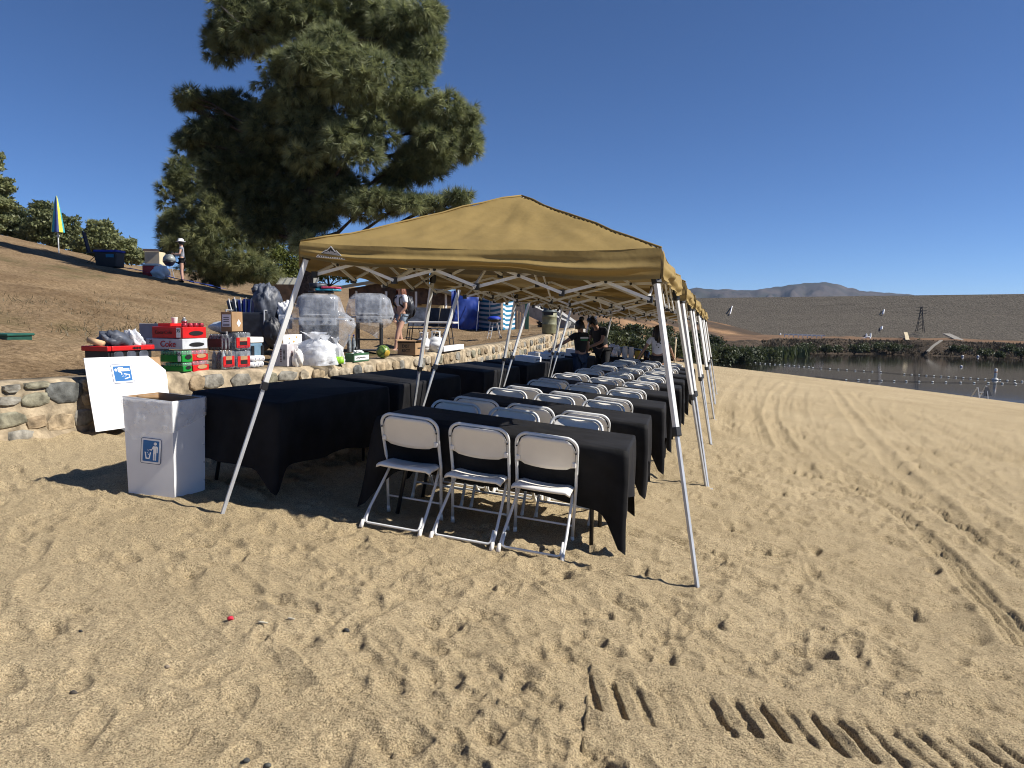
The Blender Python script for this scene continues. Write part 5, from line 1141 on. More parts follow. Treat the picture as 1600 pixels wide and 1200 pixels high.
# striped windscreen: shaded face and sunlit face
p0 = base_on(747, 512, 28.5); p1 = base_on(784, 513, 27.0); p2 = Vector(p1)+Vector((float(.35), 2.3, 0)); t = thing('striped_windscreen', 'blue and white striped windscreen standing beside the blue tarp', 'windscreen', p1)
ht = 54*27.8/F; N = 15; a_, b_, c_ = Vector(p0)-Vector(p1), Vector((0, 0, 0)), Vector(at_depth(799, 500, 28.3))-Vector(p1); c_.z = 0; c_ = c_.normalized()*1.1+Vector((0.02, .55, 0)); a_.z = 0
for A, B in ((a_, b_), (b_, c_)):
    nn = (B-A).cross(Vector((0, 0, 1))).normalized()
    for k in range(N):
        z0, z1 = ht*k/N+.06, ht*(k+1)/N+.06
        def st(i, j): return A+(B-A)*i+nn*(.05*math.sin(i*(B-A).length*4.3+1)+.02*math.sin(i*14))+Vector((0, 0, z0+(z1-z0)*j-.06*math.sin(math.pi*i)))
        MB().grid(st, 12, 1).build('stripe', M['teal'] if k % 2 == 0 else M['white_cotton'], t, True, fix=False)
for q in (a_, a_*.5, b_, c_): MB().tube([q+Vector((0, 0, -.05)), q+Vector((0, 0, ht+.1))], .014, 6).build('pole', M['white_metal'], t)
# kettle grill
D = 22.5; s_ = D/F; p = base_on(772, 524, D); t = thing('kettle_grill', 'kettle barbecue with a blue lid on a white wheeled frame', 'barbecue', p, .2); hh = 36*s_
MB().lathe([(.0, hh*.72), (.12, hh*.74), (.21, hh*.80), (.22, hh*.84)], 20).build('bowl', M['black_metal'], t, True); MB().lathe([(.225, hh*.85), (.21, hh*.92), (.13, hh*.98), (0, hh)], 20).build('lid', M['royal'], t, True)
MB().box((-.33, 0, hh*.82), (.2, .2, .02)).build('side_shelf', M['black_metal'], t)
for x0, x1 in ((-.17, -.20), (-.02, -.10), (.10, .17), (.16, .20)): MB().tube([(x0*.6, -.05, hh*.76), (x1, -.12 if x1 < 0 else .1, .02)], .011, 6).build('leg', M['white_metal'], t)
for k in range(5): MB().tube([(-.17+.012*k, -.10, hh*(.12+.12*k)), (-.08+.015*k, -.10, hh*(.12+.12*k))], .008, 6).build('rung', M['white_metal'], t)
MB().lathe([(.02, -.015), (.055, -.015), (.055, .015), (.02, .015)], 14, (.22, .08, .055), 'x').build('wheel', M['black_plastic'], t, True)
# rubbish bin
D = 23.0; s_ = D/F; p = base_on(858, 523, D); t = thing('rubbish_bin', 'drab green barrel bin with a dark domed top on the terrace', 'rubbish bin', p); r_ = 11.3*s_; hh = 45*s_
MB().lathe([(r_*.92, 0), (r_*.98, hh*.03), (r_, hh*.30), (r_*1.03, hh*.31), (r_*1.03, hh*.335), (r_, hh*.345), (r_, hh*.56), (r_*1.03, hh*.57), (r_*1.03, hh*.595), (r_, hh*.605), (r_, hh*.74)], 28).build('barrel', mat('bin_green', (.20, .20, .115), .6, .15, 10), t, True)
MB().lathe([(r_*1.08, hh*.735), (r_*1.10, hh*.76), (r_*1.02, hh*.775), (r_*.86, hh*.80), (r_*.80, hh*.87), (r_*.62, hh*.95), (r_*.3, hh*.99), (0, hh)], 28).build('dome', mat('bin_dome', (.07, .085, .085), .45, .1), t, True)
MB().prism(rrect(r_*1.3, hh*.11, .02, 3), .02, frame((r_*.1, -r_*1.0, hh*.69), (1, 0.1, 0), (0, 0, 1))).build('opening', M['black_print'], t)
# tan slatted screen, green post, concrete stair flank
D = 29; p = base_on(808, 508, D); t = thing('slatted_screen', 'tan upright board screen between the striped windscreen and green post', 'screen', p, .2); s_ = D/F
for k in range(6): MB().box(((-.30+.12*k), 0, 26*s_), (.10, .03, 52*s_)).build('board', mat('tan_board%d' % k, (.50-.02*k, .40-.02*k, .26), .8, .15), t)
MB().box((0, .03, 46*s_), (.8, .03, .08)).build('rail', M['bark'], t)
p = base_on(823, 507, 28.5); t = thing('green_post', 'dark green square post with a flat cap on the terrace', 'post', p, .3); MB().box((0, 0, .62), (.16, .16, 1.24)).build('shaft', mat('dark_green', (.012, .06, .04), .5), t, False, .008, 1); MB().box((0, 0, 1.25), (.22, .22, .05)).build('cap', mat('dark_green2', (.02, .08, .055), .5), t)
t = thing('concrete_stair', 'grey concrete stair flanks running up the slope behind the bin', 'stair', base_on(880, 505, 33)); M['concrete'] = mat('concrete', (.38, .37, .35), .85, .12, 5, bump=.3)
for q in range(2):
    A = Vector(at_depth(806+34*q, 474-2*q, 36))-t.location; B = Vector(at_depth(888+18*q, 512+6*q, 33))-t.location; MB().bar(A, B, .25, .55).build('flank', M['concrete'], t)
A = Vector(at_depth(824, 476, 36))-t.location; B = Vector(at_depth(896, 517, 33))-t.location
for k in range(9): MB().box(A.lerp(B, k/8), (1.0, .45, .2), Matrix.Rotation(-.3, 3, 'Z')).build('step', M['concrete'], t)
# picnic shelter with a metal roof
D = 52; s_ = D/F; ap = Vector(at_depth(622, 433, D)); lw = Vector(at_depth(541, 447, D)); rw = Vector(at_depth(712, 459, D)); bk = f3*9-r3*4.5
M['metal_roof'] = mat('metal_roof', (.30, .29, .235), .5, .08, 2); M['brown_wood'] = mat('brown_wood', (.085, .052, .035), .85, .3, 3); M['cream'] = mat('cream_block', (.62, .52, .34), .85, .1, 2); M['rubble'] = mat('rubble', (.22, .15, .10), .9, .4, 3, bump=1, bscale=6)
gz = float(terr_z(ap.x, ap.y)); t = thing('picnic_shelter', 'low picnic building with a ribbed metal gable roof behind the girl', 'building', (ap.x, ap.y, gz)); O = Vector((ap.x, ap.y, gz)); a, l, r_ = ap-O, lw-O, rw-O
dl = (l-a).normalized(); dr = (r_-a).normalized(); l2 = l+dl*.3; r2_ = r_+dr*.3
for nm, e in (('left', l2), ('right', r2_)):
    rf = MB(); rf.add([a, e, e+bk, a+bk, a+Vector((0, 0, -.14)), e+Vector((0, 0, -.14)), e+bk+Vector((0, 0, -.14)), a+bk+Vector((0, 0, -.14))], [(0, 1, 2, 3), (7, 6, 5, 4), (0, 4, 5, 1), (1, 5, 6, 2), (2, 6, 7, 3), (3, 7, 4, 0)]); ro = rf.build('roof', M['metal_roof'], t)
    for k in range(15):
        q = bk*(k/14); MB().bar(a+q+Vector((0, 0, .03)), e+q+Vector((0, 0, .03)), .05, .06).build('rib', mat('roof_rib', (.16, .155, .13), .5) if k == 0 and nm == 'left' else bpy.data.materials['roof_rib'], ro)
MB().add([a+f3*.8+Vector((0, 0, -.15)), l+f3*.8+Vector((0, 0, -.15)), l+f3*.8+Vector((0, 0, -.9)), r_+f3*.8+Vector((0, 0, -.9)), r_+f3*.8+Vector((0, 0, -.15))], [(0, 1, 2, 3, 4)]).build('gable_wall', M['brown_wood'], t)
MB().box(f3*2+r3*.4+Vector((0, 0, (a.z-2.0)/2)), (5.4, .4, max(.4, a.z-1.5)), Matrix.Rotation(.28, 3, 'Z')).build('block_wall', M['cream'], t); MB().box(f3*1.6+r3*-.5+Vector((0, 0, a.z-1.65)), (4.0, .3, .7), Matrix.Rotation(.28, 3, 'Z')).build('rubble_band', M['rubble'], t)
for q in (-3.2, -1.0, 1.2, 3.4): MB().bar(f3*.7+r3*q, f3*.7+r3*q+Vector((0, 0, a.z-1.0)), .14, .14).build('post', M['white_metal'], t)
p = Vector(at_depth(452, 432, 46)); gz = float(terr_z(p.x, p.y)); t = thing('brown_hut', 'small brown hut with a pale ribbed roof left of the pine trunk', 'building', (p.x, p.y, gz)); s_ = 46/F; hh = p.z-gz
MB().box((0, 0, hh*.35), (60*s_, 3, hh*.72), Matrix.Rotation(.28, 3, 'Z')).build('wall', M['brown_wood'], t)
A = -r3*24*s_+Vector((0, 0, hh))+f3*1.5; rf = MB().add([A, A+r3*60*s_, A+r3*72*s_-f3*2.6+Vector((0, 0, -.62)), A+r3*12*s_-f3*2.6+Vector((0, 0, -.62)), A+Vector((0, 0, -.1)), A+r3*60*s_+Vector((0, 0, -.1)), A+r3*72*s_-f3*2.6+Vector((0, 0, -.72)), A+r3*12*s_-f3*2.6+Vector((0, 0, -.72))], [(0, 1, 2, 3), (7, 6, 5, 4), (0, 4, 5, 1), (1, 5, 6, 2), (2, 6, 7, 3), (3, 7, 4, 0)]).build('roof', M['metal_roof'], t)
for k in range(7): MB().bar(A+r3*(k*10*s_)+Vector((0, 0, .03)), A+r3*((k*10+12)*s_)-f3*2.6+Vector((0, 0, -.59)), .06, .06).build('rib', bpy.data.materials['roof_rib'], rf)
# ================================================================== ON THE HILLSIDE
p = base_on(92, 396, 28); s_ = 28/F; t = thing('beach_umbrella', 'closed blue, yellow and turquoise beach umbrella on a white pole', 'umbrella', p); hh = 90*s_
MB().tube([(0, 0, -.1), (0, 0, hh*.98)], .022, 8).build('pole', M['white_metal'], t); UM = [mat('umb_navy', (.012, .03, .17), .6), mat('umb_yellow', (.62, .58, .05), .6), mat('umb_turq', (.03, .34, .42), .6), mat('umb_navy2', (.015, .035, .2), .6)]
for k in range(8):
    def pf(i, j):
        a = (k+i)*math.pi/4+2.6; r_ = .02+.19*j**.75*(1+.16*math.sin(i*math.pi)*(1 if k % 2 else -1)); return (math.cos(a)*r_, math.sin(a)*r_, hh*(.99-.62*j))
    MB().grid(pf, 6, 10).build('canopy_panel', UM[[0, 1, 2, 0, 1, 2, 0, 3][k]], t, True, fix=False)
MB().tube([(-.08, 0, hh*.31), (.08, 0, hh*.31)], .02, 6).build('tilt_knob', M['white_plastic'], t)
def flat_tarp(px0, px1, py0, py1, d, mt, label, name='ground_sheet'):
    A = base_on(px0, py0, d); B = base_on(px1, py1, d+.3); mb = MB(); ex = (B-A); ey = Vector((FWD[0], FWD[1], 0))*2.2
    def f_(i, j): q = A+ex*i+ey*j; return (q.x, q.y, float(terr_z(q.x, q.y))+.12+.05*float(fbm(np.array(i*5), np.array(j*5), 3, 4)))
    return tag(mb.grid(f_, 20, 8).build(name, mt, None, True, fix=False), label, 'ground sheet')
flat_tarp(185, 262, 420, 437, 27, M['tarp'], 'blue ground sheet spread on the shaded slope left of the standing person')
flat_tarp(268, 330, 438, 448, 27.5, M['tarp'], 'blue ground sheet at the feet of the standing person')
p = base_on(149, 410, 27); t = thing('camp_chair', 'navy camp chair in the shade on the slope near the umbrella', 'camp chair', p, 2.2); s_ = 27/F
MB().box((0, 0, .42), (.55, .5, .04)).build('seat', M['dark_nylon'], t); MB().box((0, .27, .82), (.55, .04, .75), Matrix.Rotation(-.2, 3, 'X')).build('backrest', mat('navy', (.01, .013, .035), .8), t)
for x in (-1, 1):
    for y in (-1, 1): MB().tube([(x*.27, y*.25, 0), (x*.22, -y*.22, .45)], .012, 6).build('leg', M['black_metal'], t)
p = base_on(172, 416, 27); t = thing('storage_bin', 'black bin with a blue lid beside the navy camp chair on the slope', 'storage bin', p, .2); MB().box((0, 0, .28), (.8, .5, .56), None, 1.08).build('tub', M['black_plastic'], t, False, .03, 2); MB().box((0, 0, .60), (.9, .58, .08)).build('lid', M['royal'], t, False, .02, 2); MB().box((.2, -.29, .42), (.3, .03, .12)).build('handle', M['teal'], t)
p = base_on(243, 420, 29.5); t = thing('tan_box', 'open tan cardboard box standing on the shaded slope', 'box', p, .25); MB().box((0, 0, .48), (.62, .5, .96)).build('carton', M['cream'], t, False, .01, 1); MB().add([(-.31, -.25, .96), (.31, -.25, .96), (.36, -.45, 1.05), (-.3, -.45, 1.06)], [(0, 1, 2, 3)]).build('flap', M['cream'], t)
p = base_on(238, 424, 27.6); t = thing('red_cooler', 'red cooler in the shade in front of the tan cardboard box', 'cooler', p, .3); MB().box((0, 0, .2), (.6, .36, .4)).build('tub', M['red'], t, False, .03, 2); MB().box((0, 0, .44), (.64, .4, .08)).build('lid', M['white_plastic'], t, False, .02, 2)
p = base_on(265, 430, 28); t = thing('kettle_grill', 'grey domed kettle barbecue on the slope beside the standing person', 'barbecue', p); t.scale = (.66, .66, .72); MB().lathe([(0, .72), (.2, .78), (.34, .95), (.36, 1.0)], 20).build('bowl', M['black_metal'], t, True); MB().lathe([(.36, 1.02), (.33, 1.2), (.2, 1.36), (0, 1.4)], 20).build('lid', mat('grey_enamel', (.30, .32, .30), .35), t, True)
for k in range(3): MB().tube([(.15*math.cos(k*2.1), .15*math.sin(k*2.1), .78), (.36*math.cos(k*2.1), .36*math.sin(k*2.1), 0)], .015, 6).build('leg', M['grey_metal'], t)
MB().box((0, 0, 1.43), (.12, .04, .04)).build('lid_handle', M['black_plastic'], t)
p = base_on(251, 432, 27.4); tag(lump('white_sack', p+Vector((0, 0, .22)), (.3, .25, .25), M['white_cotton'], None, 40, .4), 'white sack lying below the grey domed barbecue on the slope', 'sack')

# ================================================================== ON THE SERVING TABLES
def on_buf(k, u, v): tb = BUF[k]; return tb.location + tb.rotation_euler.to_matrix() @ Vector((u, v, TH_+.009))
def tray(k, u, v, w_, d_, h_, label, col=M['white_card'], cat='tray'):
    t = thing('food_tray', label, cat, on_buf(k, u, v)); t.rotation_euler = BUF[k].rotation_euler; mb = MB(); mb.box((0, 0, .004), (w_*.92, d_*.92, .006))
    for c, s in (((0, -d_/2, h_/2), (w_, .008, h_)), ((0, d_/2, h_/2), (w_, .008, h_)), ((-w_/2, 0, h_/2), (.008, d_, h_)), ((w_/2, 0, h_/2), (.008, d_, h_))): mb.box(c, s)
    mb.build('pan', col, t); MB().box((0, 0, h_), (w_*.96, d_*.96, .01)).build('lid', col, t, False, .004, 1)
    MB().box((0, -d_/2-.005, h_*.5), (w_*.6, .002, h_*.25)).build('printed_band', M['navy_print'], t)
tray(3, .25, -.1, .55, .36, .09, 'white carton tray on the fourth serving table'); tray(4, -.35, .05, .6, .4, .10, 'white carton tray on the near end of the fifth serving table'); tray(4, .45, -.05, .5, .36, .12, 'white printed carton on the far end of the fifth serving table', M['white_card'], 'carton')
pp = on_buf(3, .78, -.15); s_ = depth_of(pp)/F; cup(0, 12, 0, 8, 'white foam cup at the far end of the fourth serving table', (pp.x, pp.y), pp.z)
tray(5, -.45, -.1, .42, .32, .16, 'white and orange printed carton on the farthest serving table', M['white_card'], 'carton')
# a last table across the end, with jars
p = Vector(on_plane(975, 585)); ey_ = 18.9; ctr = Vector((-2.0, ey_, sand_z(-2.0, ey_))); tb = copy_tree(table0); tb.location = ctr; tb.rotation_euler = ground_rot(TROT); tb['label'] = 'folding table under black cloth across the far end, carrying jars and tubs'; tb['group'] = 'serving tables along the stone wall'; BUF.append(tb)
cl = link('tablecloth', cl_me[1], None); cl.location = tb.location; cl.rotation_euler = tb.rotation_euler; tag(cl, 'black cloth on the table of jars across the far end of the tents', 'tablecloth', 'black cloths on the serving tables')
def jar(u, v, r_, h_, col, label, cat='jar'):
    t = thing('condiment_jar', label, cat, on_buf(6, u, v)); MB().lathe([(r_*.95, 0), (r_, .01), (r_, h_*.8), (r_*.8, h_*.88), (r_*.8, h_*.9)], 16).build('body', col, t, True); MB().lathe([(r_*.86, h_*.9), (r_*.86, h_), (0, h_)], 16).build('lid', M['black_plastic'] if col is not M['white_plastic'] else M['white_plastic'], t, True)
jar(-.42, -.12, .07, .30, M['white_plastic'], 'left white tub on the far table', 'tub'); jar(-.26, -.12, .07, .30, M['white_plastic'], 'right white tub on the far table', 'tub'); jar(-.08, -.1, .085, .25, mat('mustard', (.55, .35, .02), .3), 'yellow mustard jar on the far table'); jar(.14, -.1, .08, .25, M['dark_bottle'], 'dark brown jar beside the mustard jar', 'jar'); jar(.32, -.1, .06, .16, M['dark_bottle'], 'short dark jar at the right of the far table')
t = thing('chafing_pan', 'grey metal pan behind the white tubs on the far table', 'pan', on_buf(6, -.35, .18)); t.rotation_euler = tb.rotation_euler; MB().box((0, 0, .17), (.6, .34, .12), None, 1.05).build('pan', M['grey_metal'], t, False, .01, 2); MB().box((0, 0, .245), (.64, .37, .03)).build('lid', M['slate_nylon'], t, False, .01, 2)
for x in (-.25, .25): MB().box((x, 0, .055), (.03, .3, .11)).build('stand', M['black_metal'], t)
tag(lump('paper_bag', on_buf(6, -.72, -.08)+Vector((0, 0, .13)), (.17, .13, .16), M['bag_film'], None, 51, .4), 'crumpled pale plastic bag left of the white tubs', 'bag'); tag(lump('bread_bag', on_buf(6, .62, -.05)+Vector((0, 0, .07)), (.14, .11, .08), M['dark_nylon'], None, 53, .4), 'small dark bag at the right end of the far table', 'bag')
# ================================================================== PEOPLE
def skin_mesh(nodes, edges, root, sub=2):
    keys = list(nodes); me = bpy.data.meshes.new('s'); me.from_pydata([nodes[k][0] for k in keys], [(keys.index(a), keys.index(b)) for a, b in edges], [])
    o = bpy.data.objects.new('s', me); C.objects.link(o); m = o.modifiers.new('k', 'SKIN'); m.use_smooth_shade = True
    if not me.skin_vertices: 
        bpy.context.view_layer.objects.active = o
        me.skin_vertices.new() if hasattr(me.skin_vertices, 'new') else None
    sv = me.skin_vertices[0].data
    for i, k in enumerate(keys): r_ = nodes[k][1]; sv[i].radius = (r_, r_) if not isinstance(r_, tuple) else r_; sv[i].use_root = (k == root)
    s = o.modifiers.new('u', 'SUBSURF'); s.levels = sub; s.render_levels = sub
    out = bpy.data.meshes.new_from_object(o.evaluated_get(bpy.context.evaluated_depsgraph_get())); bpy.data.objects.remove(o); out.materials.clear()
    out.polygons.foreach_set('use_smooth', [True]*len(out.polygons)); return out
def flatten(me, z0, z1, xm, k, yc=0):
    for v in me.vertices:
        if z0 < v.co.z < z1 and abs(v.co.x) < xm: v.co.y = yc+(v.co.y-yc)*k
BASE = dict(pel=((0, 0, .93), .125), spi=((0, 0, 1.10), .112), che=((0, 0, 1.28), .130), nec=((0, .0, 1.44), .055), hd0=((0, .012, 1.52), .066), hd1=((0, .02, 1.60), .092), hd2=((0, .012, 1.66), .078),
            sl=((-.165, 0, 1.39), .056), el=((-.22, -.02, 1.13), .042), wl=((-.22, .06, .90), .030), hl=((-.22, .09, .82), .032), sr=((.165, 0, 1.39), .056), er=((.22, -.02, 1.13), .042), wr=((.22, .06, .90), .030), hr=((.22, .09, .82), .032),
            pl=((-.09, 0, .88), .092), kl=((-.10, .02, .49), .062), al=((-.10, -.01, .09), .042), tl=((-.11, .13, .04), .036), pr=((.09, 0, .88), .092), kr=((.10, .02, .49), .062), ar=((.10, -.01, .09), .042), tr=((.11, .13, .04), .036))
EDG = [('pel', 'spi'), ('spi', 'che'), ('che', 'nec'), ('nec', 'hd0'), ('hd0', 'hd1'), ('hd1', 'hd2'), ('che', 'sl'), ('sl', 'el'), ('el', 'wl'), ('wl', 'hl'), ('che', 'sr'), ('sr', 'er'), ('er', 'wr'), ('wr', 'hr'),
       ('pel', 'pl'), ('pl', 'kl'), ('kl', 'al'), ('al', 'tl'), ('pel', 'pr'), ('pr', 'kr'), ('kr', 'ar'), ('ar', 'tr')]
def person(label, loc, fwd, height, pose, skin, shirt, pants, shoes, hair, long_hair=False, sleeve=.55, pant='shorts', crop=False, flat=True, hat=None):
    N = {k: (tuple(Vector(v[0])+Vector(pose.get(k, (0, 0, 0)))), v[1]) for k, v in BASE.items()}; s = height/1.735
    t = thing('person', label, 'person', loc, math.atan2(-fwd[0], fwd[1])); t.scale = (s, s, s)
    me = skin_mesh(N, EDG, 'pel')
    if flat: flatten(me, .80, 1.42, .16, .74)
    # fingers: four and a thumb on each hand, curled a little
    fm = MB()
    for sd in 'lr':
        w_, h_ = Vector(N['w'+sd][0]), Vector(N['h'+sd][0]); d = (h_-w_).normalized(); sgn = -1 if sd == 'l' else 1; side = d.cross(Vector((sgn, 0, 0))); side = side.normalized() if side.length > .1 else Vector((0, 1, 0)); palm = side.cross(d).normalized()
        for q in range(4):
            b = h_+side*(.024-.016*q)+d*.012; ln = [.070, .078, .074, .058][q]; fm.tube([b, b+d*ln*.5+palm*.004*sgn, b+d*ln*.9-palm*.016*sgn], [.0085, .008, .006], 6)
        b = h_+side*.028-d*.03; fm.tube([b, b+side*.024+d*.025, b+side*.03+d*.055], [.010, .009, .007], 6)
    bm = bmesh.new(); bm.from_mesh(me); f2 = fm.mesh('f', None, True); bm.from_mesh(f2); bm.to_mesh(me); bm.free()
    link('body', me, skin, t, True)
    def garment(name, keys, edges, grow, m_, root, cut=None):
        nn = {}
        for k in keys: p, r_ = N[k] if k in N else keys[k]; nn[k] = (p, r_+grow)
        g = skin_mesh(nn, edges, root)
        if flat: flatten(g, .80, 1.42, .17, .76)
        if cut:
            bm = bmesh.new(); bm.from_mesh(g); bmesh.ops.bisect_plane(bm, geom=bm.verts[:]+bm.edges[:]+bm.faces[:], plane_co=cut[0], plane_no=cut[1], clear_outer=True); bm.to_mesh(g); bm.free()
        for v in g.vertices: n_ = .010*float(fbm(np.array(v.co.x*9+v.co.y*4), np.array(v.co.z*8), 2, 5)); v.co += Vector((v.co.x, v.co.y, 0)).normalized()*n_ if v.co.xy.length > .02 else Vector()
        return link(name, g, m_, t, True)
    L2 = lambda a, b, k: tuple(Vector(N[a][0]).lerp(Vector(N[b][0]), k))
    N['slv_l'] = (L2('sl', 'el', sleeve), .052); N['slv_r'] = (L2('sr', 'er', sleeve), .052); N['hem'] = (L2('pel', 'spi', .15 if not crop else .75), .128 if not crop else .110); N['nk'] = (L2('che', 'nec', .78), .066)
    garment('shirt', ['hem', 'che', 'nk', 'sl', 'sr', 'slv_l', 'slv_r'], [('hem', 'che'), ('che', 'nk'), ('che', 'sl'), ('che', 'sr'), ('sl', 'slv_l'), ('sr', 'slv_r')], .020, shirt, 'che')
    k = .38 if pant == 'shorts' else .95
    if pant == 'shorts':
        N['cl'] = (L2('pl', 'kl', k), .088); N['cr'] = (L2('pr', 'kr', k), .088); garment('shorts', ['pel', 'pl', 'pr', 'cl', 'cr'], [('pel', 'pl'), ('pel', 'pr'), ('pl', 'cl'), ('pr', 'cr')], .016, pants, 'pel')
    else:
        N['cl'] = (L2('kl', 'al', .95), .055); N['cr'] = (L2('kr', 'ar', .95), .055); garment('trousers', ['pel', 'pl', 'pr', 'kl', 'kr', 'cl', 'cr'], [('pel', 'pl'), ('pel', 'pr'), ('pl', 'kl'), ('pr', 'kr'), ('kl', 'cl'), ('kr', 'cr')], .016, pants, 'pel')
    for sd in 'lr':
        a, b = Vector(N['a'+sd][0]), Vector(N['t'+sd][0]); lump('shoe', (a+b)/2+Vector((0, .01, -.02)), (.048, .135, .052), shoes, t, 3, .08, 8)
    hd = Vector(N['hd1'][0]); up = (Vector(N['hd2'][0])-Vector(N['hd0'][0])).normalized(); fw = Vector((0, 1, 0)); ff = (fw-up*fw.dot(up)).normalized(); sx = ff.cross(up)
    # face: nose, eyes, mouth, ears
    MB().tube([hd+ff*.088+up*.005, hd+ff*.112-up*.028, hd+ff*.09-up*.034], [.008, .014, .01], 6).build('nose', skin, t, True)
    for sg in (-1, 1):
        lump('eye', hd+ff*.087+sx*sg*.034+up*.012, (.014, .008, .009), M['black_print'], t, 1, 0, 5); lump('ear', hd+sx*sg*.096-up*.01, (.012, .022, .034), skin, t, 2, .1, 6)
    MB().tube([hd+ff*.086-sx*.024-up*.056, hd+ff*.092-up*.058, hd+ff*.086+sx*.024-up*.056], .006, 5).build('mouth', M['can_red'], t)
    hm = MB()
    def hf(i, j):
        a = 2*math.pi*i; b = math.pi*(.5-j*.62); d = sx*math.cos(a)*math.cos(b)+ff*math.sin(a)*math.cos(b)+up*math.sin(b); fr = max(0, d.dot(ff)); k = .112+.012*float(fbm(np.array(a*6), np.array(j*2.0), 2, 7))
        low = -up*.05*max(0, j-.5)*2; p = hd+up*.022+d*k+low
        if fr > .45 and j > .55: p = hd+up*.03+d*.085
        return p
    hr_ = hm.grid(hf, 28, 14).build('hair', hair, t, True, fix=False)
    if long_hair:
        def lf(i, j):
            a = math.pi*(.86+1.28*i)+0; d = sx*math.cos(a)+ff*math.sin(a); z = -j*long_hair; w_ = .112+.035*math.sin(math.pi*min(1, j*1.1))-.03*j; return hd+up*.03+d*(w_+.008*math.sin(i*40+j*3))*1.0+Vector((0, 0, z))-ff*.03*j
        MB().grid(lf, 40, 12).build('long_hair', hair, hr_, True, fix=False)
    if hat is not None:
        MB().lathe([(.20, .055), (.17, .065), (.112, .075), (.108, .15), (.08, .175), (0, .18)], 24, hd).build('hat', hat, t, True)
    return t, N
tocam = lambda p: Vector((-p[0], -p[1], 0)).normalized(); LEFT = -r3
# girl on the terrace
gp = Vector(at_depth(627, 551, 16.2)); gp.z = float(terr_z(gp.x, gp.y)); gz_top = float(at_depth(628, 443, depth_of(gp))[2]); fw = (tocam(gp)*.62+LEFT*.78).normalized()
t, N = person('person with long auburn hair, white open shirt, denim shorts and backpack, walking on the terrace', gp, fw, max(1.45, min(1.75, gz_top-gp.z)), dict(hl=(.13, .12, .0), wl=(.10, .12, .02), el=(.0, .03, .0), hr=(-.16, .13, .03), wr=(-.12, .13, .05), er=(-.01, .03, 0), al=(-.02, .26, .0), kl=(-.01, .15, .01), tl=(-.02, .26, 0), ar=(.02, -.14, .02), tr=(.02, -.14, .02), kr=(.01, -.03, 0)),
              M['skin'], M['white_cotton'], M['denim'], M['white_plastic'], M['red_hair'], .40, .6, 'shorts', True)
bp_ = thing('backpack', 'large black backpack worn by the person with auburn hair', 'backpack', gp, t.rotation_euler.z); sc_ = t.scale.x
lump('pack', (.05*sc_, -.24*sc_, 1.14*sc_), (.17, .13, .27), M['dark_nylon'], bp_, 61, .18); lump('pocket', (.05*sc_, -.36*sc_, 1.05*sc_), (.12, .05, .13), M['black_cotton'], bp_, 62, .15)
for sg in (-1, 1): MB().tube([(sg*.10, -.13, 1.36*sc_), (sg*.11, -.02, 1.45*sc_), (sg*.11, .115, 1.36*sc_), (sg*.12, .12, 1.22*sc_), (sg*.14, -.08, 1.05*sc_)], .02, 6).build('strap', M['black_cotton'], bp_, True)
# two at the serving tables
def stand(px, d, extra=0): p = at_depth(px, 590, d); return Vector((p[0], p[1], sand_z(p[0], p[1])))
wp = stand(906, 15.2); fw = (FWD[0], FWD[1], 0); fw = (Vector(fw).normalized()*.8+LEFT*.6).normalized(); hgt = float(at_depth(908, 500, 15.2)[2])-wp.z
t, N = person('person in a black printed t-shirt and jeans, back turned, reaching over the serving table', wp, fw, hgt, dict(el=(-.16, .12, .10), wl=(-.28, .26, .20), hl=(-.31, .32, .22), hd1=(-.01, .01, 0), hd2=(-.01, .02, 0)), M['skin_tan'], M['black_cotton'], M['jeans'], M['black_plastic'], M['dark_hair'], False, .6, 'long')
sh = [c for c in t.children if c.name.startswith('shirt')][0]
d1_, d2_ = MB(), MB()
for q in range(9): d1_.box((-.11+.027*q, -.128, 1.335), (.020, .004, .036))
for q in range(8): d2_.box((-.10+.027*q, -.127, 1.285), (.018, .004, .026))
d1_.build('white_print', M['white_print'], sh); d2_.build('green_print', M['green'], sh)
lump('hair_bun', (0, -.02, 1.76), (.06, .06, .055), M['dark_hair'], [c for c in t.children if c.name.startswith('hair')][0], 4, .2, 8)
mp_ = stand(941, 16.6); fw = (LEFT*.8+tocam(mp_)*.6).normalized(); hgt = 1.84
t, N = person('person in black leaning forward over the far serving table', mp_, fw, hgt, dict(spi=(0, .04, 0), che=(0, .12, -.02), nec=(0, .20, -.05), hd0=(0, .25, -.06), hd1=(0, .30, -.08), hd2=(0, .33, -.08), sl=(-.01, .13, -.03), sr=(.01, .13, -.03), el=(.0, .24, -.02), er=(.0, .24, -.02), wl=(.08, .42, .10), wr=(-.08, .42, .10), hl=(.10, .47, .14), hr=(-.10, .47, .14)), M['skin_tan'], M['black_cotton'], M['black_cotton'], M['black_plastic'], M['dark_hair'], False, .6, 'long', flat=False)
cp_ = stand(1026, 17.6); fw = Vector((FWD[0], FWD[1], 0)).normalized(); hgt = float(at_depth(1026, 508, 17.6)[2])-cp_.z
t, N = person('person with long dark hair in a white printed t-shirt and black shorts, arms held out', cp_, fw, min(hgt, 1.75), dict(el=(-.10, .02, .02), wl=(-.22, -.02, .04), hl=(-.26, -.02, .05), er=(.10, .02, .02), wr=(.20, .04, .06), hr=(.24, .06, .08)), M['skin_tan'], M['white_cotton'], M['black_cotton'], M['white_plastic'], M['dark_hair'], .34, .6, 'shorts')
sh = [c for c in t.children if c.name.startswith('shirt')][0]; d1_ = MB()
for a, b, c in ((-.05, 1.24, .03), (.04, 1.28, .035), (.0, 1.18, .03), (-.03, 1.31, .025)): d1_.box((a, -.126, b), (c, .004, c*.8))
d1_.build('shirt_print', M['black_print'], sh)
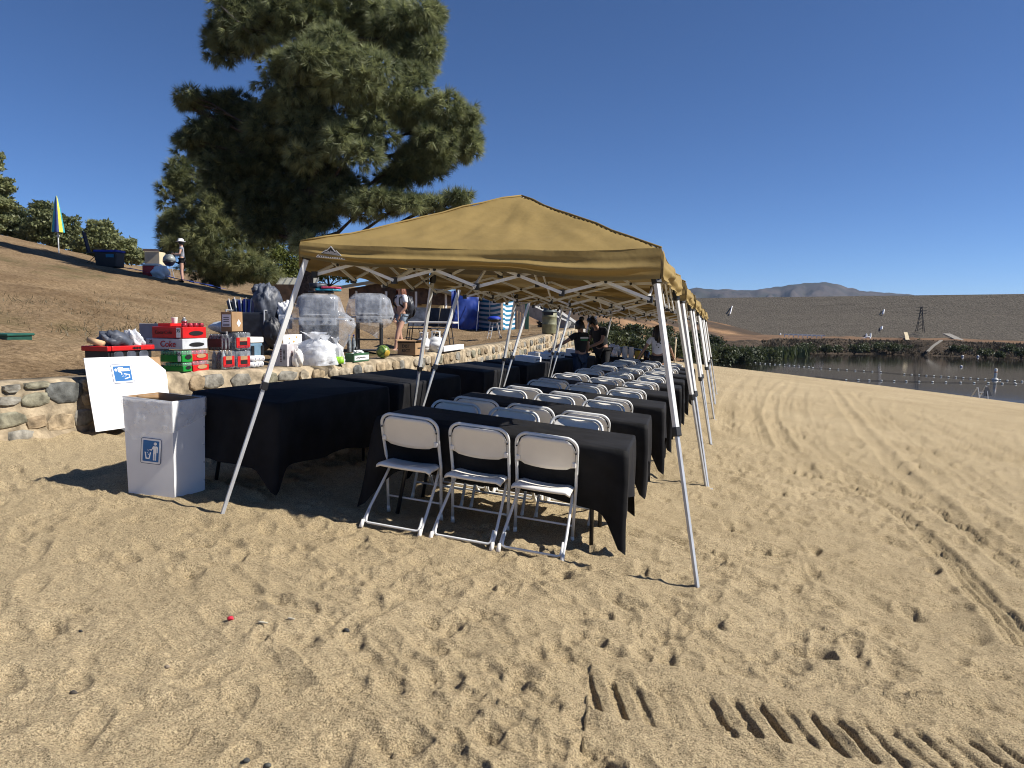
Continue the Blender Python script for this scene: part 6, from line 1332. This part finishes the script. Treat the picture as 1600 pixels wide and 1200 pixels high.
hp = base_on(285, 440, 28.5); fw = (LEFT*.9+tocam(hp)*.3).normalized(); hgt = float(at_depth(286, 375, 28.5)[2])-hp.z
person('person in a white hat, grey top and black shorts standing on the shaded slope', hp, fw, max(1.5, min(1.85, hgt)), dict(el=(-.02, .08, 0), wl=(.08, .20, .22), hl=(.1, .22, .30), er=(.02, .08, 0), wr=(-.08, .20, .22), hr=(-.1, .22, .30)), M['skin'], M['grey_shirt'], M['black_cotton'], M['black_plastic'], M['dark_hair'], False, .35, 'shorts', hat=M['white_cotton'])
# ================================================================== TREES AND SHRUBS
def soup(name, V, T, mt, parent):
    n = len(V)//3; me = mesh_np(name, V, np.arange(n*3).reshape(n, 3)); at = me.attributes.new('tint', 'FLOAT', 'POINT'); at.data.foreach_set('value', np.ascontiguousarray(T, np.float32)); return link(name, me, mt, parent)
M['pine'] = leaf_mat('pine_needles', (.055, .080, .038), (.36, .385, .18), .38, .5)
M['pine_far'] = leaf_mat('far_pine_needles', (.050, .075, .034), (.33, .34, .14), .38, .6)
M['broadleaf'] = leaf_mat('bright_leaves', (.03, .05, .01), (.19, .21, .04), .35)
M['shrub'] = leaf_mat('willow_leaves', (.022, .035, .012), (.085, .10, .035), .3)
M['scrub'] = leaf_mat('dry_scrub', (.035, .028, .018), (.12, .095, .06), .2)
def needle_tufts(R, cen, rad, n, ln, wd, per, tint0):
    # tufts spread through an ellipsoid's outer part; needles fan out and droop
    d = R.normal(size=(n, 3)); d /= np.linalg.norm(d, axis=1)[:, None]; rr = R.uniform(.45, 1, n)**.6; lumpy = 1+.22*np.sin(d[:, 0]*5+cen[0])*np.cos(d[:, 2]*6+cen[2])+.12*R.normal(size=n)
    P = cen+d*rad*(rr*lumpy)[:, None]; ax = d*.75+np.array([0, 0, -.15])+R.normal(size=(n, 3))*.35; ax /= np.linalg.norm(ax, axis=1)[:, None]
    a = np.repeat(ax, per, 0); p = np.repeat(P, per, 0); v = R.normal(size=(n*per, 3)); v -= (v*a).sum(1)[:, None]*a; v /= np.linalg.norm(v, axis=1)[:, None]
    sp = R.uniform(.1, 1.0, n*per)[:, None]; dirn = a*np.cos(sp)+v*np.sin(sp); dirn[:, 2] -= .18; dirn /= np.linalg.norm(dirn, axis=1)[:, None]
    L = (ln*R.uniform(.7, 1.15, n*per))[:, None]; sd = np.cross(dirn, R.normal(size=(n*per, 3))); sd /= np.linalg.norm(sd, axis=1)[:, None]
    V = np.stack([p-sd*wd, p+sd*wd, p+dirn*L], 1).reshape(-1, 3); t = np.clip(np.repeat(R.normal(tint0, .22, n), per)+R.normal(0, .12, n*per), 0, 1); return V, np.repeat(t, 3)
def leaf_cloud(R, cen, rad, n, sz, tint0, fill=.5):
    d = R.normal(size=(n, 3)); d /= np.linalg.norm(d, axis=1)[:, None]; rr = R.uniform(fill, 1, n)**.7; lumpy = 1+.20*np.sin(d[:, 0]*6+cen[0]*3)*np.cos(d[:, 1]*5+cen[1])+.16*np.sin(d[:, 2]*9+cen[2])
    P = cen+d*rad*(rr*lumpy)[:, None]; u = R.normal(size=(n, 3)); u /= np.linalg.norm(u, axis=1)[:, None]; v = np.cross(u, R.normal(size=(n, 3))); v /= np.linalg.norm(v, axis=1)[:, None]; s = (sz*R.uniform(.6, 1.4, n))[:, None]
    V = np.stack([P-u*s*.5, P+u*s*.5, P+v*s*1.3], 1).reshape(-1, 3); cl = .5*np.sin(P[:, 0]*3/rad[0])*np.sin(P[:, 2]*3/rad[2]); t = np.clip(tint0+.2*cl+R.normal(0, .17, n), 0, 1); return V, np.repeat(t, 3)
def pine(label, base, D, lobes, trunk, ln, wd, dens, per, mt, group=None, tr=.27, seed=1):
    R = np.random.default_rng(seed); t = thing('pine_tree', label, 'tree', base, 0, group); O = np.array(base); VV = []; TT = []; s = D/F; br = MB()
    tp_ = [Vector(at_depth(x, y, D+dd))-Vector(O) for x, y, dd in trunk]; tp_ = [Vector((tp_[0].x, tp_[0].y, -.3))]+tp_
    rs = [tr*1.25]+[tr*(1-.75*k/(len(tp_)-1)) for k in range(1, len(tp_))]; MB().tube(tp_, rs, 14).build('trunk', M['bark'], t, True)
    for (x, y, rx, ry, dd, tint) in lobes:
        c = at_depth(x, y, D+dd)-O; rad = np.array([rx*s*.86, max(rx, ry)*s*.72, ry*s*.86]); n = int(dens*(rx*ry)**.85)
        ks = int(4+(rx*ry)**.5/7); subs = []
        for q in range(ks):
            dq = R.normal(size=3); dq /= np.linalg.norm(dq); cs_ = c+dq*rad*R.uniform(.45, .95); rs_ = rad*R.uniform(.36, .58); rs_[2] *= .8; subs.append(cs_)
            V, T = needle_tufts(R, cs_, rs_, max(10, int(n*1.15/ks)), ln, wd, per, tint+R.normal(0, .10)); VV.append(V); TT.append(T)
        k = min(range(1, len(tp_)), key=lambda q: (tp_[q]-Vector(c)).length+(2 if tp_[q].z > c[2] else 0)); a = tp_[k]; cv = Vector(c); m_ = a.lerp(cv, .5)+Vector((0, 0, -.12*(cv-a).length))
        br.tube([a, m_, cv], [tr*.34, tr*.22, tr*.08], 7)
        for q, cs_ in enumerate(subs):
            a2 = m_.lerp(cv, R.uniform(.3, 1)); e = Vector(cs_); br.tube([a2, a2.lerp(e, .5)+Vector((0, 0, -.08)), e], [tr*.13, tr*.08, tr*.03], 5)
    br.build('branches', M['bark'], t, True); soup('crown', np.concatenate(VV), np.concatenate(TT), mt, t); return t
D = 24.0; pb = base_on(478, 480, D)
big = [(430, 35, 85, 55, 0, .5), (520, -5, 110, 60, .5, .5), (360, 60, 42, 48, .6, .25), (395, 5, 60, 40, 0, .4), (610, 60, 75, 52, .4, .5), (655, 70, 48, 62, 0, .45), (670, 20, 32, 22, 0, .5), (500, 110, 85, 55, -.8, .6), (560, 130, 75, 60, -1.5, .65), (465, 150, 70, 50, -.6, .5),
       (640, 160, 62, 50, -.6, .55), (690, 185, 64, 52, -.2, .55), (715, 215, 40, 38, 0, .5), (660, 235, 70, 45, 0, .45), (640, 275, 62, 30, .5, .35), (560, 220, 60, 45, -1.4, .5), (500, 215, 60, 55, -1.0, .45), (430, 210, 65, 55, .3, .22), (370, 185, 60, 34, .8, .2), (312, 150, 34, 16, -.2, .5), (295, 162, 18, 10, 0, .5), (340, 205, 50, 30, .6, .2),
       (290, 215, 28, 14, .3, .2), (390, 260, 80, 50, 1.0, .15), (450, 290, 75, 50, .6, .15), (520, 285, 62, 40, .2, .2), (345, 260, 60, 40, 1.2, .18), (575, 318, 58, 26, -.6, .5), (630, 318, 50, 20, -.4, .5), (705, 312, 34, 11, 0, .4), (670, 322, 40, 12, 0, .4), (490, 335, 50, 34, -.4, .3), (430, 340, 60, 40, 1.0, .15), (500, 60, 60, 50, 1.0, .3), (580, 20, 60, 50, .8, .4), (485, 375, 34, 22, -.5, .45), (395, 320, 60, 45, 1.6, .15)]  # low-tint lobes carry the crown's deep shade in their needle colour
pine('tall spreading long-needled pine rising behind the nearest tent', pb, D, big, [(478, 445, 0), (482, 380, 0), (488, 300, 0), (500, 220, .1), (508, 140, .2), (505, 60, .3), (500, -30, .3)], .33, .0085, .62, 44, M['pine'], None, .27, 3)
_bt = bpy.data.objects['pine_tree']; MB().tube([Vector(at_depth(336, 0, 23.2))-Vector(pb), Vector(at_depth(372, 34, 23.4))-Vector(pb), Vector(at_depth(400, 62, 23.9))-Vector(pb)], [.025, .04, .05], 6).build('bare_branch', mat('bare_wood', (.30, .27, .24), .8), _bt, True)
D2 = 37; pb2 = base_on(335, 440, D2)
pine('dense dark pine behind and left of the tallest pine', pb2, D2, [(300, 270, 38, 34, 0, .4), (275, 300, 30, 34, 0, .55), (320, 320, 60, 46, -.5, .5), (285, 350, 45, 40, -.6, .6), (345, 370, 70, 45, -.8, .55), (300, 395, 50, 34, -.9, .6), (370, 410, 60, 30, -.8, .55), (330, 425, 60, 18, -.8, .5), (390, 350, 60, 55, .3, .4), (262, 375, 20, 18, 0, .4), (256, 400, 16, 8, 0, .3), (310, 240, 30, 30, .6, .3), (400, 420, 50, 24, -.2, .5)],
     [(335, 420, 0), (335, 350, 0), (330, 290, 0), (322, 240, 0)], .42, .011, .62, 40, M['pine_far'], None, .25, 5)
def tree(label, px, py, D, lobes, mt, sz, dens, group, tint=.5, tr=.16, name='leafy_tree', seed=1, per=None):
    b = base_on(px, py, D); R = np.random.default_rng(seed); t = thing(name, label, 'tree', b, 0, group); O = np.array(b); s = D/F; VV = []; TT = []; br = MB(); top = Vector(at_depth(lobes[0][0], lobes[0][1], D))-Vector(O); br.tube([(0, 0, -.4), (top.x*.2, top.y*.2, max(.5, top.z*.5)), tuple(top)], [tr, tr*.7, tr*.3], 8)
    for x, y, rx, ry in lobes:
        c = at_depth(x, y, D)-O; V, T = leaf_cloud(R, c, np.array([rx*s, rx*s*.8, ry*s]), int(dens*(rx*ry)**.9), sz, tint); VV.append(V); TT.append(T); br.tube([tuple(Vector((top.x*.2, top.y*.2, max(.5, top.z*.5)))), tuple(c)], [tr*.4, tr*.12], 5)
    br.build('trunk', M['bark'], t, True); soup('crown', np.concatenate(VV), np.concatenate(TT), mt, t); return t
G = 'trees along the ridge'
tree('pine at the far left edge, above the shaded ridge', -18, 372, 44, [(-5, 290, 26, 18), (-22, 250, 24, 28), (-10, 318, 30, 14), (-25, 340, 40, 22)], M['pine_far'], .15, 6.2, G, .5, seed=2, name='pine_tree')
tree('pale olive tree at the left edge below the overhanging pine', 22, 378, 52, [(12, 345, 38, 26), (-10, 335, 30, 22), (36, 362, 26, 16), (8, 325, 22, 14)], M['shrub'], .15, 6, G, .75, seed=3)
tree('round dark tree behind the closed umbrella', 82, 392, 50, [(66, 330, 20, 18), (72, 352, 34, 24), (105, 358, 24, 22), (56, 362, 26, 18), (95, 375, 32, 14)], M['pine_far'], .15, 6.4, G, .4, seed=4)
tree('broad dark tree right of the closed umbrella', 165, 408, 48, [(156, 360, 24, 18), (160, 380, 38, 22), (190, 392, 30, 20), (140, 390, 30, 18), (212, 402, 22, 12)], M['pine_far'], .15, 6.4, G, .5, seed=5)
G2 = 'bright green trees behind the huts'
tree('yellow-green tree left of the big pine trunk', 418, 446, 58, [(415, 395, 34, 26), (440, 410, 34, 24), (395, 415, 30, 22), (425, 430, 44, 14)], M['broadleaf'], .16, 6, G2, .55, seed=6)
tree('bright green tree seen under the left corner of the nearest tent', 515, 446, 62, [(510, 412, 34, 20), (535, 420, 26, 16), (490, 424, 30, 16), (548, 428, 16, 12)], M['broadleaf'], .16, 6, G2, .6, seed=7)
tree('dark green tree between the two huts', 462, 452, 64, [(462, 424, 26, 20), (450, 436, 30, 14)], M['shrub'], .16, 6, G2, .5, seed=8)
# shrubs
def shrub(label, base, w_, h_, mt, sz, n, tint, group, seed, name='shrub'):
    R = np.random.default_rng(seed); t = thing(name, label, 'shrub', base, 0, group); VV = []; TT = []; st = MB()
    for q in range(5):
        c = np.array([R.normal(0, .36)*w_*.5, R.normal(0, .3)*w_*.5, h_*R.uniform(.38, .68)]); V, T = leaf_cloud(R, c, np.array([w_*.34, w_*.3, h_*.36]), n//5, sz, tint, .3); VV.append(V); TT.append(T); st.tube([(0, 0, -.2), tuple(c)], [.05, .015], 5)
    st.build('stems', M['bark'], t); soup('foliage', np.concatenate(VV), np.concatenate(TT), mt, t); return t
def ground_any(p): 
    z1 = sand_z(p[0], p[1]); return z1
R = random.Random(31)
order = 0
rows = [(928, 545, 50, 34), (950, 547, 54, 30), (975, 550, 58, 34), (1000, 552, 56, 30), (1025, 556, 60, 36), (1050, 558, 62, 32), (1075, 560, 66, 32), (1100, 562, 70, 30), (1125, 563, 74, 28), (1150, 560, 80, 22), (1178, 558, 86, 20), (1205, 557, 92, 18), (1232, 556, 98, 15),
        (945, 528, 74, 26), (985, 530, 78, 26), (1030, 535, 80, 26), (1070, 540, 84, 24), (1110, 545, 88, 22), (890, 520, 42, 22), (868, 512, 40, 20)]
nm = ['first', 'second', 'third', 'fourth', 'fifth', 'sixth', 'seventh', 'eighth', 'ninth', 'tenth', 'eleventh', 'twelfth', 'thirteenth']
for k, (px, py, D, ph) in enumerate(rows):
    p = at_depth(px, py, D); z = p[2]; zb = min(z, sand_z(p[0], p[1])) if k < 13 else z-.3
    hh = (ph*D/F)+(z-zb); lb = ('%s green willow shrub from the left in the front thicket by the lake' % nm[k]) if k < 13 else ('%s shrub from the left in the darker row behind the front thicket' % nm[k-13]) if k < 18 else ('pale dry bush on the slope %s the rubbish bin' % ('right of', 'behind')[k-18])
    shrub(lb, (p[0], p[1], zb), 44*D/F, hh, M['shrub'] if k < 18 else M['scrub'], .13+.0008*D, 1900, [.5, .65, .4, .55, .35][k % 5] if k < 13 else .3, 'willow shrubs by the lake' if k < 18 else 'bushes by the bin', 60+k)
far = [(1335, 549, 20, 12), (1352, 548, 16, 11), (1376, 548, 18, 12), (1395, 549, 22, 12), (1415, 548, 15, 8), (1434, 546, 24, 14), (1492, 551, 14, 9), (1508, 551, 16, 11), (1540, 555, 18, 9), (1578, 553, 22, 14), (1596, 556, 18, 11), (1310, 549, 16, 8), (1290, 549, 18, 8), (1262, 550, 22, 12), (1560, 557, 16, 7)]
fo = sorted(range(len(far)), key=lambda q: far[q][0]); nm2 = ['leftmost', 'second', 'third', 'fourth', 'fifth', 'sixth', 'seventh', 'eighth', 'ninth', 'tenth', 'eleventh', 'twelfth', 'thirteenth', 'fourteenth', 'rightmost']
for i_, k in enumerate(fo):
    px, py, pw, ph = far[k]; p = on_z(px, py+6, WATER_Z); D = depth_of(p)+2.5; p = at_depth(px, py, D); shrub('%s small green bush from the left on the far bank' % nm2[i_], (p[0], p[1], p[2]-.3), pw*1.25*D/F, ph*1.25*D/F+.3, M['shrub'], .20, 420, .45+.1*(k % 3), 'bushes on the far bank', 90+k)
# brush and reeds that read as one mass
def mass(name, label, n, fn, mt, sz, cat):
    R = np.random.default_rng(8); P = []
    for _ in range(n): P.append(fn(R))
    P = np.array(P); u = R.normal(size=P.shape); u[:, 2] *= .4; u /= np.linalg.norm(u, axis=1)[:, None]; s = (sz*R.uniform(.5, 1.4, n))[:, None]; V = np.stack([P-u*s*.5, P+u*s*.5, P+np.array([0, 0, 1.0])*s*1.2+R.normal(size=P.shape)*.15*s], 1).reshape(-1, 3)
    o = soup(name, V, np.repeat(np.clip(R.normal(.45, .25, n), 0, 1), 3), mt, None); o['kind'] = 'stuff'; o['label'] = label; o['category'] = cat; return o
def bank_fn(R):
    x = R.uniform(6, 150)**1.0; v = R.uniform(.3, 10); y = np.interp(x, _sx, _sy)+v; return (x, y, np.interp(v, [0, 3, 10, 16], [-3.0, -2.35, -1.15, -.85]))
mass('dry_brush', 'dark dry brush covering the far lake bank', 26000, bank_fn, M['scrub'], .24, 'brush')
def reed_fn(R):
    px = R.uniform(1085, 1262); z = WATER_Z; p = on_z(px, 559+R.normal(0, 1.2)-(px-1085)*.028+R.uniform(0, 2), z); return (p[0], p[1], z)
mass('reeds', 'pale green reeds at the lake edge below the willow shrubs', 5000, reed_fn, M['shrub'], .75, 'reeds')
# ================================================================== ON THE LAKE AND THE DAM
rope_pts = []
M['buoy'] = mat('buoy_white', (.75, .74, .70), .5, .1)
def buoy_me():
    mb = MB().lathe([(.02, -.19), (.11, -.16), (.125, -.1), (.125, .1), (.11, .16), (.02, .19)], 12, axis='x'); return mb.mesh('float', [M['buoy']], True)
BME = buoy_me(); BAND = MB().lathe([(.129, -.03), (.129, .03)], 12, axis='x').mesh('band', [M['slate']], True)
_o1 = ['first', 'second', 'third', 'fourth', 'fifth', 'sixth', 'seventh', 'eighth', 'ninth']; _o2 = ['tenth', 'eleventh', 'twelfth', 'thirteenth', 'fourteenth', 'fifteenth', 'sixteenth', 'seventeenth', 'eighteenth', 'nineteenth']
def ordinal(k): return _o1[k-1] if k < 10 else _o2[k-10] if k < 20 else ['twentieth', 'thirtieth', 'fortieth'][k//10-2] if k % 10 == 0 else ['twenty', 'thirty', 'forty'][k//10-2]+'-'+_o1[k % 10-1]
def buoy(px, py, lb, grp, big=1.0):
    p = on_z(px, py, WATER_Z); t = thing('float_buoy', lb, 'buoy', (p[0], p[1], WATER_Z+.05), .3, grp); t.scale = (big,)*3; link('float', BME, None, t); link('band', BAND, None, t); return Vector((p[0], p[1], WATER_Z+.04))
near = [(1322, 594.5), (1341, 594.5), (1358, 595), (1377, 595.5), (1397, 596), (1416, 596.5), (1436, 597), (1457, 597.5), (1478, 598), (1501, 598.5), (1522, 599), (1544, 599.3), (1566, 600), (1587, 600.3)]
P = [buoy(x, y, '%s white float from the left on the nearer rope' % ordinal(k+1), 'floats on the nearer rope', .44) for k, (x, y) in enumerate(near)]
tag(MB().tube([P[0]+Vector((-2, 3, 0))]+P+[P[-1]*1.4-P[-2]*.4], .015, 5).build('float_rope', M['black_plastic'], None, True), 'dark rope carrying the nearer line of white floats', 'rope')
farb = [(1270+q*13.3, 575.4+q*.75+.011*q*q) for q in range(9)]+[(1413+q*11.5, 585.3+q*.72) for q in range(17)]
farb = [(1165+q*7.6, 566.2+q*.62) for q in range(14)]+farb
P = [buoy(x, y, '%s white float from the left on the farther rope' % ordinal(k+1), 'floats on the farther rope', .42) for k, (x, y) in enumerate(farb)]
tag(MB().tube(P, .012, 5).build('float_rope', M['black_plastic'], None, True), 'thin rope carrying the farther line of white floats', 'rope')
p = on_z(1555, 594, WATER_Z); t = thing('marker_buoy', 'tall white marker buoy standing in the lake beyond the ropes', 'buoy', (p[0], p[1], WATER_Z)); s_ = depth_of(p)/F
MB().lathe([(.11, -.3), (.11, 17*s_), (.09, 18*s_), (0, 18.3*s_)], 14).build('column', M['buoy'], t, True); MB().lathe([(.115, 12*s_), (.115, 13.5*s_)], 14).build('band', mat('orange_band', (.6, .2, .03), .5), t, True); MB().lathe([(.2, -.05), (.24, .05), (.2, .14)], 14).build('collar', M['buoy'], t, True)
for q, (px, py) in enumerate(((1504, 557.5), (1502, 573.5), (1528, 558))):
    p = on_z(px, py, WATER_Z); t = thing('mooring_buoy', ['upper left white mooring buoy near the far bank', 'lone white mooring buoy in open water', 'right white mooring buoy near the far bank'][q], 'buoy', (p[0], p[1], WATER_Z), 0, 'mooring buoys'); s_ = depth_of(p)/F
    MB().lathe([(0, -.15), (1.6*s_, -.02), (1.9*s_, 1.2*s_), (1.2*s_, 2.4*s_), (0, 2.8*s_)], 12).build('ball', M['buoy'], t, True); MB().lathe([(1.95*s_, .9*s_), (1.95*s_, 1.4*s_)], 12).build('band', M['royal'], t, True)
# A-frame stand at the water's edge
p = Vector(on_z(1530, 623.5, WATER_Z+.05)); s_ = depth_of(p)/F; p.z = sand_z(p.x, p.y); t = thing('a_frame_stand', 'folding A-frame stand at the water edge', 'stand', p, .3); hh = 19*s_; w_ = 9*s_
for x in (-w_*.6, w_*.9):
    for y in (-.35, .35): MB().bar((x-.12*w_, y*1.2, -.05), (x+.18*w_, y*.1, hh*(1 if x > 0 else .85)), .045, .045).build('leg', M['grey_metal'], t)
for z in (.25, .5): MB().bar((-w_*.6, -.2, hh*z), (w_*.9, -.2, hh*z), .04, .04).build('rail', M['grey_metal'], t)
MB().prism([(-.28, 0), (.28, 0), (.10, .55), (-.10, .55)], .03, frame((w_*.95, -.25, hh*.2), (1, .1, 0), (0, .25, 1))).build('panel', M['black_metal'], t)
p = Vector(on_plane(1043, 592)); p = Vector(at_depth(1053, 560, 26)); p.z = sand_z(p.x, p.y); t = thing('volleyball_post', 'pale wooden post standing in the sand behind the long-haired person', 'post', p); MB().tube([(0, 0, -.1), (.05, 0, 1.35)], .03, 8).build('shaft', mat('pale_post', (.6, .48, .3), .7), t, True); MB().box((.05, 0, 1.36), (.08, .08, .04)).build('cap', M['white_plastic'], t)
# markers, pylon, road, barrier on the dam and the flat
for q, (x0, y0, x1, y1, w_) in enumerate([(1144, 480, 1141, 492, .35), (1381, 485.5, 1380, 492, .35), (1378, 511.5, 1377.5, 516, .4), (1219.5, 522.5, 1220, 530, .3), (1354, 523, 1354, 530, .25), (1360.5, 522.5, 1360.5, 530, .25)]):
    A = Vector(on_dam(x0, y0)); B = Vector(on_dam(x1, y1)); n3 = Vector(nrm); off = n3*.12+Vector((0, 0, .15))
    t = thing('dam_marker', ['leftmost tall white stripe marker high on the dam face', 'upper white marker right of the dam centre', 'small white marker lower on the dam, below the upper one', 'left thin white post at the dam foot', 'left of two thin white posts by the dam outlet', 'right of two thin white posts by the dam outlet'][q], 'marker', A, 0, 'white markers on the dam')
    MB().bar(off, B-A+off, w_, .12, n3).build('slab', M['white_card'], t); MB().bar(Vector((0, 0, -.2)), off, .08, .08).build('bracket', M['grey_metal'], t)
# pylon
B = Vector(on_dam(1437.5, 517)); Tz = Vector(on_dam(1437.5, 479)); dP = depth_of(B); Tp = Vector(at_depth(1437.5, 479, dP-1)); Bp = Vector(at_depth(1437.5, 517, dP-1)); t = thing('pylon', 'grey lattice power pylon in front of the dam', 'pylon', Bp); hh = Tp.z-Bp.z; b2 = 4.5*dP/F
lat = lambda z: b2*(1-z)**1.3*.95+.10
for sx_ in (-1, 1):
    for sy_ in (-1, 1): MB().tube([(sx_*lat(z), sy_*lat(z), z*hh) for z in (-.1, .0, .2, .4, .6, .8, 1)], .05, 4).build('leg', M['black_metal'], t)
for k in range(7):
    z0, z1 = k/7, (k+1)/7
    for ax in (0, 1):
        for sg in (-1, 1):
            f_ = (lambda u, z: (u*lat(z), sg*lat(z), z*hh)) if ax == 0 else (lambda u, z: (sg*lat(z), u*lat(z), z*hh)); MB().tube([f_(-1, z0), f_(1, z1)], .03, 4).build('brace', M['black_metal'], t)
for z in (.72, .84, .95): MB().bar((-.9, 0, z*hh), (.9, 0, z*hh), .06, .06).build('crossarm', M['black_metal'], t)
# barrier of white segments, outlet pipe, roads
for q in range(9):
    p = Vector(at_depth(1228+q*7.2, 524.5+q*.25, 121)); t = thing('barrier_block', '%s white barrier block from the left on the flat below the dam' % ['first', 'second', 'third', 'fourth', 'fifth', 'sixth', 'seventh', 'eighth', 'last'][q], 'barrier', p, .1, 'white barrier blocks'); MB().box((0, 0, .22), (.66, .25, .20)).build('rail', M['white_card'], t); MB().box((-.25, 0, 0), (.1, .2, .5)).build('foot', M['white_card'], t)
p = Vector(at_depth(1356, 529, 124)); t = thing('outlet_pipe', 'white outlet pipe arch at the foot of the dam', 'pipe', p); MB().tube([(-1.7, 0, -.1), (-.6, 0, .0), (-.3, 0, .2), (0, 0, .35), (.3, 0, .2), (.5, 0, -.3)], .14, 8).build('pipe', M['white_card'], t, True); MB().box((-1.2, 0, -.05), (.8, .3, .3)).build('block', M['white_card'], t)
def strip(name, label, pts, w_, mt):
    A = [Vector(at_depth(x, y, d)) for x, y, d in pts]; mb = MB(); V = []
    for k, a in enumerate(A): dr = (A[min(k+1, len(A)-1)]-A[max(0, k-1)]).normalized(); sd = dr.cross(Vector((0, 0, 1))).normalized()*w_/2; V += [a-sd, a+sd, a-sd+Vector((0, 0, -.14)), a+sd+Vector((0, 0, -.14))]
    Fc = []
    for k in range(len(A)-1): Fc += [(4*k, 4*k+1, 4*k+5, 4*k+4), (4*k, 4*k+4, 4*k+6, 4*k+2), (4*k+1, 4*k+3, 4*k+7, 4*k+5)]
    return struct(mb.add(V, Fc).build(name, mt))
strip('ramp_road', '', [(1479, 521, 121), (1490, 526, 118), (1501, 531.5, 115)], 1.1, mat('old_road', (.26, .24, .21), .9, .1)); strip('gravel_chute', '', [(1415, 519, 126), (1417, 525, 121), (1418, 531, 117)], .55, M['cream']); strip('bank_stair', '', [(1471, 531, 113), (1458, 540, 109), (1449, 549, 106)], .38, mat('old_stair', (.22, .20, .17), .9, .1))
# a few bits lying on the sand
for q, (px, py, c, lb, sz) in enumerate([(360, 971, (.6, .02, .05), 'scrap of red plastic on the open sand', .018), (410, 981, (.7, .65, .5), 'pale splinter of wood on the sand near the red scrap', .03), (541, 987, (.03, .03, .028), 'dark pebble in the sand beside a shallow print', .018), (455, 977, (.65, .6, .48), 'short pale twig right of the red scrap', .022), (126, 988, (.03, .03, .03), 'tiny dark pebble far left on the open sand', .010), (115, 1085, (.06, .05, .04), 'oval brown pebble at lower left', .016), (262, 1045, (.25, .2, .14), 'small tan pebble left of centre', .012), (385, 1193, (.05, .05, .045), 'dark stone at the bottom edge', .014), (418, 1195, (.07, .07, .06), 'grey stone at the bottom edge beside the dark one', .013)]):
    p = Vector(on_plane(px, py)); i = int(np.argmin((SV[:, 0]-p.x)**2+(SV[:, 1]-p.y)**2)); p.z = float(SV[i, 2])+sz*.3
    o = lump('pebble' if 'peb' in lb or 'stone' in lb else 'scrap', p, (sz, sz*.7, sz*.55) if 'wood' not in lb and 'twig' not in lb else (sz, .005, .005), mat('bit%d' % q, c, .7), None, q, .3, 6); tag(o, lb, 'pebble' if 'peb' in lb or 'stone' in lb else 'scrap')
# air between here and the mountains

hz = MB().box((0, 1500, 95), (9000, 9000, 250)).build('haze', None); hz['kind'] = 'stuff'; hz['label'] = 'thin blue haze in the air between the beach and the mountains'; hz['category'] = 'haze'
hm_ = bpy.data.materials.new('haze'); hm_.use_nodes = True; n = hm_.node_tree.nodes; n.remove(n['Principled BSDF']); pv = n.new('ShaderNodeVolumePrincipled'); pv.inputs['Color'].default_value = (.60, .74, 1, 1); pv.inputs['Density'].default_value = .00006; pv.inputs['Anisotropy'].default_value = .2
hm_.node_tree.links.new(pv.outputs[0], n['Material Output'].inputs['Volume']); hz.data.materials.append(hm_)
